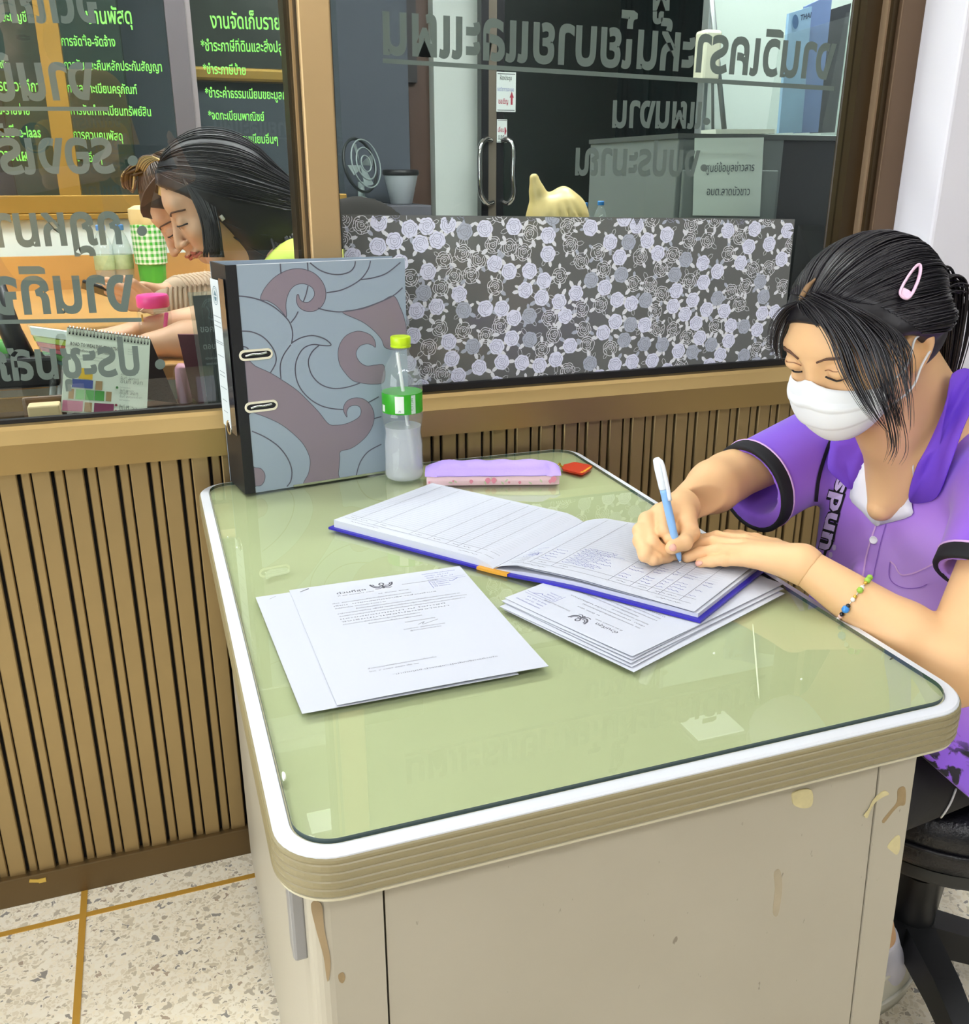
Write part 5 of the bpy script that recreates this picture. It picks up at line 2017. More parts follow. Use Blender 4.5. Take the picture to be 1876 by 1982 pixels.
# ------------------------------------------------------------------ collar, placket, prints on the shirt
def patch3(name, pix, m, parent, th=0.0018, sub=3):
    """cloth flap: outline given as (photo x, photo y, depth)"""
    P = []
    for a_, b_, d_ in pix:
        q_ = cast(bv_shirt, a_, b_, 0.005)
        P.append(ond(a_, b_, d_ if q_ is None else min(d_, depth(q_))))
    P = smooth_poly(P, sub, closed=True)
    c = P.mean(0)
    k = len(P)
    V = list(P) + [c + (q - c) * 0.5 for q in P] + [c]
    F = [(j, (j + 1) % k, k + (j + 1) % k, k + j) for j in range(k)] + [(k + j, k + (j + 1) % k, 2 * k) for j in range(k)]
    o = raw(name, V, F, m, parent, smooth=True)
    md = o.modifiers.new('thickness', 'SOLIDIFY')
    md.thickness = th
    return o


def dep_shirt(px, py, off=0.004, default=1.15):
    q = cast(bv_shirt, px, py, off)
    return default if q is None else depth(q)


def fold_pts(pix, off=0.006, default=1.12, lo=1.0, hi=1.32):
    return [(a, b_, min(hi, max(lo, dep_shirt(a, b_, off, default)))) for a, b_ in pix]


fl1 = [(1846, 724, 1.090), (1836, 770, 1.090), (1802, 850, 1.126), (1777, 900, 1.143), (1761, 950, 1.172), (1762, 972, 1.182), (1785, 974, 1.166), (1812, 962, 1.140), (1832, 915, 1.108), (1862, 830, 1.086), (1890, 760, 1.080), (1880, 715, 1.10)]
patch3('collar', fl1, M_PURPLE, shirt)
fl2 = [(1690, 840, 1.255), (1668, 905, 1.258), (1649, 947, 1.276), (1625, 930, 1.262), (1603, 907, 1.262), (1606, 870, 1.262), (1618, 840, 1.262)]
patch3('collar', fl2, M_PURPLE, shirt)
wp1 = [(1768, 900, 1.152), (1742, 950, 1.190), (1706, 1004, 1.230), (1696, 1018, 1.238), (1716, 1013, 1.226), (1764, 998, 1.188), (1764, 972, 1.184)]
patch3('placket_facing', wp1, M_WHITECL, shirt)
wp2 = [(1674, 895, 1.262), (1686, 905, 1.258), (1694, 960, 1.250), (1705, 1004, 1.236), (1697, 1018, 1.238), (1670, 990, 1.255), (1646, 962, 1.274), (1660, 920, 1.266)]
patch3('placket_facing', wp2, M_WHITECL, shirt)


def sr(name, pix, w_px, m, off=0.0012, sub=4):
    V, F = surf_ribbon(bv_shirt, pix, w_px, off, sub)
    if F: return raw(name, V, F, m, shirt, smooth=True)


sr('placket_seam', [(1696, 1018), (1685, 1050), (1676, 1085), (1668, 1125)], 3.0, M_PIPING)
sr('placket_seam', [(1716, 1014), (1706, 1050), (1698, 1085), (1690, 1120)], 1.6, mat('shirt_seam', '#9060c8', 0.7))
sr('placket_stitch', [(1664, 1118), (1690, 1128)], 1.4, mat('shirt_seam', '#9060c8', 0.7))
sr('placket_stitch', [(1664, 1130), (1688, 1116)], 1.4, mat('shirt_seam', '#9060c8', 0.7))
sr('black_stripe', [(1612, 842), (1597, 880), (1584, 925), (1579, 970), (1578, 1020), (1582, 1075)], 7, M_CLOTHBLK)
sr('black_stripe', [(1636, 955), (1622, 1000), (1608, 1040), (1595, 1082)], 5, M_CLOTHBLK)
bq = cast(bv_shirt, 1692, 1045, 0.0005)
if bq is not None:
    bnn = (CAM - bq) / np.linalg.norm(CAM - bq) + np.array([-0.5, 0, 0])
    bnn /= np.linalg.norm(bnn)
    bt = lathe('shirt_button', [(0.0052, 0.0), (0.0056, 0.0012), (0.0048, 0.0022), (0.0036, 0.0016), (0.0005, 0.0016)], bq, mat('pearl_button', '#f1eef4', 0.25), shirt, 20, bnn)
# lettering down the side of the chest, outlined, running upwards
def cloth_text(body_, A, B, upx, m, name, off=0.0014, bold=0.02, stretch=1.0):
    V, F = text_data(body_, 2, bold)
    A, B, upx = np.array(A, float), np.array(B, float), np.array(upx, float)
    x0, x1 = V[:, 0].min(), V[:, 0].max()
    y1 = V[:, 1].max()
    P = [cast(bv_shirt, *(A + (B - A) * (q[0] - x0) / (x1 - x0) + upx * (q[1] / y1) * stretch), off) for q in V]
    ok = [p_ is not None for p_ in P]
    F = [f for f in F if all(ok[i] for i in f)]
    if F: return raw(name, [p_ if p_ is not None else np.zeros(3) for p_ in P], F, m, shirt)


cloth_text('unds', (1606, 1068), (1641, 925), (-30, -9), M_CLOTHBLK, 'chest_lettering', 0.0012, 0.09)
cloth_text('unds', (1606, 1066), (1640, 926), (-28, -8), mat('pale_lilac_print', '#dcc6f2', 0.7), 'chest_lettering', 0.0017, 0.03)
# breast pocket
sr('pocket_edge', [(1724, 1086), (1733, 1094), (1741, 1108), (1750, 1113), (1775, 1107), (1808, 1091)], 2.6, M_PIPING)
sr('pocket_edge', [(1724, 1088), (1722, 1112), (1730, 1128), (1752, 1138), (1780, 1137), (1796, 1130)], 1.6, mat('shirt_seam', '#9060c8', 0.7))
for q in ((1609, 1074), (1607, 1088), (1616, 1060)):
    surf_fill('dot_print', bv_shirt, [(q[0] - 3, q[1] - 5), (q[0] + 3, q[1] - 5), (q[0] + 3, q[1] + 4), (q[0] - 3, q[1] + 4)], mat('pale_lilac_print', '#dcc6f2', 0.7), shirt, 0.0010, 0)
# round maroon badge with white rim below the pocket
badge_c = (1776, 1212)
circ = lambda r_: [(badge_c[0] + r_ * math.cos(t), badge_c[1] + 0.95 * r_ * math.sin(t)) for t in np.linspace(0, 2 * math.pi, 20, endpoint=False)]
surf_fill('badge_rim', bv_shirt, circ(36), mat('badge_maroon', '#7a1420', 0.6), shirt, 0.0010, 0, 1)
surf_fill('badge_ring', bv_shirt, circ(33), mat('badge_white', '#efeaea', 0.6), shirt, 0.0014, 0, 1)
surf_fill('badge_disc', bv_shirt, circ(21), mat('badge_red', '#a31c1c', 0.6), shirt, 0.0018, 0, 1)
V, F = text_data('oromotor', 1, 0.01)
P = []
for q in V:
    a = math.radians(205) + q[0] / V[:, 0].max() * math.radians(140)
    r_ = 23.5 + q[1] * 9
    P.append(cast(bv_shirt, badge_c[0] + r_ * math.cos(a), badge_c[1] + r_ * 0.95 * math.sin(a), 0.0019))
ok = [p_ is not None for p_ in P]
F = [f for f in F if all(ok[i] for i in f)]
if F: raw('badge_lettering', [p_ if p_ is not None else np.zeros(3) for p_ in P], F, mat('badge_ink', '#2a2024', 0.6), shirt)

# ------------------------------------------------------------------ face mask
M_MASK = mat('white_mask_fabric', '#f1f2f5', 0.85)


def mask_pt(th, t, off=0.0):
    a = abs(th)
    top = 0.004 - 0.022 * (a / 1.0) ** 1.3 - 0.010 * max(0, (0.22 - a) / 0.22)
    top += 0.016 * math.exp(-(th / 0.16) ** 2)
    bot = -0.102 + 0.040 * (a / 1.15) ** 1.6
    u = top + (bot - top) * t
    bulge = math.sin(math.pi * min(1, max(0, t))) ** 0.7
    Rf = 0.086 + 0.013 * bulge - 0.012 * t ** 3
    Rl = 0.066 + 0.006 * bulge - 0.010 * t ** 2
    x_ = 0.006 + Rf * (max(0, math.cos(th)) ** 0.8)
    pl = 0.0030 * (((t * 3.2) % 1.0)) * (1 if 0.2 < t < 0.92 else 0)
    return H(x_ + off + pl, Rl * 1.02 * math.sin(th), u - 0.004)


nth, nt_ = 41, 33
V = [mask_pt(-1.15 + 2.30 * i / (nth - 1), j / (nt_ - 1)) for i in range(nth) for j in range(nt_)]
F = [(i * nt_ + j, (i + 1) * nt_ + j, (i + 1) * nt_ + j + 1, i * nt_ + j + 1) for i in range(nth - 1) for j in range(nt_ - 1)]
mask = raw('face_mask', V, F, M_MASK, girl, smooth=True)
md = mask.modifiers.new('thickness', 'SOLIDIFY')
md.thickness = 0.0018
bv_mask = world_bvh(mask)
for sgn in (1, -1):
    for (t, ez) in ((0.03, 0.020), (0.97, -0.022)):
        a = mask_pt(sgn * 1.12, t, 0.001)
        b_ = H(0.000 + 0.008, sgn * 0.080, ez)
        c_ = (a + b_) / 2 + hl * sgn * 0.010
        tube('ear_loop', smooth_poly([a, c_, b_, H(-0.014, sgn * 0.080, ez * 0.5)], 5), 0.0013, M_MASK, mask, 6)
for t in (0.33, 0.64):
    tube('mask_pleat', [mask_pt(-0.95 + 1.9 * k / 20, t, 0.0010) for k in range(21)], 0.0006, mat('mask_crease', '#d9d9e0', 0.9), mask, 5)

# ------------------------------------------------------------------ hair
hairs = Field(HC - 0.17, HC + 0.17, 0.003)
hairs.ell(H(-0.014, 0, 0.031), hrad(0.099, 0.080, 0.094), HR, 0.01)
hairs.ell(H(-0.040, 0, -0.018), hrad(0.062, 0.068, 0.066), HR, 0.02)
hairs.cap(H(0.018, 0.068, 0.040), H(-0.035, 0.074, 0.018), 0.016, 0.020, 0.015)
hairs.cap(H(0.018, -0.068, 0.040), H(-0.035, -0.074, 0.018), 0.016, 0.020, 0.015)
hairs.cut(H(0.068, 0, 0.078), HR @ np.array([0.80, 0, -0.60]), 0.002)
hairs.cap(H(0.036, 0.10, -0.010), H(0.036, -0.10, -0.010), 0.040, 0.040, 0.01, op='sub')
hair = hairs.obj('hair', M_HAIRB, girl, relax=2)
bv_hair = world_bvh(hair)
TIE = H(-0.108, 0.004, -0.020)


def on_hair(v, off):
    """surface point of the hair cap in head direction v"""
    o = H(-0.014, 0, 0.030)
    w_ = HR @ (v / np.linalg.norm(v))
    loc, nrm, i, dist = bv_hair.ray_cast(Vector(tuple(o + w_ * 0.25)), Vector(tuple(-w_)))
    r_ = 0.100
    p_ = o + w_ * r_ if loc is None else np.array(loc)
    return p_ + w_ * off


strands = []
rnd = random.Random(21)


def strand(P, r_, n=4):
    k = len(P)
    rs = [r_ * (0.55 + 0.45 * math.sin(math.pi * min(1, (i + 1) / (k * 0.8)))) if i < k * 0.8 else r_ * max(0.15, (k - i) / (k * 0.25)) for i in range(k)]
    strands.append(tube_data(P, rs, n, True, flat=0.6))


tie_v = np.array([-0.094, 0.004, -0.046])
tie_v /= np.linalg.norm(tie_v)
for i in range(420):
    # roots run along the hairline from temple to temple, over the top
    a = rnd.uniform(-1.45, 1.45)
    root = np.array([0.070 * math.cos(a) + 0.006, 0.078 * math.sin(a), 0.058 * math.cos(a) ** 1.0 + 0.018 - 0.030 * (abs(a) > 1.0) * (abs(a) - 1.0) / 0.45])
    if rnd.random() < 0.35:
        root = root + np.array([-rnd.uniform(0.0, 0.06), 0, rnd.uniform(0, 0.03)])
    rv_ = root / np.linalg.norm(root)
    om = math.acos(max(-1, min(1, float(rv_ @ tie_v))))
    pts = []
    wob, ph, ofs = rnd.uniform(-0.06, 0.06), rnd.uniform(0, 6), rnd.uniform(-0.0005, 0.0032)
    for k in range(15):
        t = k / 14
        v = (math.sin((1 - t) * om) * rv_ + math.sin(t * om) * tie_v) / max(1e-6, math.sin(om))
        v = v + np.array([0, 0, 0.10 * math.sin(math.pi * t)]) * (1 - abs(rv_[1])) + np.array([0, wob * math.sin(3 * t + ph), wob * math.sin(math.pi * t)])
        pts.append(on_hair(v, ofs * math.sin(math.pi * min(1, t * 1.1 + 0.05)) + 0.0004))
    strand(np.array(pts), rnd.uniform(0.0009, 0.0020))
raw('hair_strands', *join_data(strands), M_HAIR, hair, smooth=True)
strands = []
# fringe: long locks falling over the near cheek, a short curtain on the far side
guides = [
    ([(1556, 583, 1.030), (1592, 612, 1.012), (1630, 668, 1.000), (1655, 735, 0.996), (1690, 800, 0.990), (1722, 842, 0.995)], 40, 15),
    ([(1562, 578, 1.028), (1618, 612, 1.004), (1662, 672, 0.992), (1690, 740, 0.986), (1716, 800, 0.985), (1728, 862, 0.992), (1714, 902, 1.005)], 34, 13),
    ([(1580, 575, 1.022), (1650, 612, 0.996), (1700, 668, 0.985), (1724, 735, 0.980), (1737, 795, 0.983), (1745, 838, 0.99)], 54, 15),
    ([(1600, 572, 1.015), (1670, 606, 0.990), (1722, 640, 0.985), (1744, 675, 0.984), (1750, 725, 0.986), (1752, 775, 0.99)], 50, 13),
    ([(1552, 585, 1.035), (1525, 602, 1.058), (1506, 632, 1.072), (1499, 668, 1.08), (1507, 700, 1.09)], 34, 7),
    ([(1556, 590, 1.032), (1568, 612, 1.022), (1590, 640, 1.012)], 16, 10),
]
for gd, cnt, spread in guides:
    base = smooth_poly(gd, 5)
    for i in range(cnt):
        j1, j2, cut_ = rnd.gauss(0, 1), rnd.gauss(0, 0.6), rnd.uniform(0.72, 1.0)
        n = max(4, int(len(base) * cut_))
        P = []
        for k in range(n):
            t = k / (len(base) - 1)
            sp_ = spread * (0.25 + 0.75 * math.sin(math.pi * min(1, 0.15 + 0.75 * t)))
            P.append(ond(base[k][0] + j1 * sp_ + j2 * 6 * t, base[k][1] + j2 * sp_ * 0.5 + 0.4 * j1 * sp_, base[k][2] + 0.006 * j2))
        strand(np.array(P), rnd.uniform(0.0006, 0.0014))
raw('fringe', *join_data(strands), M_HAIR, hair, smooth=True)
# ponytail
strands = []
tdir = [TIE, TIE - hf * 0.026 + hu * 0.002, TIE - hf * 0.045 - np.array([0, 0, 0.025]) + hl * 0.006, TIE - hf * 0.050 - np.array([0, 0, 0.10]) + hl * 0.014, TIE - hf * 0.048 - np.array([0, 0, 0.19]) + hl * 0.018]
core = smooth_poly(tdir, 6)
for i in range(120):
    a, rr_ = rnd.uniform(0, 6.28), rnd.uniform(0.2, 1.0)
    P = []
    for k, c_ in enumerate(core):
        t = k / (len(core) - 1)
        w_ = 0.010 + 0.022 * math.sin(math.pi * min(1, t * 1.2)) + 0.006 * t
        P.append(c_ + (hl * math.cos(a) + hu * math.sin(a) * 0.8) * w_ * rr_)
    strand(np.array(P), rnd.uniform(0.0014, 0.0026))
raw('ponytail', *join_data(strands), M_HAIR, hair, smooth=True)
lathe('hair_tie', [(0.012, -0.006), (0.017, -0.003), (0.018, 0.0), (0.017, 0.003), (0.012, 0.006)], TIE - hf * 0.004, mat('black_hair_tie', '#0f0d12', 0.7), hair, 20, hf)
# loose scalp line at the front parting
tube('parting', smooth_poly([q for q in (cast(bv_hair, 1552, 583, 0.0022), cast(bv_hair, 1566, 560, 0.003), cast(bv_hair, 1582, 542, 0.003)) if q is not None], 4), [0.002, 0.003, 0.0035, 0.0035, 0.0035, 0.003, 0.002, 0.0015, 0.001], mat('scalp_skin', '#8a6b4a', 0.8), hair, 6)
# pink snap clip
clip_px = [(1742, 578), (1737, 570), (1742, 556), (1756, 534), (1768, 520), (1774, 521), (1773, 536), (1766, 556), (1757, 573), (1750, 580)]
cp_ = []
for a, b_ in smooth_poly(clip_px, 4, closed=True):
    q = cast(bv_hair, a, b_, 0.006)
    cp_.append(q if q is not None else (cp_[-1] if cp_ else ond(a, b_, 1.02)))
hclip = tube('hair_clip', cp_, 0.0022, mat('pale_pink_clip', '#f0c9e2', 0.3), hair, 8, closed=True, flat=0.7)
tp_ = [cast(bv_hair, a, b_, 0.0062) for a, b_ in smooth_poly([(1738, 570), (1742, 560), (1758, 569), (1754, 578), (1746, 580)], 3, closed=True)]
raw('clip_pad', [q for q in tp_ if q is not None], [tuple(range(len([q for q in tp_ if q is not None])))], mat('pale_pink_clip', '#f0c9e2', 0.3), hclip)

# ------------------------------------------------------------------ bead bracelet
bc0 = WRL + (ELL - WRL) * 0.36
bax = (ELL - WRL) / np.linalg.norm(ELL - WRL)
ring = ring_of(bv_body, bc0, bax, 44, 0.08)
cB = np.mean(ring, 0)
brace = thing('bracelet', 'bead bracelet with green flowers and blue bead on the left wrist of the girl', 'bracelet', tuple(cB))
ring = [cB + (q - cB) * 1.03 for q in ring]
tube('cord', ring, 0.0006, mat('bracelet_cord', '#e9e2d0', 0.6), brace, 6, closed=True)
bcol = [mat('bead_white', '#f4efe8', 0.25), mat('bead_green', '#9cc84a', 0.25), mat('bead_gold', '#d8b24a', 0.25, metal=0.6), mat('bead_pink', '#efc0b4', 0.25), mat('bead_blue', '#3f8fe0', 0.25), mat('bead_black', '#1d1d24', 0.3)]
Lk = [0]
for i in range(1, len(ring)): Lk.append(Lk[-1] + np.linalg.norm(ring[i] - ring[i - 1]))
seq = [0, 3, 0, 2, 1, 0, 2, 1, 1, 2, 0, 1, 2, 0, 5, 4, 5, 3, 0, 0, 2, 0, 3, 0, 1, 2, 0, 3, 0]
for i, ci in enumerate(seq):
    k = int(i * len(ring) / len(seq))
    r_ = {4: 0.0046, 1: 0.0038, 2: 0.0022, 5: 0.0028}.get(ci, 0.0027)
    c_ = ring[k] + (ring[k] - cB) / np.linalg.norm(ring[k] - cB) * r_ * 0.7
    V_, F_ = lathe_data([(0.0004, -r_), (r_ * 0.7, -r_ * 0.7), (r_, 0), (r_ * 0.7, r_ * 0.7), (0.0004, r_)], c_, 10)
    raw('bead', V_, F_, bcol[ci], brace, smooth=True)

# ------------------------------------------------------------------ shorts, legs and shoe
M_SHORTS = mat('black_shorts_cloth', '#1b1b1f', 0.8, bump=(30, 0.3))
M_GRIP = mat('white_piping', '#e8e8ec', 0.6)
fp = Field((0.52, -0.92, 0.36), (1.20, -0.32, 0.66), 0.005)
fp.ell((0.99, -0.62, 0.53), (0.13, 0.165, 0.095), None, 0.04)
KL, KR = np.array([0.66, -0.765, 0.520]), np.array([0.64, -0.51, 0.520])
HPL, HPR = np.array([0.97, -0.71, 0.525]), np.array([0.98, -0.54, 0.525])
fp.cap(HPL, HPL + (KL - HPL) * 0.86, 0.095, 0.078, 0.03)
fp.cap(HPR, HPR + (KR - HPR) * 0.86, 0.095, 0.078, 0.03)
fp.cut((0.70, -0.6, 0.52), (-1, 0, 0))
shorts = fp.obj('shorts', M_SHORTS, girl, relax=2)
bv_sh = world_bvh(shorts)
pp = cast_path(bv_sh, [(1849, 1525), (1838, 1553), (1820, 1580), (1798, 1600), (1775, 1618), (1745, 1627)], 0.0015, 5)
if len(pp) > 3: tube('piping', pp, 0.0014, M_GRIP, shorts, 6)
fg = Field((0.52, -0.90, 0.02), (1.02, -0.40, 0.62), 0.005)
ANL, ANR = np.array([0.918, -0.662, 0.085]), np.array([0.66, -0.50, 0.085])
for HP, K_, A_ in ((HPL, KL, ANL), (HPR, KR, ANR)):
    fg.cap(HP + (K_ - HP) * 0.55, K_, 0.062, 0.052, 0.02)
    m1 = K_ + (A_ - K_) * 0.3
    fg.cap(K_, m1, 0.050, 0.050, 0.02)
    fg.cap(m1, A_, 0.050, 0.033, 0.02)
    fg.ell(A_ + np.array([-0.06, 0, -0.045]), (0.10, 0.034, 0.026), None, 0.02)
fg.obj('legs', M_SKIN, girl, relax=2)
M_SOCK = mat('lilac_white_sock', '#d9d7e2', 0.9)
for A_, K_ in ((ANL, KL), (ANR, KR)):
    fk = Field(A_ - 0.09, A_ + np.array([0.09, 0.09, 0.15]), 0.004)
    fk.cap(A_, A_ + (K_ - A_) * 0.3, 0.037, 0.042, 0.01)
    fk.ell(A_ + np.array([0.012, 0, -0.030]), (0.040, 0.034, 0.04), None, 0.02)
    fk.cut(A_ + np.array([0, 0, 0.07]), (0, 0, 1))
    fk.obj('sock', M_SOCK, girl, relax=1)
M_SHOE = mat('cream_shoe_leather', '#dcd9c8', 0.5)
M_SHOEIN = mat('grey_shoe_lining', '#b9b6ae', 0.8)
for nm, A_ in (('left', ANL), ('right', ANR)):
    c0_ = A_ + np.array([-0.055, 0, -A_[2]])
    V, F = [], []
    n = 36
    def outline(sc_, z, up=0.0):
        out = []
        for k in range(n):
            t = 2 * math.pi * k / n
            x_ = 0.128 * math.cos(t)
            wdt = 0.043 + 0.006 * math.cos(t + math.pi)
            out.append(c0_ + np.array([x_ * sc_, wdt * math.sin(t) * sc_, z + up * max(0, math.cos(t)) ** 2]))
        return out
    rings = [outline(1.0, 0.0), outline(1.03, 0.012), outline(1.03, 0.026), outline(0.985, 0.030), outline(0.97, 0.055, 0.022), outline(0.93, 0.068, 0.026), outline(0.88, 0.066, 0.026), outline(0.86, 0.04, 0.0), outline(0.84, 0.022, 0)]
    V = [q for r_ in rings for q in r_]
    for i in range(len(rings) - 1):
        for j in range(n):
            F.append((i * n + j, i * n + (j + 1) % n, (i + 1) * n + (j + 1) % n, (i + 1) * n + j))
    F += [tuple(range(n - 1, -1, -1)), tuple((len(rings) - 1) * n + j for j in range(n))]
    sh_ = raw('shoe', V, F, M_SHOE, girl, smooth=True)
    sh_.data.materials.append(M_SHOEIN)
    sh_.data.polygons.foreach_set('material_index', [1 if i >= 6 * n else 0 for i in range(len(F))])
    fu = Field(c0_ + np.array([-0.16, -0.07, 0.0]), c0_ + np.array([0.06, 0.07, 0.12]), 0.004)
    fu.ell(c0_ + np.array([-0.055, 0, 0.035]), (0.082, 0.044, 0.046), None, 0.01)
    fu.cut(c0_ + np.array([0, 0, 0.012]), (0, 0, -1))
    fu.obj('shoe_upper', M_SHOE, sh_, relax=2)
    lathe('rim_welt', [(0.001, 0), (0.0012, 0.001)], c0_, M_SHOE, sh_, 6) if False else None
    tube('shoe_rim', [q + np.array([0, 0, 0.001]) for q in outline(0.915, 0.068, 0.026)], 0.004, M_SHOE, sh_, 8, closed=True)
    tube('shoe_welt', [q for q in outline(1.03, 0.026)], 0.003, mat('shoe_welt', '#efece0', 0.6), sh_, 6, closed=True)

# ================================================================== STOOL
SX, SY = 0.985, -0.655
stool = thing('stool', 'round black leather swivel stool with star base under the girl', 'stool', (SX, SY, 0))
M_LEATH = mat('black_leather', '#121218', 0.32, bump=(220, 0.6))
prof = [(0.02, 0.345), (0.16, 0.345), (0.172, 0.352), (0.176, 0.372), (0.176, 0.384), (0.180, 0.390), (0.184, 0.402), (0.182, 0.420), (0.165, 0.436), (0.12, 0.444), (0.02, 0.446)]
lathe('seat', prof, (SX, SY, 0), M_LEATH, stool, 48, angle=60)
tube('seat_piping', [(SX + 0.181 * math.cos(t), SY + 0.181 * math.sin(t), 0.3865) for t in np.linspace(0, 2 * math.pi, 48, endpoint=False)], 0.004, M_LEATH, stool, 8, closed=True)
lathe('seat_plate', [(0.05, 0.325), (0.165, 0.325), (0.168, 0.332), (0.165, 0.345), (0.05, 0.345)], (SX, SY, 0), mat('dark_steel_plate', '#3c3d3d', 0.45, metal=0.5), stool, 40)
M_BLKPL = mat('black_base_plastic', '#1a1b1d', 0.45)
lathe('column', [(0.032, 0.10), (0.032, 0.22), (0.022, 0.222), (0.022, 0.326)], (SX, SY, 0), M_BLKPL, stool, 24)
for k in range(5):
    a = math.radians(-38 + 72 * k)
    d_ = np.array([math.cos(a), math.sin(a), 0])
    c_ = np.array([SX, SY, 0])
    V, F = [], []
    for (r_, zt, zb, hw_) in ((0.02, 0.135, 0.085, 0.028), (0.12, 0.125, 0.080, 0.024), (0.27, 0.085, 0.055, 0.018), (0.285, 0.075, 0.055, 0.015)):
        s_ = np.array([-d_[1], d_[0], 0])
        for (sg, z) in ((-1, zb), (1, zb), (0.8, zt), (-0.8, zt)):
            V.append(c_ + d_ * r_ + s_ * hw_ * sg + np.array([0, 0, z]))
    for i in range(3):
        for j in range(4):
            F.append((i * 4 + j, i * 4 + (j + 1) % 4, (i + 1) * 4 + (j + 1) % 4, (i + 1) * 4 + j))
    F += [(3, 2, 1, 0), (12, 13, 14, 15)]
    leg_ = raw('leg', V, F, M_BLKPL, stool)
    raw('caster', *lathe_data([(0.004, -0.012), (0.026, -0.012), (0.0275, 0), (0.026, 0.012), (0.004, 0.012)], c_ + d_ * 0.268 + np.array([0, 0, 0.0275]), 20, np.array([-d_[1], d_[0], 0])), M_RUBBER, leg_, smooth=True)
    raw('caster_fork', *box_data(c_ + d_ * 0.268 + np.array([0, 0, 0.05]), (0.016, 0.03, 0.02), rotz(a)), M_BLKPL, leg_)
# ================================================================== ROSE FILM AND LETTERING ON THE WINDOWS
FYF = GY - 0.0012
fc = [ony(661, 415, FYF), ony(1539, 424, FYF), ony(1507, 718, FYF), None]
fx0, fx1 = fc[0][0], (fc[1][0] + fc[2][0]) / 2 + 0.001
ztl, ztr, zb_ = fc[0][2], fc[1][2], ony(1000, 757, FYF)[2]
M_FILM = pane_mat('grey_translucent_film', (0.62, 0.64, 0.62), 1.45, rough=0.06, body=0.55, body_col=(0.26, 0.265, 0.25))
film = thing('window_film', 'grey window film printed with white roses on the right window', 'window film', ((fx0 + fx1) / 2, FYF, zb_))
V = [(fx0, FYF, zb_), (fc[2][0] + 0.004, FYF, zb_ - 0.002), (fc[1][0], FYF, ztr), (fx0, FYF, ztl)]
V += [(a, b_ + 0.0006, c) for a, b_, c in V]
raw('film_sheet', V, [(0, 1, 2, 3), (7, 6, 5, 4), (0, 4, 5, 1), (1, 5, 6, 2), (2, 6, 7, 3), (3, 7, 4, 0)], M_FILM, film)
M_R1 = mat('rose_lavender_white', '#e8eafa', 0.55)
M_R2 = mat('rose_grey', '#b4bac6', 0.55)
M_RLINE = mat('rose_line_grey', '#9a9cb2', 0.55)
M_RW = mat('rose_outline_white', '#e9ebee', 0.55)
M_RLINE2 = mat('rose_line_dark', '#83868f', 0.55)


def rose_shape(kind, rnd):
    """parts of one printed rose, unit radius: list of (verts2d, faces, material index)"""
    out = []
    rot = rnd.uniform(-0.4, 0.4)

    def scal(r0, amp, n_l, ph, n=36):
        t = np.linspace(0, 2 * math.pi, n, endpoint=False)
        r_ = r0 * (1 + amp * (np.abs(np.cos(n_l * (t + ph) / 2)) ** 0.5 - 0.7))
        return np.stack([r_ * np.cos(t), r_ * np.sin(t)], 1)
    outer = scal(0.98, 0.16, 6, rot, 30)
    k = len(outer)
    fill, line = {0: (0, 2), 1: (1, 4), 2: (None, 3)}[kind]
    lw = 0.055 if kind != 2 else 0.075
    # leaves first
    for j in range(4):
        a = rnd.uniform(0, 1.2) + j * 1.57
        L = rnd.uniform(0.75, 1.1)
        c_, s_ = math.cos(a), math.sin(a)
        pts = np.array([(0, 0), (0.35, 0.24), (0.75, 0.22), (1, 0), (0.75, -0.2), (0.35, -0.22)]) * L
        R2 = np.array([[c_, -s_], [s_, c_]])
        P = pts @ R2.T + np.array([c_, s_]) * 0.74
        if rnd.random() < 0.75:
            out.append((P, [tuple(range(6))], 3 if rnd.random() < 0.8 else 1))
        else:
            out.append((*ribbon2d(P, 0.05, True), 3))
    if fill is not None:
        out.append((np.vstack([outer, [[0, 0]]]), [(j, (j + 1) % k, k) for j in range(k)], fill))
    else:
        out.append((*ribbon2d(outer, lw, True), line))
    # inner petals
    for r0, amp, nl, ph in ((0.72, 0.2, 5, 0.3 + rot), (0.47, 0.16, 4, 1.0 + rot)):
        P = scal(r0, amp, nl, ph, 20)
        cut_ = rnd.randint(0, 19)
        P = np.roll(P, cut_, 0)[:17]
        out.append((*ribbon2d(P, lw), line))
    t = np.linspace(0, 4.6 * math.pi / 1.6, 16)
    P = np.stack([(0.05 + 0.032 * t) * np.cos(t + rot), (0.05 + 0.032 * t) * np.sin(t + rot)], 1)
    out.append((*ribbon2d(P, lw * 0.9), line))
    for j in range(3):
        a = rot + j * 2.1 + 0.5
        P = np.array([(0.52 * math.cos(a), 0.52 * math.sin(a)), (0.78 * math.cos(a + 0.25), 0.78 * math.sin(a + 0.25)), (0.93 * math.cos(a + 0.2), 0.93 * math.sin(a + 0.2))])
        out.append((*ribbon2d(smooth_poly(P, 3), lw * 0.9), line))
    return out


rv_rnd = random.Random(5)
RV, RF, RM = [], [], []
RRAD = 0.0146
pts = []
tries = 0
while tries < 14000:
    tries += 1
    x_ = rv_rnd.uniform(fx0, fx1)
    z_ = rv_rnd.uniform(zb_, max(ztl, ztr))
    if all((x_ - a) ** 2 + (z_ - b_) ** 2 > (0.0293) ** 2 for a, b_ in pts):
        pts.append((x_, z_))


def inside(q):
    t = (q[0] - fx0) / (fx1 - fx0)
    return fx0 + 0.0005 < q[0] < fx1 - 0.001 and zb_ + 0.0005 < q[1] < ztl + (ztr - ztl) * t - 0.0005


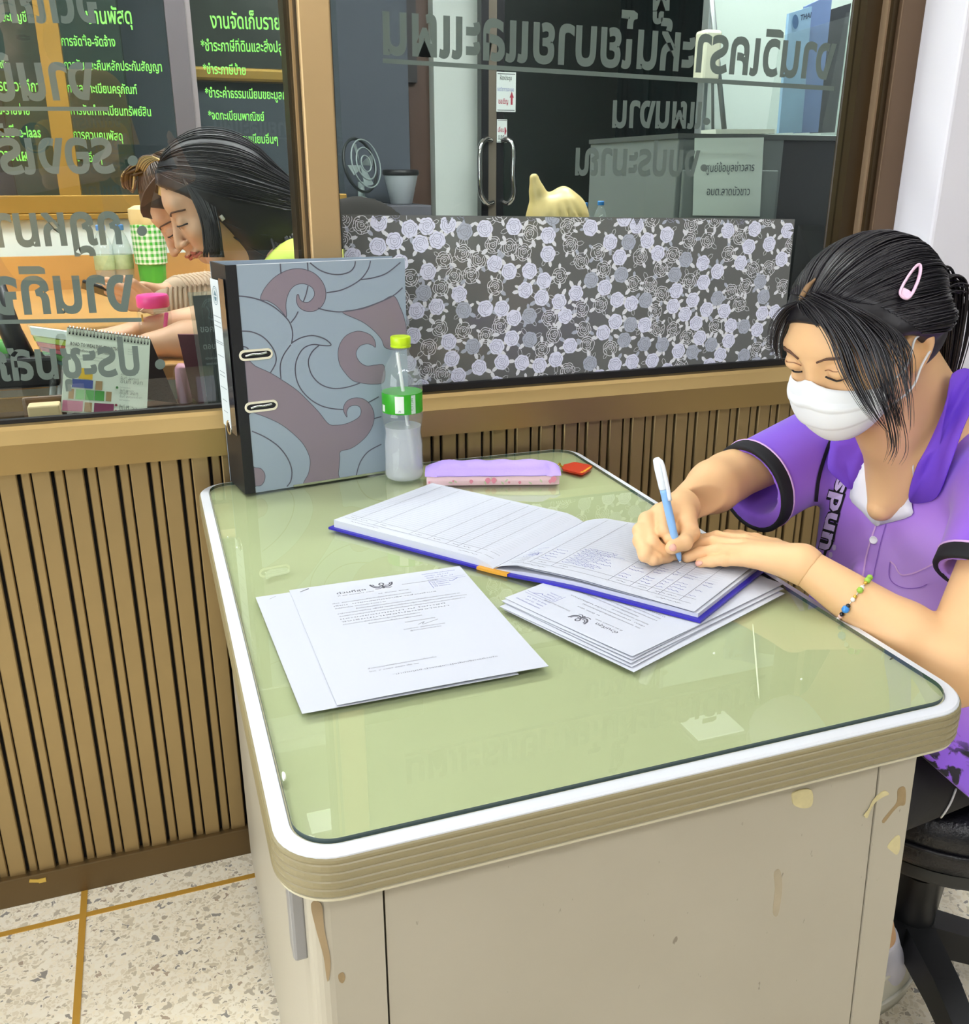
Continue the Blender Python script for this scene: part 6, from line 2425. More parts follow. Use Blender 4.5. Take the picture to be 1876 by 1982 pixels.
for n_, (x_, z_) in enumerate(pts):
    kind = [0, 2, 0, 1, 2, 0][rv_rnd.randrange(6)]
    lay = 0
    for (P, F, mi) in rose_shape(kind, rv_rnd):
        P = np.asarray(P) * RRAD + np.array([x_, z_])
        lay += 1
        o_ = len(RV)
        ok = [inside(q) for q in P]
        RV += [(q[0], FYF - 0.00008 - 0.00003 * lay, q[1]) for q in P]
        for f in F:
            if all(ok[i] for i in f):
                RF.append(tuple(o_ + i for i in f))
                RM.append(mi)
        if not all(ok) and len(F) == 1 and sum(ok) > 2:
            RF.append(tuple(o_ + i for i in F[0] if ok[i]))
            RM.append(mi)
rp_ = raw('rose_print', RV, RF, [M_R1, M_R2, M_RLINE, M_RW, M_RLINE2], film, mi=RM)
tag(rp_, kind='stuff')

# frosted grey lettering, stuck on the far face of the panes so that it reads from the other room
M_LET = mat('frosted_grey_lettering', '#7d8481', 0.6)
LY = GY + 0.0056


def glass_text(body_, start, end, parent, bold=0.035, stretch=1.0, h=None):
    A, B = ony(*start, LY), ony(*end, LY)
    d = (B - A) / np.linalg.norm(B - A)
    up = np.array([0, 0, 1.0])
    up = up - d * (up @ d)
    V, F = text_on(body_, A, B, up, stretch, 2, bold)
    return raw('lettering', V, F, M_LET, parent)


def glass_line(a, b_, w_px, parent):
    P = [ony(a[0], a[1], LY), ony(b_[0], b_[1], LY), ony(b_[0], b_[1] + w_px, LY), ony(a[0], a[1] + w_px, LY)]
    return raw('lettering_rule', P, [(0, 1, 2, 3)], M_LET, parent)


def glass_dot(c, r_px, parent):
    return raw('lettering_dot', [ony(c[0] + r_px * math.cos(t), c[1] + r_px * math.sin(t), LY) for t in np.linspace(0, 2 * math.pi, 20, endpoint=False)], [tuple(range(20))], M_LET, parent)


glass_text('งานวิเคราะห์นโยบายและแผน', (1612, 152), (742, 102), win2, 0.028, 1.32)
glass_line((741, 113), (1615, 167), 9, win2)
glass_text('แผนงาน', (1356, 247), (1185, 245), win2, 0.028, 1.35)
glass_dot((1368, 235), 7, win2)
glass_text('งบประมาณ', (1352, 340), (1113, 337), win2, 0.028, 1.35)
glass_dot((1363, 325), 7, win2)
glass_text('ผู้', (1296, 18), (1262, 18), win2, 0.028, 1.3)
glass_text('จัดเก็บรายได้', (195, 42), (-260, 40), win1, 0.028, 1.25)
glass_text('งานนิติการ', (190, 190), (-240, 196), win1, 0.028, 1.25)
glass_line((-120, 206), (210, 207), 8, win1)
glass_text('รองเรียน', (224, 332), (-110, 336), win1, 0.028, 1.25)
glass_dot((257, 311), 10, win1)
glass_text('กฎหมาย', (238, 470), (-60, 478), win1, 0.028, 1.25)
glass_dot((275, 447), 10, win1)
glass_text('งานกิจการ', (265, 600), (-180, 612), win1, 0.028, 1.25)
glass_line((-60, 620), (274, 615), 8, win1)
glass_text('ประชุมสภา', (272, 724), (-60, 738), win1, 0.028, 1.3)
glass_dot((310, 705), 10, win1)
# ================================================================== THE ROOM BEHIND THE GLASS
M_WOODB = mat('honey_wood_laminate', '#b98a4e', 0.4, var=(6, 0.18))
M_WHITEPANEL = mat('white_laminate_panel', '#dfe8e2', 0.5)
M_GOLDFRAME = mat('gold_bronze_frame', '#a88440', 0.4, metal=0.6)
M_BLACKPL = mat('black_plastic', '#141518', 0.4)
M_GREENTEXT = mat('lime_green_vinyl_lettering', '#7ee05a', 0.6)


def pbox(name, px0, py0, px1, py1, y0, y1, m, parent=None, bevel=0.0):
    """box whose front face (at depth y0) spans two photo points"""
    a, b_ = ony(px0, py1, y0), ony(px1, py0, y0)
    return box(name, (min(a[0], b_[0]), y0, min(a[2], b_[2])), (max(a[0], b_[0]), y1, max(a[2], b_[2])), m, parent, bevel)


# ---- partition at the back of the left half: white panel, bronze rail, glazed upper part with green lettering
PY = 1.70
bw = structure('wall_inner', 'white panelled partition with bronze rail behind the two women')
x0b, x1b = -1.9, 0.62
zr0, zr1 = ony(150, 424, PY)[2], ony(150, 378, PY)[2]
box('panel_board', (x0b, PY, 0.0), (x1b, PY + 0.05, zr0), M_WHITEPANEL, bw)
box('rail', (x0b, PY - 0.02, zr0), (x1b, PY + 0.06, zr0 + 0.016), M_GOLDFRAME, bw, bevel=0.002)
box('rail', (x0b, PY - 0.012, zr0 + 0.018), (x1b, PY + 0.05, zr1), M_GOLDFRAME, bw, bevel=0.002)
win3 = structure('window_3', 'inner window with bright green lettering behind the women')
xm = ony(362, 150, PY)[0]
box('pane', (x0b, PY + 0.02, zr1), (x1b, PY + 0.025, 2.6), M_PANE, win3)
box('mullion', (xm - 0.045, PY - 0.005, zr1), (xm + 0.012, PY + 0.06, 2.6), mat('grey_violet_aluminium', '#6a6468', 0.45, metal=0.4), win3)
box('mullion', (xm + 0.012, PY + 0.0, zr1), (xm + 0.028, PY + 0.06, 2.6), mat('grey_violet_light', '#8e8688', 0.45, metal=0.4), win3)
xm2 = ony(112, 200, PY)[0]
box('mullion', (xm2 - 0.03, PY - 0.005, zr1), (xm2 + 0.03, PY + 0.06, 2.6), M_GOLDFRAME, win3)


def green(body_, a, b_, y=PY + 0.019, stretch=1.6):
    A, B = ony(a[0], a[1], y), ony(b_[0], b_[1], y)
    V, F = text_on(body_, A, B, (0, 0, 1), stretch, 2, 0.012)
    return raw('green_lettering', V, F, M_GREENTEXT, win3)


for body_, a, b_ in (('งานพัสดุ', (168, 46), (256, 46)), ('*การจัดซื้อ-จัดจ้าง', (112, 88), (224, 90)), ('*การรับและคืนหลักประกันสัญญา', (118, 134), (314, 138)),
                     ('*การลงทะเบียนครุภัณฑ์', (124, 178), (266, 182)), ('*การจัดทำทะเบียนทรัพย์สิน', (130, 221), (293, 225)), ('*การควบคุมพัสดุ', (136, 268), (238, 272)), ('*งานอื่นๆ', (142, 312), (198, 314)),
                     ('งานจัดเก็บรายได้', (408, 54), (565, 58)), ('*ชำระภาษีที่ดินและสิ่งปลูกสร้าง', (390, 98), (590, 102)), ('*ชำระภาษีป้าย', (394, 142), (476, 145)),
                     ('*ชำระค่าธรรมเนียมขยะมูลฝอย', (398, 188), (572, 193)), ('*จดทะเบียนพาณิชย์', (404, 231), (512, 234)), ('*ชำระค่าธรรมเนียมอื่นๆ', (409, 275), (538, 278)),
                     ('งานการเงินและบัญชี', (-80, 40), (52, 42)), ('*การรับ-จ่ายเงิน', (-62, 130), (18, 132)), ('*การตรวจฎีกา', (-30, 174), (78, 178)), ('*งบทะเบียน-รายจ่าย', (-70, 220), (58, 222)), ('*ระบบบัญชี e-laas', (-60, 264), (80, 266)), ('*งานวางแผน', (-40, 308), (66, 312))):
    green(body_, a, b_)
# what stands behind that inner window: a dark blue-grey room wall, a framed picture, a dark cabinet
tag(box('wall_inner_far', (x0b - 1.2, 2.45, 0.0), (1.05, 2.5, 2.88), M_DARKWALL), 'dark blue-grey wall seen through the inner window', kind='structure')
pic = thing('picture_frame', 'gold framed dark picture hanging behind the green lettering', 'picture', tuple(ony(455, 60, 2.42)))
pa_, pb_ = ony(352, 155, 2.40), ony(600, -140, 2.40)
fw = 0.05
for lo_, hi_ in (((pa_[0], pa_[2]), (pb_[0], pa_[2] + fw)), ((pa_[0], pb_[2] - fw), (pb_[0], pb_[2])), ((pa_[0], pa_[2]), (pa_[0] + fw, pb_[2])), ((pb_[0] - fw, pa_[2]), (pb_[0], pb_[2]))):
    box('frame_bar', (lo_[0], 2.395, lo_[1]), (hi_[0], 2.448, hi_[1]), M_GOLDFRAME, pic, bevel=0.012)
box('picture_sheet', (pa_[0] + fw, 2.43, pa_[2] + fw), (pb_[0] - fw, 2.446, pb_[2] - fw), mat('dark_picture', '#2d332f', 0.3, var=(5, .4)), pic)
cabd = thing('cupboard', 'tall dark green cupboard behind the left inner window', 'cupboard', tuple(ony(150, 300, 2.2)[:2]) + (0,))
q0, q1 = ony(20, 300, 2.15), ony(262, 300, 2.15)
box('carcass', (q0[0], 2.15, 0.0), (q1[0], 2.44, 2.3), mat('dark_green_lacquer', '#26352f', 0.5), cabd)
for k in range(2):
    xa = q0[0] + (q1[0] - q0[0]) * (0.01 + 0.5 * k)
    box('cupboard_door', (xa, 2.138, 0.05), (xa + (q1[0] - q0[0]) * 0.48, 2.15, 2.25), mat('dark_green_door', '#2c3f38', 0.45), cabd, bevel=0.004)

# ---- women's desk, ledge and what stands on them
ZB = 0.900
wdesk = thing('office_desk', 'honey wood desk top in front of the two women behind the glass', 'desk', (-0.25, 0.9, 0))
box('desk_top', (-0.95, 0.275, ZB - 0.03), (0.20, 1.62, ZB), M_WOODB, wdesk, bevel=0.003)
for lx_, ly_ in ((-0.9, 0.32), (0.15, 0.32), (-0.9, 1.57), (0.15, 1.57)):
    box('leg', (lx_ - 0.03, ly_ - 0.03, 0.0), (lx_ + 0.03, ly_ + 0.03, ZB - 0.03), M_BRONZE_DK, wdesk)
up_ = ony(250, 492, 1.60)
box('back_board', (-0.95, 1.60, ZB), (0.20, 1.62, up_[2]), M_WOODB, wdesk)
ZL = 0.836
ledge = thing('ledge_cabinet', 'low brown cabinet just inside the left window below the calendar', 'cabinet', (-0.2, 0.16, 0))
box('carcass', (-0.9, 0.075, 0.0), (0.30, 0.262, ZL - 0.012), M_BRONZE_DK, ledge)
box('ledge_top', (-0.9, 0.070, ZL - 0.012), (0.30, 0.268, ZL), mat('dark_wood_top', '#3a2718', 0.35), ledge, bevel=0.002)
box('ledge_rail', (-0.9, 0.258, ZL), (-0.245, 0.268, ony(60, 768, 0.26)[2]), M_GOLDFRAME, ledge)
tray = thing('letter_tray', 'brown rounded tray with a pale pad beside the calendar', 'tray', tuple(ony(85, 800, 0.12)))
a, b_ = ony(44, 815, 0.09), ony(120, 776, 0.09)
box('tray_back', (a[0], 0.115, ZL + 0.0004), (b_[0] + 0.002, 0.125, b_[2] + 0.004), mat('brown_tray_plastic', '#5d4226', 0.4), tray, bevel=0.004)
box('tray_base', (a[0], 0.078, ZL + 0.0004), (b_[0] + 0.002, 0.125, ZL + 0.006), mat('brown_tray_plastic', '#5d4226', 0.4), tray)
box('pad', (a[0] + 0.010, 0.082, ZL + 0.0062), (b_[0] - 0.004, 0.113, b_[2] - 0.004), mat('pale_wood_pad', '#cdb78c', 0.6), tray, bevel=0.003)

# desk calendar
cal = thing('desk_calendar', 'white spiral desk calendar with coloured blocks standing just inside the window', 'calendar', tuple(ony(205, 800, 0.15)))
cT0, cT1, cB1, cB0 = ony(130, 634, 0.150), ony(291, 657, 0.175), ony(284, 806, 0.125), ony(118, 797, 0.100)
cB1, cB0 = np.maximum(cB1, [-9, -9, ZL + 0.001]), np.maximum(cB0, [-9, -9, ZL + 0.001])
e_x, e_y = (cT1 - cT0), (cB0 - cT0)


def cpt(s_, t_, off=0.0):
    n_ = np.cross(cT1 - cT0, cB0 - cT0)
    n_ /= np.linalg.norm(n_)
    if n_ @ (CAM - cT0) < 0: n_ = -n_
    return (cT0 * (1 - s_) + cT1 * s_) * (1 - t_) + (cB0 * (1 - s_) + cB1 * s_) * t_ + n_ * off


def cquad(name, s0, t0, s1, t1, m, off=0.0006, parent=cal):
    return raw(name, [cpt(s0, t0, off), cpt(s1, t0, off), cpt(s1, t1, off), cpt(s0, t1, off)], [(0, 1, 2, 3)], m, parent)


def cslab(name, s0, t0, s1, t1, o0, o1, m, parent=cal):
    V = [cpt(s, t, o) for o in (o0, o1) for (s, t) in ((s0, t0), (s1, t0), (s1, t1), (s0, t1))]
    return raw(name, V, [(0, 1, 2, 3), (7, 6, 5, 4), (0, 4, 5, 1), (1, 5, 6, 2), (2, 6, 7, 3), (3, 7, 4, 0)], m, parent)


page = cslab('page', 0, 0, 1, 1, -0.003, 0.0, mat('calendar_paper', '#d3dccb', 0.6))
bk = [cT0 + np.array([0, 0.004, 0]), cT1 + np.array([0, 0.004, 0]), np.maximum(ony(345, 800, 0.225), [-9, -9, ZL + 0.001]), cB0 + np.array([0.06, 0.12, 0])]
raw('stand_board', bk + [q + np.array([0, 0.004, 0]) for q in bk], [(0, 1, 2, 3), (7, 6, 5, 4), (0, 4, 5, 1), (1, 5, 6, 2), (2, 6, 7, 3), (3, 7, 4, 0)], mat('dark_maroon_board', '#2d1518', 0.6), cal)
for k in range(24):
    s_ = 0.03 + 0.94 * k / 23
    cquad('binding_hole', s_ - 0.008, 0.035, s_ + 0.010, 0.075, mat('hole_dark', '#1f1d1c', 0.8), 0.0006, page)
    c_ = cpt(s_, 0.03, 0.001)
    tube('binding_ring', [cpt(s_, 0.055, 0.001), cpt(s_, 0.0, 0.004) + UPZ * 0.003, cpt(s_, 0.0, -0.003) + UPZ * 0.004, cpt(s_, 0.03, -0.006)], 0.0006, M_CHROME, cal, 5)


def ctext(body_, s0, t_, s1, m, stretch=1.0, bold=0.0):
    A, B = cpt(s0, t_, 0.0007), cpt(s1, t_, 0.0007)
    V, F = text_on(body_, A, B, cpt(s0, t_ - 0.1) - cpt(s0, t_), stretch, 1, bold)
    return raw('calendar_print', V, F, m, page)


M_CINK = mat('calendar_ink', '#4a4644', 0.7)
M_CINKL = mat('calendar_light_ink', '#8d958a', 0.7)
ctext('ROAD TO WEALTHY GROWTH', 0.05, 0.205, 0.60, M_CINK, 1.7, 0.01)
ctext('การออมเพื่ออนาคตเริ่มได้ตั้งแต่วันนี้', 0.05, 0.265, 0.58, M_CINK, 1.0)
ctext('วางแผนการเงินอย่างเป็นขั้นตอนเพื่อความมั่นคง', 0.05, 0.325, 0.46, M_CINKL, 1.0)
ctext('กระจายความเสี่ยงให้เหมาะกับตัวคุณ', 0.05, 0.362, 0.40, M_CINKL, 1.0)
M_CB = {'blue': '#3a4a8c', 'g1': '#86ba7e', 'g2': '#5fa058', 'g3': '#44903c', 'pink': '#b9738c', 'wine': '#74264c', 'yel': '#d8b22c', 'tan': '#9c8058'}
for nm, q, c_ in (('block', (0.10, 0.60, 0.34, 0.70), 'blue'), ('block', (0.15, 0.72, 0.25, 0.84), 'g1'), ('block', (0.26, 0.72, 0.36, 0.84), 'g2'), ('block', (0.37, 0.72, 0.48, 0.84), 'g3'), ('block', (0.01, 0.86, 0.24, 0.985), 'pink'), ('block', (0.37, 0.87, 0.60, 0.995), 'wine'), ('block', (0.17, 0.46, 0.33, 0.59), 'yel'),
                  ('block', (0.26, 0.87, 0.345, 0.985), 'tan'), ('block', (0.37, 0.60, 0.45, 0.71), 'tan'), ('block', (0.07, 0.72, 0.13, 0.84), 'tan'), ('block', (0.50, 0.72, 0.565, 0.84), 'tan')):
    cquad(nm, *q, mat('calendar_' + c_, M_CB[c_], 0.6), 0.0006, page)
for k, t_ in enumerate((0.45, 0.50, 0.55, 0.60, 0.66, 0.70, 0.74, 0.78, 0.82, 0.90, 0.94)):
    ctext('ขั้นที่ ลงทุนระยะยาว'[: 10 + (k * 7) % 10], 0.66, t_, 0.78 + 0.05 * (k % 4), M_CINKL, 1.0)
for t_, c_ in ((0.66, '#3f7a3a'), (0.88, '#7a3038'), (0.955, '#a86a72')):
    raw('bullet', [cpt(0.625 + 0.016 * math.cos(a), t_ + 0.016 * math.sin(a), 0.0007) for a in np.linspace(0, 2 * math.pi, 12, endpoint=False)], [tuple(range(12))], mat('bullet_' + c_.strip('#'), c_, 0.6), page)
for t_ in (0.17, 0.20, 0.23):
    ctext('สแกนเพื่ออ่าน', 0.73, t_, 0.82, M_CINKL)

# acrylic sign holder with a black sheet
sg_ = thing('sign_holder', 'clear acrylic sign holder with black printed sheet beside the binder', 'sign', tuple(ony(405, 790, 0.12)))
sT0, sT1, sB1, sB0 = ony(363, 566, 0.165), ony(480, 560, 0.165), ony(500, 795, 0.115), ony(398, 800, 0.115)
def spt(s_, t_, off=0.0):
    return (sT0 * (1 - s_) + sT1 * s_) * (1 - t_) + (sB0 * (1 - s_) + sB1 * s_) * t_ + np.array([0, -off, off * 0.2])
def sslab(name, s0, t0, s1, t1, o0, o1, m):
    V = [spt(s, t, o) for o in (o0, o1) for (s, t) in ((s0, t0), (s1, t0), (s1, t1), (s0, t1))]
    return raw(name, V, [(0, 1, 2, 3), (7, 6, 5, 4), (0, 4, 5, 1), (1, 5, 6, 2), (2, 6, 7, 3), (3, 7, 4, 0)], m, sg_)
M_ACR = pane_mat('clear_acrylic', (0.94, 0.96, 0.95), 1.45, body=0.04, body_col=(0.6, 0.65, 0.63))
sslab('black_sheet', 0.07, 0.03, 1.0, 0.99, -0.0005, 0.0005, mat('black_printed_sheet', '#101113', 0.3))
sslab('holder_front', 0, 0, 1, 1, 0.0008, 0.003, M_ACR)
sslab('holder_back', 0, 0, 1, 1, -0.003, -0.0008, M_ACR)
box('holder_foot', tuple(sB0 + np.array([0, -0.005, -0.003])), tuple(np.array([sB1[0], 0.2, sB0[2]])), M_ACR, sg_)
M_SGREY = mat('grey_sign_ink', '#8c9192', 0.6)
for body_, t_, s0, s1 in (('ขอความร่วมมือ', 0.33, 0.12, 0.95), ('ตอบแบบสอบถาม', 0.47, 0.13, 0.98), ('ความพึงพอใจในการให้บริการ', 0.555, 0.14, 0.7), ('ขององค์การบริหารส่วนตำบล', 0.60, 0.14, 0.7), ('ประชาชน', 0.885, 0.45, 0.9), ('มีประสิทธิภาพ', 0.955, 0.36, 0.95)):
    V, F = text_on(body_, spt(s0, t_, 0.0009), spt(s1, t_, 0.0009), (0, 0, 1), 1.2, 1, 0.01)
    raw('sign_lettering', V, F, M_SGREY, sg_)
emb = []
for rr_ in (0.11, 0.09):
    P = [np.array([0.34 + rr_ * 1.25 * math.cos(t), 0.145 + rr_ * math.sin(t) * 0.75]) for t in np.linspace(math.radians(190), math.radians(350), 16)]
    V2, F2 = ribbon2d(P, 0.010)
    emb.append(([spt(q[0], q[1], 0.0009) for q in V2], F2))
for P in ([(0.27, 0.12), (0.31, 0.16), (0.30, 0.20)], [(0.34, 0.10), (0.36, 0.15), (0.33, 0.21)], [(0.42, 0.12), (0.39, 0.17), (0.41, 0.21)], [(0.28, 0.21), (0.35, 0.23), (0.42, 0.21)]):
    V2, F2 = ribbon2d(smooth_poly(P, 4), 0.016)
    emb.append(([spt(q[0], q[1], 0.0009) for q in V2], F2))
tag(raw('sign_emblem', *join_data(emb), mat('dim_sign_ink', '#4d5557', 0.6), sg_), kind='stuff')

# pink jar
jb = onz(305, 662, ZB)
JS = 0.82
jar = thing('jar', 'square clear plastic jar with bright pink screw lid on the wood desk', 'jar', tuple(jb))
kx = 0.036 * 1.12 * JS
V, F = [], []
for (s_, z) in ((0.80, 0.0), (0.95, 0.006), (1.0, 0.02), (1.0, 0.075), (0.92, 0.084), (0.80, 0.090)):
    for (x_, y_) in rrect(-kx * s_, -kx * s_, kx * s_, kx * s_, 0.010, 4):
        V.append(jb + np.array([x_, y_, z * JS]))
m_ = 20
for i in range(5):
    for j in range(m_):
        F.append((i * m_ + j, i * m_ + (j + 1) % m_, (i + 1) * m_ + (j + 1) % m_, (i + 1) * m_ + j))
F.append(tuple(range(m_ - 1, -1, -1)))
raw('body', V, F, M_ACR, jar, smooth=True)
lathe('lid', [(0.0305, 0.0722), (0.0318, 0.0745), (0.0318, 0.093), (0.0297, 0.097), (0.0247, 0.098)], jb, mat('hot_pink_plastic', '#f0489e', 0.35), jar, 36, lobes=lambda h, t: 1 + (0.015 * math.cos(36 * t) if 0.0743 < h < 0.0935 else 0))
tube('spoon', [jb + np.array([0.014, 0.0, 0.006]), jb + np.array([0.024, -0.004, 0.06])], 0.004, mat('hot_pink_plastic', '#f0489e', 0.35), jar, 8)
tube('spoon', [jb + np.array([-0.022, 0.0, 0.004]), jb + np.array([-0.0255, 0.0, 0.058])], 0.003, mat('amber_plastic', '#d8a63a', 0.3), jar, 8)

# two water bottles and a gingham tumbler at the back of the desk
M_PET2 = pane_mat('pale_bottle_plastic', (0.86, 0.90, 0.90), 1.4, rough=0.05, body=0.22, body_col=(0.75, 0.82, 0.82))


def small_bottle(base, s_, label, cap_m, lab_m, group=None):
    t = thing('water_bottle', label, 'bottle', tuple(base), group)
    pf = [(0.028, 0.0), (0.033, 0.005), (0.033, 0.03), (0.031, 0.05), (0.033, 0.075), (0.033, 0.13), (0.030, 0.155), (0.020, 0.185), (0.0125, 0.200), (0.0125, 0.212)]
    lathe('body', [(a * s_, b * s_) for a, b in pf], base, M_PET2, t, 24, angle=60)
    lathe('label', [(0.0334 * s_, 0.080 * s_), (0.0336 * s_, 0.081 * s_), (0.0336 * s_, 0.126 * s_), (0.0334 * s_, 0.127 * s_)], base, lab_m, t, 24)
    lathe('cap', [(0.0145 * s_, 0.206 * s_), (0.015 * s_, 0.208 * s_), (0.015 * s_, 0.222 * s_), (0.013 * s_, 0.224 * s_)], base, cap_m, t, 20)
    return t


M_BCAP = mat('blue_bottle_cap', '#5a92d8', 0.4)
M_LBL = mat('printed_bottle_label', '#a9b78c', 0.4, var=(40, 0.6))
small_bottle(onz(211, 568, ZB), 0.86, 'clear water bottle with blue cap, left of the pair behind the phone', M_BCAP, M_LBL)
small_bottle(onz(246, 566, ZB), 0.86, 'clear water bottle with blue cap, beside the gingham tumbler', M_BCAP, M_LBL)
tb = onz(300, 566, ZB)
tum = thing('tumbler', 'tall green and white gingham tumbler with ribbed base and paper wrapped top', 'tumbler', tuple(tb))


def gingham():
    m = bpy.data.materials.new('green_gingham')
    m.use_nodes = True
    nt = m.node_tree
    b = nt.nodes['Principled BSDF']
    tc = nt.nodes.new('ShaderNodeTexCoord')
    sep = nt.nodes.new('ShaderNodeSeparateXYZ')
    nt.links.new(tc.outputs['Object'], sep.inputs[0])
    outs = []
    at = nt.nodes.new('ShaderNodeMath')
    at.operation = 'ARCTAN2'
    nt.links.new(sep.outputs[0], at.inputs[0])
    nt.links.new(sep.outputs[1], at.inputs[1])
    for src, k in ((at.outputs[0], 3.2), (sep.outputs[2], 62.0)):
        ml = nt.nodes.new('ShaderNodeMath')
        ml.operation = 'MULTIPLY'
        ml.inputs[1].default_value = k
        nt.links.new(src, ml.inputs[0])
        fr = nt.nodes.new('ShaderNodeMath')
        fr.operation = 'FRACT'
        nt.links.new(ml.outputs[0], fr.inputs[0])
        gt = nt.nodes.new('ShaderNodeMath')
        gt.operation = 'GREATER_THAN'
        gt.inputs[1].default_value = 0.5
        nt.links.new(fr.outputs[0], gt.inputs[0])
        outs.append(gt.outputs[0])
    ad = nt.nodes.new('ShaderNodeMath')
    ad.operation = 'ADD'
    nt.links.new(outs[0], ad.inputs[0])
    nt.links.new(outs[1], ad.inputs[1])
    hf_ = nt.nodes.new('ShaderNodeMath')
    hf_.operation = 'MULTIPLY'
    hf_.inputs[1].default_value = 0.5
    nt.links.new(ad.outputs[0], hf_.inputs[0])
    rp = nt.nodes.new('ShaderNodeValToRGB')
    rp.color_ramp.elements[0].color = hexc('#eef5e4')
    rp.color_ramp.elements[1].color = hexc('#3fae2c')
    nt.links.new(hf_.outputs[0], rp.inputs[0])
    nt.links.new(rp.outputs[0], b.inputs['Base Color'])
    b.inputs['Roughness'].default_value = 0.4
    return m


ts = 0.96
lathe('base', [(0.034 * ts, 0.0), (0.036 * ts, 0.004), (0.040 * ts, 0.085 * ts)], tb, mat('bright_green_plastic', '#4fb23a', 0.4), tum, 48, lobes=lambda h, t: 1 + 0.02 * math.cos(40 * t))
lathe('cup', [(0.040 * ts, 0.085 * ts), (0.047 * ts, 0.088 * ts), (0.050 * ts, 0.20 * ts), (0.046 * ts, 0.202 * ts)], tb, gingham(), tum, 36)
lathe('wrapped_top', [(0.047 * ts, 0.200 * ts), (0.050 * ts, 0.215 * ts), (0.048 * ts, 0.245 * ts), (0.03 * ts, 0.255 * ts)], tb, mat('cream_paper_wrap', '#e8cf94', 0.7), tum, 24, lobes=lambda h, t: 1 + 0.05 * math.cos(5 * t + 40 * h))

# sticky-flag stand, phone stand, black box and monitor arm at the far left
fs_ = thing('flag_holder', 'clear holder with yellow red and green sticky flags left of the calendar', 'flag holder', tuple(ony(95, 690, 0.2)))
for k, (c_, a, b_) in enumerate((('#e9ece6', 632, 648), ('#c9d43a', 650, 660), ('#e2502c', 661, 670), ('#c94a5c', 671, 679), ('#6cc24a', 681, 692), ('#9ad0d8', 693, 700))):
    P = [ony(58 + k * 6, a + 1, 0.22), ony(130, a + 10, 0.20), ony(130, b_ + 10, 0.20), ony(60 + k * 7, b_, 0.22)]
    raw('flag_pad', P + [q + np.array([0, 0.012, 0]) for q in P], [(0, 1, 2, 3), (7, 6, 5, 4), (0, 4, 5, 1), (1, 5, 6, 2), (2, 6, 7, 3), (3, 7, 4, 0)], mat('flag_' + c_.strip('#'), c_, 0.6), fs_)
P = [ony(52, 628, 0.215), ony(132, 640, 0.195), ony(132, 716, 0.195), ony(100, 712, 0.20), ony(84, 692, 0.21)]
raw('clear_shell', P + [q + np.array([0, -0.003, 0]) for q in P], [(0, 1, 2, 3, 4), (9, 8, 7, 6, 5)] + [(j, 5 + j, 5 + (j + 1) % 5, (j + 1) % 5) for j in range(5)], M_ACR, fs_)
box('holder_leg', tuple(ony(100, 780, 0.215)), tuple(ony(112, 690, 0.225)), M_ACR, fs_) if False else tube('holder_leg', [ony(104, 712, 0.20), np.maximum(ony(100, 790, 0.176), [-9, -9, ZL + 0.007])], 0.006, M_ACR, fs_, 8)
ps_ = thing('phone_stand', 'white folding phone stand on round foot behind the calendar', 'phone stand', tuple(onz(108, 768, ZL)))
pf_ = ony(106, 762, 0.235)
lathe('foot', [(0.030, 0.0), (0.034, 0.002), (0.033, 0.006), (0.02, 0.009)], np.array([pf_[0], 0.225, ZL]), mat('white_plastic', '#e6e8e4', 0.4), ps_, 28)
for dx_ in (-0.010, 0.004):
    tube('stand_arm', [np.array([pf_[0] + dx_, 0.225, ZL + 0.006]), ony(118 + dx_ * 900, 690, 0.23)], 0.005, mat('white_plastic', '#e6e8e4', 0.4), ps_, 8)
mo_ = thing('monitor_stand', 'black tilted monitor support at the left edge behind the glass', 'monitor stand', tuple(ony(40, 760, 0.3)))
tube('post', [ony(-14, 540, 0.225), ony(20, 640, 0.225), ony(52, 706, 0.225)], [0.016, 0.018, 0.02], M_BLACKPL, mo_, 12)
pbox('foot_box', -60, 690, 108, 760, 0.19, 0.252, M_BLACKPL, mo_, 0.006)
gr_ = thing('marker_cup', 'green cup of cables at the left edge behind the glass', 'cup', tuple(ony(8, 720, 0.29)))
raw('cup', *lathe_data([(0.016, 0), (0.020, 0.05)], ony(4, 715, 0.285), 20), mat('green_cup_plastic', '#4a9a3c', 0.5), gr_, smooth=True)
# maroon folder and lilac note block behind the sign holder
fo_ = thing('folder', 'dark maroon folder standing left of the acrylic sign holder', 'folder', tuple(ony(375, 780, 0.24)))
P = [ony(344, 648, 0.215), ony(384, 648, 0.215), ony(404, 798, 0.215), ony(372, 770, 0.215)]
raw('cover', P + [q + np.array([0, 0.01, 0]) for q in P], [(0, 1, 2, 3), (7, 6, 5, 4), (0, 4, 5, 1), (1, 5, 6, 2), (2, 6, 7, 3), (3, 7, 4, 0)], mat('maroon_cover', '#5d2a38', 0.5), fo_)
pk_ = thing('pink_post', 'pink rounded plastic post between calendar and sign holder', 'post', tuple(ony(355, 790, 0.24)))
V_, F_ = tube_data([ony(362, 800, 0.235), ony(354, 740, 0.235), ony(352, 712, 0.235), ony(352, 704, 0.235)], [0.013, 0.013, 0.0125, 0.007], 14)
raw('post', V_, F_, mat('dusty_pink_plastic', '#c08c9c', 0.45), pk_, smooth=True)

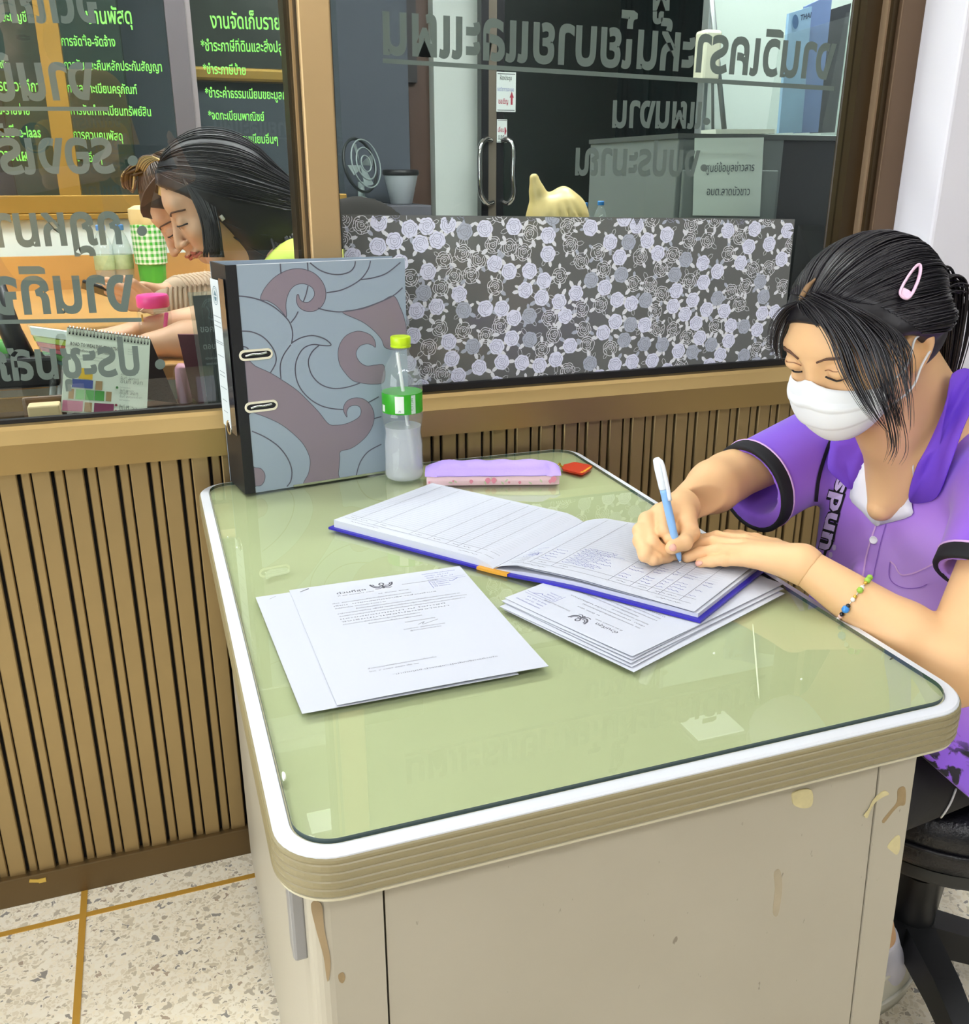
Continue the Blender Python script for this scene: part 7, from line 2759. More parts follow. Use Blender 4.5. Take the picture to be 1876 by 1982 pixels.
# ---- right half: dark room with sliding glass door, white wall, curtain, cabinet, board
YF = 2.55
xw0, xw1 = ony(838, 200, YF)[0], ony(936, 200, YF)[0]
xd0 = ony(720, 200, YF)[0]
wf = structure('wall_rear', 'rear wall of the back room with white pier and dark doorway')
box('grey_wall', (0.62, YF, 0.0), (xd0, YF + 0.06, 2.88), mat('grey_green_wall', '#7b8784', 0.8), wf)
box('white_pier', (xw0, YF - 0.02, 0.0), (xw1, YF + 0.06, 2.88), mat('pale_wall_paint', '#cfd8d2', 0.8), wf)
box('doorway_back', (xd0, YF + 0.5, 0.0), (xw0, YF + 0.54, 2.88), mat('doorway_dark', '#3a3a44', 0.8), wf)
dr = structure('door_1', 'brown wooden door frame in the dark doorway')
xj = ony(798, 200, YF)[0]
box('jamb', (xj, YF + 0.05, 0.0), (xw0, YF + 0.12, 2.5), mat('dark_brown_wood', '#4b3426', 0.5), dr)
box('jamb', (xd0, YF - 0.01, 0.0), (xd0 + 0.03, YF + 0.08, 2.5), mat('grey_metal_jamb', '#8c9490', 0.5), dr)
box('lintel_board', (xd0, YF + 0.02, ony(780, 158, YF)[2]), (xj + 0.03, YF + 0.06, 2.6), mat('dark_board', '#1d1a1a', 0.5), dr)
# sliding glass door with chrome pulls
YD = 2.40
sd = structure('door_2', 'sliding glass door with dark stile and chrome pull handles')
xs0, xs1, xs2 = ony(932, 200, YD)[0], ony(946, 200, YD)[0], ony(962, 200, YD)[0]
xs3 = ony(976, 200, YD)[0]
M_DSTILE = mat('black_door_stile', '#15171a', 0.35, metal=0.3)
box('stile', (xs0, YD, 0.0), (xs1, YD + 0.05, 2.6), M_DSTILE, sd)
box('stile_strip', (xs1, YD + 0.004, 0.0), (xs2, YD + 0.05, 2.6), mat('taupe_strip', '#6f675a', 0.5, metal=0.3), sd)
box('stile', (xs2, YD, 0.0), (xs3, YD + 0.05, 2.6), M_DSTILE, sd)
box('door_pane', (xs3, YD + 0.02, 0.0), (2.6, YD + 0.026, 2.6), pane_mat('green_tinted_glass', (0.55, 0.64, 0.62), 1.5), sd)
for pxa, pxb in ((951, 930), (972, 994)):
    P = smooth_poly([ony(pxa, 272, YD - 0.005), ony((pxa + pxb) / 2, 270, YD - 0.03), ony(pxb, 286, YD - 0.045), ony(pxb - 1, 340, YD - 0.05), ony(pxb + 1, 375, YD - 0.045), ony((pxa + pxb) / 2 + 2, 393, YD - 0.03), ony(pxa + 3, 391, YD - 0.005)], 5)
    tube('pull_handle', P, 0.011, M_CHROME, sd, 10)
for (p0, p1, rows) in (((961, 140), (999, 216), 'a'), ((962, 231), (982, 276), 'b')):
    a, b_ = ony(p0[0], p1[1], YD - 0.004), ony(p1[0], p0[1], YD - 0.004)
    t = thing('door_sign', 'white paper with blue line and red arrow on the sliding door' if rows == 'a' else 'small white slide notice with red arrow just above the door pulls', 'sign', ((a[0] + b_[0]) / 2, YD - 0.004, a[2]))
    box('paper', (a[0], YD - 0.004, a[2]), (b_[0], YD - 0.001, b_[2]), mat('sign_paper', '#e4eeea', 0.6), t)
    yy_ = YD - 0.0045
    def q(s_, t_): return np.array([a[0] + (b_[0] - a[0]) * s_, yy_, a[2] + (b_[2] - a[2]) * t_])
    def tx(body_, s0, s1, t_, m, st=1.2):
        V, F = text_on(body_, q(s0, t_), q(s1, t_), (0, 0, 1), st, 1, 0.02)
        raw('sign_print', V, F, m, t)
    MR, MK, MB = mat('sign_red', '#a8384a', 0.6), mat('sign_black', '#4a5250', 0.6), mat('sign_blue', '#8f9ec4', 0.6)
    if rows == 'a':
        tx('ห้องประชุม', 0.18, 0.78, 0.80, MK, 1.8)
        tx('กองวิชาการและแผน', 0.04, 0.90, 0.52, MB, 2.2)
        tx('ขอเชิญ', 0.1, 0.60, 0.20, MR, 1.8)
        ar = [(0.74, 0.18), (0.84, 0.18), (0.84, 0.36), (0.90, 0.36), (0.79, 0.52), (0.68, 0.36), (0.74, 0.36)]
    else:
        tx('เลื่อน', 0.10, 0.66, 0.46, MR, 1.8)
        tx('SLIDE', 0.12, 0.72, 0.14, MK, 2.0)
        ar = [(0.74, 0.34), (0.82, 0.34), (0.94, 0.50), (0.82, 0.66), (0.74, 0.66)]
    raw('arrow', [q(*p_) for p_ in ar], [tuple(range(len(ar)))], MR, t)
    for t_ in (0.03, 0.94):
        raw('border_rule', [q(0.05, t_), q(0.95, t_), q(0.95, t_ + 0.02), q(0.05, t_ + 0.02)], [(0, 1, 2, 3)], MK, t)
# dark teal curtain behind the door glass
cu = thing('curtain', 'dark teal pleated curtain with lattice lace behind the glass door', 'curtain', (2.2, 2.75, 0))
V, F = [], []
xa = ony(1195, 200, 2.72)[0]
nn = 160
for i in range(nn + 1):
    x_ = xa + (3.3 - xa) * i / nn
    y_ = 2.75 + 0.028 * math.sin(x_ * 46) + 0.012 * math.sin(x_ * 113 + 1)
    V += [(x_, y_, 0.05), (x_, y_, 2.8)]
for i in range(nn):
    F.append((2 * i, 2 * i + 2, 2 * i + 3, 2 * i + 1))
raw('cloth', V, F, mat('dark_teal_cloth', '#14262a', 0.85), cu, smooth=True)
lc_ = []
zl0, zl1 = ony(1300, 330, 2.70)[2], ony(1300, 235, 2.70)[2]
for k in range(26):
    x_ = xa + 0.06 * k
    for sg in (1, -1):
        V2, F2 = ribbon2d([(x_, zl0 if sg > 0 else zl1), (x_ + 0.12, zl1 if sg > 0 else zl0)], 0.004)
        lc_.append(([(q_[0], 2.705, q_[1]) for q_ in V2], F2))
tag(raw('lace_lattice', *join_data(lc_), mat('grey_lace', '#2f4143', 0.8), cu), kind='stuff')
# grey filing cabinet with paper notice
YC = 0.30
a, b_ = ony(1314, 264, YC), ony(1652, 262, YC)
cab = thing('filing_cabinet', 'dark grey filing cabinet with white paper notice taped to its front', 'cabinet', ((a[0] + b_[0]) / 2, YC + 0.2, 0))
xmid = ony(1516, 300, YC)[0]
box('carcass', (a[0], YC, 0.02), (xmid, YC + 0.42, a[2]), mat('grey_cabinet_steel', '#6d7674', 0.5), cab, bevel=0.003)
box('side_box', (xmid + 0.002, YC + 0.01, 0.02), (b_[0] + 0.05, YC + 0.42, a[2] - 0.002), mat('dark_cabinet_steel', '#2a2d30', 0.5), cab, bevel=0.003)
box('top_edge', (a[0] - 0.004, YC - 0.004, a[2] - 0.004), (b_[0] + 0.05, YC + 0.42, a[2] + 0.006), mat('cabinet_edge', '#4a504e', 0.5), cab)
for k in range(3):
    box('drawer_front', (a[0] + 0.012, YC - 0.008, 0.06 + 0.40 * k), (xmid - 0.012, YC, 0.44 + 0.40 * k), mat('grey_cabinet_front', '#76807d', 0.5), cab, bevel=0.003)
nt_ = thing('paper_notice', 'white paper notice with two Thai lines on the grey cabinet', 'notice', tuple(ony(1410, 340, YC)))
nq = [ony(1345, 267, YC - 0.010), ony(1479, 266, YC - 0.010), ony(1471, 419, YC - 0.013), ony(1341, 417, YC - 0.012)]
raw('paper', nq + [q_ + np.array([0, 0.0006, 0]) for q_ in nq], [(0, 1, 2, 3), (7, 6, 5, 4), (0, 4, 5, 1), (1, 5, 6, 2), (2, 6, 7, 3), (3, 7, 4, 0)], mat('notice_paper', '#dcebe0', 0.7), nt_)
for body_, p0, p1 in (('ศูนย์ข้อมูลข่าวสาร', (1366, 333), (1460, 331)), ('อบต.ลาดบัวขาว', (1368, 378), (1451, 378))):
    V, F = text_on(body_, ony(p0[0], p0[1], YC - 0.0135), ony(p1[0], p1[1], YC - 0.0135), (0, 0, 1), 1.35, 2, 0.0)
    raw('notice_lettering', V, F, mat('notice_ink', '#4a575c', 0.7), nt_)
# brochure holder on the cabinet
ZC = a[2] + 0.006
YB = 0.42
bh = thing('brochure_holder', 'clear acrylic brochure holder on top of the filing cabinet', 'brochure holder', tuple(ony(1570, 255, YB)[:2]) + (ZC,))
def bslab(name, pix, y, th, m, parent, dy_top=0.0):
    P = [ony(p_[0], p_[1], y + (dy_top if i in (0, 1) else 0)) for i, p_ in enumerate(pix)]
    P = [np.array([q_[0], q_[1], max(q_[2], ZC + 0.0005)]) for q_ in P]
    n_ = len(P)
    return raw(name, P + [q_ + np.array([0, th, 0]) for q_ in P], [tuple(range(n_)), tuple(range(2 * n_ - 1, n_ - 1, -1))] + [(j, n_ + j, n_ + (j + 1) % n_, (j + 1) % n_) for j in range(n_)], m, parent)
bslab('front_plate', [(1512, 70), (1648, 30), (1638, 262), (1484, 262)], YB - 0.03, 0.003, M_ACR, bh, 0.03)
bslab('side_plate', [(1640, 24), (1660, 24), (1650, 262), (1590, 262)], YB + 0.02, 0.003, M_ACR, bh)
bslab('foot_plate', [(1386, 250), (1500, 250), (1500, 259), (1386, 259)], YB - 0.06, 0.06, mat('cream_acrylic_edge', '#d8dfcc', 0.4), bh)
for pix, c_, lab, dy in (([(1528, 26), (1572, 12), (1552, 256), (1508, 258)], '#8fb4cf', 'pale blue brochure with emblem in the acrylic holder, leftmost', 0.00), ([(1560, 12), (1612, -12), (1584, 256), (1540, 258)], '#6f88b4', 'mid blue folded brochure leaning in the acrylic holder', 0.012), ([(1604, 20), (1648, 6), (1616, 256), (1572, 258)], '#2e3338', 'black brochure at the right of the acrylic holder', 0.024)):
    t = thing('brochure', lab, 'brochure', tuple(ony(pix[3][0], pix[3][1], YB + dy)[:2]) + (ZC,), 'brochures in the acrylic holder')
    bslab('cover', pix, YB + dy, 0.009, mat('brochure_' + c_.strip('#'), c_, 0.35, var=(14, 0.25)), t, 0.02)
    if lab.startswith('pale'):
        V, F = text_on('THAI', ony(1549, 40, YB + 0.016), ony(1570, 34, YB + 0.016), (0, 0, 1), 1.2, 1, 0.02)
        raw('brochure_print', V, F, mat('brochure_ink', '#2d3c55', 0.5), t)
        raw('brochure_emblem', [ony(1540 + 6 * math.cos(u_), 42 + 14 * math.sin(u_), YB + 0.016) for u_ in np.linspace(0, 2 * math.pi, 16, endpoint=False)], [tuple(range(16))], mat('brochure_seal', '#4a6f96', 0.5), t)
# white board behind, its strut and clip
wb = thing('whiteboard', 'pale green-white board standing behind the filing cabinet', 'whiteboard', tuple(ony(1520, 100, 0.80)[:2]) + (0,))
a, b_ = ony(1352, 268, 0.80), ony(1684, -160, 0.80)
box('board', (a[0] + 0.012, 0.80, a[2] - 0.5), (b_[0] - 0.012, 0.815, b_[2]), mat('board_white', '#d3e4d9', 0.3), wb)
for x_ in (a[0], b_[0] - 0.014):
    box('board_rail', (x_, 0.792, 0.0), (x_ + 0.014, 0.825, b_[2]), mat('aluminium_rail', '#a8b2b0', 0.35, metal=0.7), wb, bevel=0.003)
tube('strut', [ony(1372, -60, 0.76), ony(1402, 250, 0.76)], 0.007, mat('aluminium_rail', '#a8b2b0', 0.35, metal=0.7), wb, 10)
tube('strut', [ony(1379, -60, 0.775), ony(1380, 250, 0.775)], 0.004, mat('aluminium_rail', '#a8b2b0', 0.35, metal=0.7), wb, 10)
cl_ = ony(1369, 105, 0.76)
box('clip', (cl_[0] - 0.022, 0.74, cl_[2] - 0.065), (cl_[0] + 0.03, 0.79, cl_[2] + 0.055), mat('cream_clip', '#c9cdb4', 0.5), wb, bevel=0.008)
# shelf with bag and bottles behind the film
sh = thing('side_table', 'low dark table hidden behind the rose film', 'table', (0.78, 0.2, 0))
zs_ = 1.085
box('table_top', (0.50, 0.09, zs_ - 0.03), (0.98, 0.28, zs_), mat('dark_table', '#2e2a28', 0.5), sh)
for lx_ in (0.53, 0.95):
    box('leg', (lx_ - 0.02, 0.12, 0.0), (lx_ + 0.02, 0.25, zs_ - 0.03), mat('dark_table', '#2e2a28', 0.5), sh)
M_BAG = mat('pale_yellow_bag_film', '#dcc583', 0.35, bump=(25, 0.6))
bagc = ony(1072, 400, 0.18)
bag = thing('plastic_bag', 'pale yellow knotted plastic bag standing behind the rose film', 'bag', (bagc[0], 0.18, zs_))
fbag = Field((bagc[0] - 0.09, 0.10, zs_ - 0.005), (bagc[0] + 0.09, 0.265, 1.27), 0.0035)
fbag.ell((bagc[0] + 0.018, 0.18, zs_ + 0.058), (0.055, 0.045, 0.060), None, 0.02)
fbag.ell((bagc[0] - 0.022, 0.18, zs_ + 0.045), (0.034, 0.04, 0.062), None, 0.02)
h0, h1 = ony(1034, 345, 0.18), ony(1040, 372, 0.18)
fbag.chain([(bagc[0] - 0.024, 0.18, zs_ + 0.08), tuple(h1), tuple(h0)], [0.026, 0.013, 0.009], 0.012)
h2 = ony(1100, 377, 0.18)
fbag.chain([(bagc[0] + 0.0, 0.18, zs_ + 0.09), (h2[0] - 0.01, 0.18, h2[2] - 0.002), (h2[0] + 0.02, 0.18, h2[2] - 0.018)], [0.02, 0.014, 0.010], 0.012)
for k in range(5):
    aa_ = k * 1.1
    fbag.cap((bagc[0] - 0.06 + 0.03 * k, 0.13, zs_ + 0.02), (bagc[0] - 0.03 + 0.012 * k, 0.145, zs_ + 0.11), 0.004, 0.003, 0.006, op='sub')
fbag.cut((0, 0, zs_ + 0.001), (0, 0, -1))
fbag.obj('bag_film', M_BAG, bag, relax=1)
M_CAPB = mat('bright_blue_cap', '#2f86d6', 0.4)
for px_, lab in ((1132, 'small water bottle with blue cap right next to the yellow bag'), (1163, 'small water bottle with blue cap, the taller one right of the bag')):
    b0_ = ony(px_, 400, 0.19)
    b0_ = np.array([b0_[0], 0.19, zs_])
    hh = ony(px_, 392 if px_ < 1150 else 389, 0.19)[2] - zs_
    small_bottle(b0_, hh / 0.224, lab, M_CAPB, M_LBL)
# dark monitor at the right end of the film
mon = thing('monitor', 'black monitor seen edge on at the right end of the rose film', 'monitor', tuple(ony(1570, 560, 0.16)[:2]) + (0.8,))
P = [ony(1545, 436, 0.11), ony(1612, 440, 0.26), ony(1618, 640, 0.26), ony(1520, 640, 0.11)]
raw('housing', P + [q_ + np.array([0.03, 0.02, 0]) for q_ in P], [(0, 1, 2, 3), (7, 6, 5, 4), (0, 4, 5, 1), (1, 5, 6, 2), (2, 6, 7, 3), (3, 7, 4, 0)], M_BLACKPL, mon)
q_ = (P[2] + P[3]) / 2
box('stand', (q_[0] - 0.02, 0.16, 0.0), (q_[0] + 0.05, 0.22, q_[2] + 0.02), M_BLACKPL, mon)
# things in the dim doorway area: low cabinet, waste bin, printer, chair back
lowc = thing('low_cabinet', 'low grey cabinet in front of the dim doorway', 'cabinet', (0.75, 2.2, 0))
zlc = ony(740, 398, 2.1)[2]
a, b_ = ony(655, 400, 2.1), ony(836, 400, 2.1)
box('carcass', (a[0], 2.1, 0.0), (b_[0], 2.42, zlc), mat('dim_grey_cabinet', '#54545c', 0.6), lowc, bevel=0.004)
bn0 = ony(785, 398, 2.2)
bin_ = thing('waste_bin', 'translucent white waste bin with dark liner on the low cabinet', 'bin', (bn0[0], 2.26, zlc))
V_, F_ = lathe_data([(0.040, 0.0), (0.043, 0.003), (0.066, 0.105), (0.068, 0.118)], (bn0[0], 2.26, zlc), 28)
raw('bucket', V_, F_, mat('frosted_white_plastic', '#aab0b4', 0.4), bin_, smooth=True)
raw('liner', *lathe_data([(0.067, 0.108), (0.072, 0.112), (0.071, 0.128), (0.060, 0.130)], (bn0[0], 2.26, zlc), 28), mat('black_liner', '#17171a', 0.5), bin_, smooth=True)
pr0 = ony(742, 330, 2.2)
prn = thing('desk_fan', 'pale desk fan beside the bin in the dim doorway', 'fan', (ony(700, 398, 2.2)[0], 2.26, zlc))
fx_ = ony(705, 320, 2.2)
raw('fan_foot', *lathe_data([(0.07, 0), (0.075, 0.006), (0.03, 0.02), (0.014, 0.03), (0.012, fx_[2] - zlc - 0.06)], (fx_[0], 2.27, zlc), 24), mat('pale_fan_plastic', '#9aa8a6', 0.4), prn, smooth=True)
fd_ = np.array([0.6, -0.7, 0.2]); fd_ /= np.linalg.norm(fd_)
for rr_ in (0.03, 0.06, 0.09, 0.10):
    a_, b2_, _ = frame_from(fd_)
    tube('fan_guard', [np.array([fx_[0], 2.27, fx_[2]]) + rr_ * (math.cos(t) * a_ + math.sin(t) * b2_) + fd_ * (0.03 if rr_ < 0.1 else 0.0) for t in np.linspace(0, 2 * math.pi, 28, endpoint=False)], 0.003 if rr_ < 0.1 else 0.006, mat('dark_fan_wire', '#2c3232', 0.4) if rr_ >= .1 else mat('pale_fan_plastic', '#9aa8a6', 0.4), prn, 6, closed=True)
for k in range(4):
    t = k * math.pi / 2
    c_ = np.array([fx_[0], 2.27, fx_[2]])
    P = [c_, c_ + 0.08 * (math.cos(t) * a_ + math.sin(t) * b2_), c_ + 0.085 * (math.cos(t + 0.5) * a_ + math.sin(t + 0.5) * b2_) + fd_ * 0.015, c_ + 0.03 * (math.cos(t + 0.7) * a_ + math.sin(t + 0.7) * b2_) + fd_ * 0.01]
    raw('fan_blade', P + [q_ + fd_ * 0.002 for q_ in P], [(0, 1, 2, 3), (7, 6, 5, 4), (0, 4, 5, 1), (1, 5, 6, 2), (2, 6, 7, 3), (3, 7, 4, 0)], mat('pale_fan_plastic', '#9aa8a6', 0.4), prn)
chb = thing('office_chair', 'dark office chair whose rounded back shows left of the dim doorway', 'chair', (0.58, 1.35, 0))
fch = Field((0.30, 1.22, 0.72), (0.86, 1.46, 1.22), 0.008)
ct_ = ony(668, 386, 1.35)
fch.ell((0.58, 1.35, ct_[2] - 0.20), (0.20, 0.03, 0.21), None, 0.02)
fch.obj('backrest', mat('dark_chair_cloth', '#1a1713', 0.8), chb, relax=1)
box('seat', (0.38, 1.36, 0.44), (0.78, 1.67, 0.52), mat('dark_chair_cloth', '#1a1713', 0.8), chb, bevel=0.02)
box('back_bar', (0.56, 1.365, 0.46), (0.60, 1.385, 0.80), M_BLACKPL, chb)
box('column', (0.555, 1.49, 0.0), (0.605, 1.54, 0.44), M_BLACKPL, chb)
for k in range(4):
    aa_ = k * math.pi / 2 + 0.4
    tube('leg', [(0.58, 1.515, 0.06), (0.58 + 0.17 * math.cos(aa_), 1.515 + 0.17 * math.sin(aa_), 0.03)], 0.02, M_BLACKPL, chb, 8)
# ================================================================== THE TWO WOMEN BEHIND THE GLASS
M_SKIN2 = mat('fair_skin', '#d9ac8c', 0.5, spec=0.35)
M_LIP = mat('coral_lips', '#b8604f', 0.45)


class Head:
    def __init__(self, c, pitch, yaw, s=1.0):
        self.c, self.s = np.asarray(c, float), s
        self.f = np.array([math.cos(yaw) * math.cos(pitch), math.sin(yaw) * math.cos(pitch), -math.sin(pitch)])
        self.u = np.array([math.cos(yaw) * math.sin(pitch), math.sin(yaw) * math.sin(pitch), math.cos(pitch)])
        self.l = np.cross(self.u, self.f)
        self.R = np.stack([self.f, self.l, self.u], 1)

    def at(self, f, l, u):
        return self.c + (self.f * f + self.l * l + self.u * u) * self.s

    def build(self, g):
        s, R, H_ = self.s, self.R, self.at
        E = lambda c, r, k, op='add': g.ell(H_(*c), tuple(q * s for q in r), R, k, op)
        E((-0.012, 0, 0.030), (0.092, 0.072, 0.084), 0.01)
        E((0.024, 0, -0.030), (0.064, 0.058, 0.074), 0.02)
        E((0.058, 0, -0.086), (0.024, 0.026, 0.020), 0.016)
        E((0.066, 0, 0.034), (0.018, 0.046, 0.022), 0.014)
        for q in (1, -1):
            E((0.056, 0.032 * q, -0.022), (0.026, 0.026, 0.022), 0.012)
            E((0.092, 0.033 * q, 0.004), (0.012, 0.017, 0.010), 0.009, 'sub')
            E((0.074, 0.031 * q, 0.003), (0.0125, 0.013, 0.0125), 0.003)
            E((-0.012, 0.072 * q, -0.004), (0.018, 0.007, 0.028), 0.005)
        g.chain([H_(0.083, 0, 0.012), H_(0.096, 0, -0.014), H_(0.106, 0, -0.030)], [0.007 * s, 0.008 * s, 0.0095 * s], 0.007)
        for q in (1, -1):
            E((0.096, 0.011 * q, -0.032), (0.009, 0.007, 0.006), 0.004)
        E((0.086, 0, -0.054), (0.012, 0.021, 0.0055), 0.003)
        E((0.084, 0, -0.064), (0.011, 0.019, 0.0060), 0.003)
        E((0.088, 0, -0.0585), (0.014, 0.022, 0.0012), 0.002, 'sub')
        return self

    def features(self, body_, bv):
        for q in (1, -1):
            def fp(l, u, off):
                loc, nrm, i, d = bv.ray_cast(Vector(tuple(self.at(0.125, l * q, u))), Vector(tuple(-self.f)))
                return (np.array(loc) if loc is not None else self.at(0.08, l * q, u)) + self.f * off
            tube('eyebrow', smooth_poly([fp(*a, 0.001) for a in ((0.014, 0.022), (0.028, 0.027), (0.042, 0.025), (0.050, 0.019))], 3), 0.0016, M_BROW, body_, 6)
            tube('eyelash', smooth_poly([fp(*a, 0.001) for a in ((0.018, -0.002), (0.027, 0.002), (0.037, 0.001), (0.046, -0.003))], 3), 0.0015, M_LASH, body_, 6)
            e = fp(0.030, -0.002, 0.0006)
            raw('eye', *lathe_data([(0.0005, 0.001), (0.003, 0.0006), (0.0045, 0)], e, 12, self.f), mat('dark_iris', '#241a18', 0.2), body_, smooth=True)
        for du, w_ in ((-0.0535, 0.0034), (-0.0635, 0.0040)):
            pts = []
            for l_ in (-0.018, -0.010, 0, 0.010, 0.018):
                loc, nrm, i, d = bv.ray_cast(Vector(tuple(self.at(0.125, l_, du + 0.002 * (abs(l_) / 0.018) * (-1 if du > -0.06 else 1)))), Vector(tuple(-self.f)))
                if loc is not None: pts.append(np.array(loc) - self.f * 0.0015)
            if len(pts) > 3: tube('lip', smooth_poly(pts, 3), [w_ * 0.55, w_ * .8] + [w_] * (3 * (len(pts) - 1) - 3) + [w_ * .8, w_ * .55], M_LIP, body_, 8)


def hair_from(h, name, parent, m, m2, tie, seed, n=260, long_to=None, trim_n=(0.80, -0.60), trim_o=(0.066, 0.072), r_=(0.0011, 0.0022), extra=()):
    g = Field(h.c - 0.19, h.c + 0.19, 0.004)
    s = h.s
    g.ell(h.at(-0.014, 0, 0.032), tuple(q * s for q in (0.100, 0.080, 0.093)), h.R, 0.01)
    g.ell(h.at(-0.045, 0, -0.020), tuple(q * s for q in (0.062, 0.068, 0.066)), h.R, 0.02)
    g.cut(h.at(trim_o[0], 0, trim_o[1]), h.R @ np.array([trim_n[0], 0, trim_n[1]]), 0.002)
    for (c0_, c1_, r0_, r1_) in extra:
        g.cap(c0_, c1_, r0_, r1_, 0.03)
    o = g.obj(name, m2, parent, relax=2)
    bv = world_bvh(o)
    rnd = random.Random(seed)
    parts = []
    tv = np.asarray(tie, float)
    tv /= np.linalg.norm(tv)
    for i in range(n):
        a = rnd.uniform(-1.5, 1.5)
        rt = np.array([0.068 * math.cos(a), 0.078 * math.sin(a), 0.056 * math.cos(a) + 0.014])
        if rnd.random() < 0.4: rt = rt + np.array([-rnd.uniform(0, 0.07), 0, rnd.uniform(0, 0.03)])
        rt = rt / np.linalg.norm(rt)
        om = math.acos(max(-1, min(1, float(rt @ tv))))
        P = []
        of = rnd.uniform(0, 0.004)
        wob = rnd.uniform(-.05, .05)
        for k in range(13):
            t = k / 12
            v = (math.sin((1 - t) * om) * rt + math.sin(t * om) * tv) / max(1e-6, math.sin(om)) + np.array([0, wob * math.sin(math.pi * t), 0.06 * math.sin(math.pi * t)])
            w_ = h.R @ (v / np.linalg.norm(v))
            c_ = h.at(-0.014, 0, 0.030)
            loc, nrm, ii, d = bv.ray_cast(Vector(tuple(c_ + w_ * 0.26)), Vector(tuple(-w_)))
            P.append((np.array(loc) if loc is not None else c_ + w_ * 0.1) + w_ * (of * math.sin(math.pi * t) + 0.0005))
        parts.append(tube_data(P, [rnd.uniform(*r_)] * 13, 4, True, flat=0.6))
    raw('hair_strands', *join_data(parts), m, o, smooth=True)
    return o, bv


def hand_block(g, wrist, tip, spread, r_=0.0085, curl=-0.012):
    """palm and five fingers from the wrist towards tip; spread = sideways unit vector"""
    d = tip - wrist
    L = np.linalg.norm(d)
    d = d / L
    for k, (o_, ln) in enumerate(((-0.026, 0.88), (-0.009, 1.0), (0.008, 0.97), (0.024, 0.80))):
        k0 = wrist + d * L * 0.52 + spread * o_
        k1 = wrist + d * L * (0.52 + 0.27 * ln) + spread * o_ * 1.05 + np.array([0, 0, curl * 0.3])
        k2 = wrist + d * L * (0.52 + 0.48 * ln) + spread * o_ * 1.05 + np.array([0, 0, curl])
        g.cap(wrist, k0, 0.018, r_ * 1.15, 0.006)
        g.cap(k0, k1, r_ * 1.05, r_ * 0.95, 0.003)
        g.cap(k1, k2, r_ * 0.95, r_ * 0.8, 0.003)
    t0 = wrist + d * L * 0.16 - spread * 0.026
    t1 = wrist + d * L * 0.40 - spread * 0.046
    t2 = wrist + d * L * 0.58 - spread * 0.048 + np.array([0, 0, curl * 0.4])
    g.cap(wrist, t0, 0.018, 0.013, 0.006).cap(t0, t1, 0.012, 0.0095, 0.003).cap(t1, t2, 0.0095, 0.0078, 0.003)


def seat_under(x_, y_, label):
    t = thing('stool', label, 'stool', (x_, y_, 0))
    lathe('seat', [(0.02, 0.44), (0.155, 0.44), (0.168, 0.455), (0.164, 0.478), (0.02, 0.485)], (x_, y_, 0), M_LEATH, t, 32)
    lathe('column', [(0.03, 0.03), (0.03, 0.44)], (x_, y_, 0), M_BLKPL, t, 16)
    lathe('foot', [(0.165, 0.0), (0.165, 0.015), (0.05, 0.035)], (x_, y_, 0), M_BLKPL, t, 32)
    return t


def lower_body(g, hip, k1, k2, ankx):
    for q, K in ((-0.09, k1), (0.09, k2)):
        K = np.asarray(K, float)
        g.cap(hip + np.array([0, q, 0]), K, 0.085, 0.058, 0.03)
        A_ = np.array([ankx, K[1], 0.09])
        g.cap(K, A_, 0.055, 0.036, 0.02)
        g.ell(A_ + np.array([-0.06, 0, -0.05]), (0.11, 0.038, 0.035), None, 0.02)


# ---- woman in front: black shoulder-length hair, lime top
ha = Head(ony(414, 388, 0.42), math.radians(33), math.radians(181), 0.99)
wa = thing('person', 'woman with black hair and lime green top leaning over behind the left window', 'person', (0.40, 0.44, 0))
ga = Field((-0.34, 0.18, 0.82), (0.56, 0.72, 1.34), 0.0034)
ha.build(ga)
shA = np.array([0.235, 0.30, 1.055]), np.array([0.265, 0.58, 1.06])
nkA = np.array([0.215, 0.44, 1.075])
ga.cap(ha.at(-0.035, 0, -0.05), nkA, 0.048, 0.054, 0.02)
ga.cap(ha.at(0.0, 0, -0.08), nkA + np.array([-0.03, 0, -0.05]), 0.036, 0.045, 0.02)
ga.cap(shA[0], nkA, 0.04, 0.05, 0.03).cap(shA[1], nkA, 0.04, 0.05, 0.03)
elA, wrA = ony(432, 690, 0.335), ony(290, 662, 0.345)
elA[2] = max(elA[2], ZB + 0.038)
wrA[2] = ZB + 0.026
tipA = ony(172, 636, 0.37)
tipA[2] = ZB + 0.014
ga.chain([shA[0], elA, (elA + wrA) / 2, wrA], [0.043, 0.038, 0.034, 0.023], 0.014)
hand_block(ga, wrA, tipA, np.array([0.0, -1.0, 0.0]), 0.0085, -0.004)
el2, wr2 = np.array([0.13, 0.60, ZB + 0.04]), np.array([-0.06, 0.545, ZB + 0.026])
ga.chain([shA[1], el2, wr2], [0.043, 0.038, 0.023], 0.014)
hand_block(ga, wr2, wr2 + np.array([-0.15, -0.03, -0.012]), np.array([0, 1.0, 0]), 0.0085, -0.004)
ga.ell((0.30, 0.44, 0.98), (0.09, 0.15, 0.11), None, 0.03)
bodyA = ga.obj('body', M_SKIN2, wa, relax=1)
bvA = world_bvh(bodyA)
ha.features(bodyA, bvA)
gs_ = Field((0.0, 0.16, 0.46), (0.66, 0.76, 1.18), 0.006)
gs_.ell((0.315, 0.44, 0.97), (0.115, 0.165, 0.12), None, 0.03).cap((0.33, 0.44, 0.92), (0.41, 0.44, 0.58), 0.125, 0.14, 0.04)
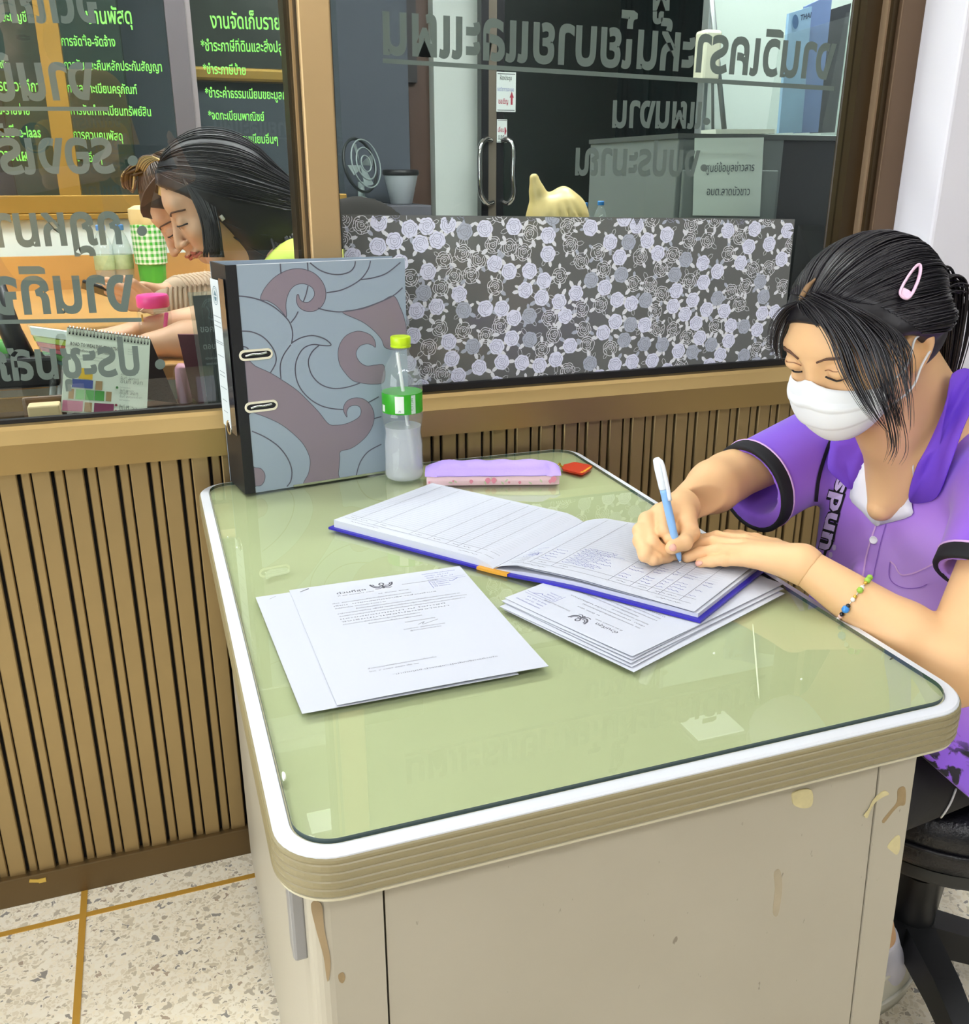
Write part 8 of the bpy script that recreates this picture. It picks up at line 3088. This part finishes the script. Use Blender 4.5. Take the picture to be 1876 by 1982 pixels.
gs_.cap(shA[0] + np.array([0.012, 0, 0]), shA[0] + (elA - shA[0]) * 0.5, 0.060, 0.056, 0.02).cap(shA[1] + np.array([0.012, 0, 0]), shA[1] + (el2 - shA[1]) * 0.5, 0.060, 0.056, 0.02)
gs_.cap(shA[0], nkA + np.array([0.035, 0, -0.02]), 0.052, 0.055, 0.03).cap(shA[1], nkA + np.array([0.035, 0, -0.02]), 0.052, 0.055, 0.03)
gs_.cap(nkA + np.array([-0.02, 0, 0.08]), nkA, 0.06, 0.055, 0.004, op='sub')
gs_.obj('lime_top', mat('lime_green_cloth', '#c3d457', 0.75, bump=(20, 0.3)), wa, relax=2)
gl_ = Field((-0.16, 0.22, 0.0), (0.64, 0.66, 0.66), 0.008)
lower_body(gl_, np.array([0.42, 0.44, 0.56]), (0.02, 0.35, 0.55), (0.02, 0.53, 0.55), 0.08)
gl_.obj('trousers', mat('dark_trousers', '#23242a', 0.8), wa, relax=1)
hA, bvhA = hair_from(ha, 'hair', wa, M_HAIR, M_HAIRB, (-0.07, 0, -0.075), 31, 320, extra=((ha.at(-0.050, 0.0, 0.0), ha.at(-0.075, 0.0, -0.085), 0.082, 0.070), (ha.at(-0.070, 0.0, -0.07), np.array([0.205, 0.42, 1.085]), 0.074, 0.062), (ha.at(-0.012, 0.048, 0.02), ha.at(-0.020, 0.050, -0.075), 0.036, 0.024), (ha.at(-0.012, -0.048, 0.02), ha.at(-0.020, -0.050, -0.075), 0.036, 0.024)))
parts = []
rnd = random.Random(8)
for i in range(150):     # the long hair falling behind the neck, near side
    a0 = rnd.uniform(-0.9, 0.9)
    p0_ = ha.at(-0.085 + 0.03 * rnd.random(), 0.055 * math.sin(a0), -0.02 + 0.05 * rnd.random())
    x_ = rnd.uniform(-0.012, 0.055)
    yy = 0.42 + 0.085 * math.sin(a0)
    P = smooth_poly([ha.at(-0.03, 0.06 * math.sin(a0), 0.10), p0_, np.array([0.195 + x_, yy, 1.12]), np.array([0.205 + x_ * 1.2, yy - 0.01, 1.05]), np.array([0.215 + x_ * 1.3, yy - 0.01, 0.99 + 0.03 * rnd.random()])], 4)
    parts.append(tube_data(P, [0.003] * (len(P) - 3) + [0.002, 0.001, 0.0006], 5, True))
for i in range(70):      # a curtain of hair along the near cheek
    u0 = rnd.random()
    a = ony(352 + 60 * u0, 345 + 30 * u0, 0.345)
    b_ = ony(392 + 30 * u0 + rnd.uniform(-6, 6), 420 + 20 * u0, 0.335)
    c_ = ony(398 + 34 * u0 + rnd.uniform(-8, 8), 498, 0.345)
    P = smooth_poly([a, b_, c_], 5)
    parts.append(tube_data(P, [0.0022] * (len(P) - 2) + [0.0012, 0.0006], 4, True))
raw('long_hair', *join_data(parts), M_HAIR, hA, smooth=True)
tube('earring', [ha.at(0.012, 0.079, -0.022), ha.at(0.012, 0.079, -0.032)], 0.004, mat('pearl_earring', '#efe9e2', 0.2), bodyA, 8)
seat_under(0.44, 0.44, 'round black stool under the woman in the lime top')

# ---- woman behind: brown hair with a blonde streaked bun, beige knitted sleeves, looking at a phone
hb = Head(ony(374, 400, 0.70), math.radians(47), math.radians(181), 0.99)
wb_ = thing('person', 'woman with blonde streaked bun and beige knit sleeves looking down at a phone', 'person', (0.40, 0.80, 0))
gb_ = Field((-0.34, 0.50, 0.84), (0.52, 1.02, 1.36), 0.0036)
hb.build(gb_)
shB = np.array([0.225, 0.69, 1.045]), np.array([0.26, 0.97, 1.05])
nkB = np.array([0.20, 0.76, 1.065])
gb_.cap(hb.at(-0.04, 0, -0.05), nkB, 0.048, 0.054, 0.02)
gb_.cap(shB[0], nkB, 0.04, 0.05, 0.03).cap(shB[1], nkB, 0.04, 0.05, 0.03)
gb_.ell((0.30, 0.82, 0.98), (0.09, 0.14, 0.10), None, 0.03)
elB, wrB = np.array([0.13, 0.715, ZB + 0.045]), ony(300, 590, 0.73)
el3, wr3 = np.array([0.14, 0.92, ZB + 0.055]), ony(322, 567, 0.80)
tipB, tip3 = ony(205, 566, 0.74), ony(238, 568, 0.79)
gb_.chain([elB, wrB], [0.038, 0.024], 0.01)
gb_.chain([el3, wr3], [0.038, 0.024], 0.01)
hand_block(gb_, wrB, tipB, np.array([0.0, 0.5, -0.86]), 0.0085, 0.008)
hand_block(gb_, wr3, tip3, np.array([0.0, -0.6, 0.8]), 0.0085, -0.010)
bodyB = gb_.obj('body', M_SKIN2, wb_, relax=1)
bvB = world_bvh(bodyB)
hb.features(bodyB, bvB)
M_KNIT = mat('beige_knit', '#b9a48c', 0.9, bump=(90, 0.8))
gk = Field((0.0 - 0.12, 0.46, 0.48), (0.60, 1.06, 1.16), 0.006)
gk.ell((0.315, 0.83, 0.965), (0.115, 0.145, 0.12), None, 0.03).cap((0.33, 0.83, 0.90), (0.41, 0.84, 0.58), 0.115, 0.14, 0.04)
for S_, E_, W_ in ((shB[0], elB, wrB), (shB[1], el3, wr3)):
    gk.cap(S_ + np.array([0.01, 0, 0]), E_, 0.056, 0.050, 0.02).cap(E_, E_ + (W_ - E_) * 0.85, 0.050, 0.036, 0.015)
gk.cap(shB[0], nkB + np.array([0.035, 0, -0.02]), 0.05, 0.055, 0.03).cap(shB[1], nkB + np.array([0.035, 0, -0.02]), 0.05, 0.055, 0.03)
gk.cap(nkB + np.array([-0.03, 0, 0.08]), nkB, 0.06, 0.055, 0.004, op='sub')
knit = gk.obj('knit_top', M_KNIT, wb_, relax=2)
for S_, E_, W_ in ((shB[0], elB, wrB), (shB[1], el3, wr3)):
    d_ = (W_ - E_) / np.linalg.norm(W_ - E_)
    for k in range(9):
        c_ = E_ + (W_ - E_) * (0.30 + 0.065 * k)
        a_, b2_, _ = frame_from(d_)
        r_ = 0.050 + (0.036 - 0.050) * (0.30 + 0.065 * k) / 0.85
        tube('knit_rib', [c_ + (r_ + 0.0008) * (math.cos(t) * a_ + math.sin(t) * b2_) for t in np.linspace(0, 2 * math.pi, 18, endpoint=False)], 0.0034, M_KNIT, knit, 6, closed=True)
gl2 = Field((-0.16, 0.56, 0.0), (0.64, 1.02, 0.66), 0.008)
lower_body(gl2, np.array([0.42, 0.84, 0.56]), (0.02, 0.76, 0.55), (0.02, 0.92, 0.55), 0.08)
gl2.obj('skirt', mat('brown_trousers', '#3b3028', 0.8), wb_, relax=1)
M_BRHAIR = mat('brown_hair', '#4d3522', 0.4, spec=0.5)
M_BLOND = mat('blonde_streak', '#d8b878', 0.4, spec=0.5)
hB, bvhB = hair_from(hb, 'hair', wb_, M_BRHAIR, mat('brown_hair_base', '#38271a', 0.5), (-0.02, 0, 0.11), 32, 240)
parts, parts2 = [], []
bun = hb.at(0.030, 0.0, 0.128)
for i in range(90):
    a, t0 = rnd.uniform(0, 6.28), rnd.uniform(0.3, 1)
    P = [bun + 0.032 * t0 * (hb.f * math.cos(a + 0.9 * k) * 1.1 + hb.l * math.sin(a + 0.9 * k) + hb.u * 0.6 * math.sin(2 * a + k)) for k in range(5)]
    (parts2 if i % 4 == 0 else parts).append(tube_data(smooth_poly(P, 3), 0.0028, 5, True))
for i in range(46):
    s0 = rnd.uniform(-1, 1)
    P = smooth_poly([ony(322 + 5 * s0, 318, 0.63), ony(300 + 6 * s0, 306 + 3 * s0, 0.62), ony(280 + 8 * s0, 312 + 6 * s0, 0.62), ony(270 + 9 * s0, 326 + 8 * abs(s0), 0.63)], 4)
    (parts2 if i % 2 else parts).append(tube_data(P, [0.0022] * (len(P) - 2) + [0.001, 0.0005], 4, True))
for i in range(40):
    s0 = rnd.uniform(0, 1)
    P = smooth_poly([ony(316 + 4 * s0, 320, 0.62), ony(304 + 10 * s0, 345, 0.61), ony(300 + 14 * s0, 372 + 8 * s0, 0.615)], 4)
    (parts2 if s0 > 0.35 else parts).append(tube_data(P, 0.002, 4, True))
for i in range(60):
    s0 = rnd.uniform(0, 1)
    P = smooth_poly([ony(300 + 14 * s0, 345, 0.62), ony(280 + 16 * s0, 372, 0.615), ony(273 + 16 * s0, 400 + 10 * s0, 0.62), ony(277 + 18 * s0, 420 + 4 * s0, 0.63)], 4)
    parts.append(tube_data(P, [0.0024] * (len(P) - 2) + [0.0012, 0.0006], 4, True))
raw('bun', *join_data(parts), M_BRHAIR, hB, smooth=True)
raw('blonde_locks', *join_data(parts2), M_BLOND, hB, smooth=True)
tube('hair_pin', [ony(330, 312, 0.60), ony(346, 309, 0.60)], 0.0016, M_CHROME, hB, 6)
seat_under(0.44, 0.84, 'round black stool under the woman with the blonde streaked bun')
ph = thing('phone', 'dark phone in the hands of the woman with the blonde streaked bun', 'phone', tuple(ony(222, 570, 0.765)))
pcn = ony(224, 571, 0.765)
pR = Matrix.Rotation(math.radians(22), 3, 'Y') @ Matrix.Rotation(math.radians(-18), 3, 'X')
bm = bmesh.new()
b_box(bm, pcn, (0.145, 0.070, 0.008), pR, 0.003)
finish('phone_body', bm, M_BLACKPL, ph)
bm = bmesh.new()
b_box(bm, pcn + np.array(pR @ Vector((0, 0, 0.0042))), (0.136, 0.063, 0.0006), pR)
finish('screen', bm, mat('phone_screen', '#9fb4c8', 0.1, emit='#9fb4c8', estr=0.5), ph)
# ================================================================== THE PHOTOGRAPHER, SEEN ONLY AS A REFLECTION IN THE LEFT PANE
PXC, PYC = CAM[0] - 0.27, CAM[1] - 0.40
man = thing('person', 'person in yellow polo shirt holding up a phone, seen mirrored in the left window', 'person', (PXC, PYC, 0))
hm = Head((PXC + 0.0, PYC + 0.03, 1.70), math.radians(12), math.radians(85), 1.05)
gm = Field((PXC - 0.36, PYC - 0.24, 1.05), (PXC + 0.48, PYC + 0.48, 1.90), 0.005)
hm.build(gm)
nkM = np.array([PXC, PYC - 0.02, 1.52])
gm.cap(hm.at(-0.03, 0, -0.05), nkM, 0.056, 0.062, 0.02)
sM = np.array([PXC - 0.20, PYC, 1.47]), np.array([PXC + 0.20, PYC, 1.47])
PHC = CAM + np.array([0.045, -0.035, 0.045])
eM = np.array([PXC - 0.22, PYC + 0.12, 1.18]), np.array([PXC + 0.28, PYC + 0.08, 1.17])
wM = PHC + np.array([-0.13, -0.09, -0.04]), PHC + np.array([0.12, -0.08, -0.05])
for q in (0, 1):
    gm.cap(sM[q], nkM, 0.05, 0.06, 0.03)
    gm.chain([sM[q], eM[q], wM[q]], [0.05, 0.042, 0.027], 0.015)
hand_block(gm, wM[0], PHC + np.array([-0.045, -0.028, 0.045]), np.array([0, 0.5, -0.86]), 0.0095, 0.0)
hand_block(gm, wM[1], PHC + np.array([0.075, -0.028, 0.055]), np.array([0, 0.5, -0.86]), 0.0095, 0.0)
gm.ell((PXC, PYC, 1.38), (0.13, 0.09, 0.14), None, 0.03)
bodyM = gm.obj('body', M_SKIN2, man, relax=1)
hm.features(bodyM, world_bvh(bodyM))
hair_from(hm, 'hair', man, M_HAIR, M_HAIRB, (-0.09, 0, -0.04), 33, 120)
M_YEL = mat('golden_yellow_polo', '#d9a423', 0.75, bump=(20, 0.3))
gy = Field((PXC - 0.42, PYC - 0.26, 0.84), (PXC + 0.44, PYC + 0.34, 1.62), 0.007)
gy.ell((PXC, PYC, 1.36), (0.20, 0.13, 0.17), None, 0.04).cap((PXC, PYC - 0.01, 1.25), (PXC, PYC - 0.01, 0.98), 0.165, 0.17, 0.04)
gy.cap(sM[0], nkM + np.array([0, -0.01, -0.04]), 0.07, 0.08, 0.03).cap(sM[1], nkM + np.array([0, -0.01, -0.04]), 0.07, 0.08, 0.03)
for q in (0, 1):
    gy.cap(sM[q], sM[q] + (eM[q] - sM[q]) * 0.75, 0.075, 0.062, 0.03)
gy.cap(nkM + np.array([0, 0.06, 0.10]), nkM + np.array([0, 0.05, -0.02]), 0.075, 0.05, 0.004, op='sub')
gy.cut((0, 0, 0.90), (0, 0, -1))
polo = gy.obj('polo_shirt', M_YEL, man, relax=2)
bvp = world_bvh(polo)
def on_polo(x_, z_, off):
    loc, nrm, i, d = bvp.ray_cast(Vector((x_, PYC + 0.6, z_)), Vector((0, -1, 0)))
    return np.array(loc) + np.array([0, off, 0]) if loc is not None else np.array([x_, PYC + 0.15, z_])
for nm_, r_, off, m_ in (('badge_rim', 0.045, 0.001, mat('dark_badge', '#2c2226', 0.5)), ('badge_disc', 0.036, 0.002, mat('badge_brown', '#5b4433', 0.5)), ('badge_core', 0.016, 0.003, mat('badge_cream', '#b9a07a', 0.5))):
    raw(nm_, [on_polo(PXC + 0.0 + r_ * math.cos(t), 1.335 + r_ * math.sin(t), off) for t in np.linspace(0, 2 * math.pi, 24, endpoint=False)], [tuple(range(24))], m_, polo)
gt = Field((PXC - 0.28, PYC - 0.22, 0.06), (PXC + 0.28, PYC + 0.22, 1.04), 0.009)
for q in (-1, 1):
    gt.cap((PXC + 0.085 * q, PYC - 0.01, 0.93), (PXC + 0.10 * q, PYC, 0.52), 0.095, 0.068, 0.03).cap((PXC + 0.10 * q, PYC, 0.52), (PXC + 0.11 * q, PYC - 0.02, 0.10), 0.068, 0.05, 0.02)
gt.obj('trousers', mat('dark_trousers', '#23242a', 0.8), man, relax=1)
for q in (-1, 1):
    gsh = Field((PXC + 0.11 * q - 0.09, PYC - 0.16, -0.01), (PXC + 0.11 * q + 0.09, PYC + 0.24, 0.16), 0.007)
    gsh.ell((PXC + 0.11 * q, PYC + 0.05, 0.045), (0.05, 0.14, 0.045), None, 0.02).cap((PXC + 0.11 * q, PYC - 0.02, 0.06), (PXC + 0.11 * q, PYC - 0.02, 0.12), 0.05, 0.052, 0.02)
    gsh.cut((0, 0, 0.001), (0, 0, -1))
    gsh.obj('shoe', M_BLACKPL, man, relax=1)
ph2 = thing('phone', 'black phone held by the photographer, seen mirrored in the left window', 'phone', tuple(PHC))
bm = bmesh.new()
b_box(bm, PHC, (0.150, 0.009, 0.074), None, 0.004, 2)
finish('phone_body', bm, M_BLACKPL, ph2)
bm = bmesh.new()
b_box(bm, PHC + np.array([-0.045, 0.006, -0.012]), (0.034, 0.004, 0.034), None, 0.002)
finish('lens_plate', bm, mat('lens_plate', '#2a2b30', 0.2), ph2)
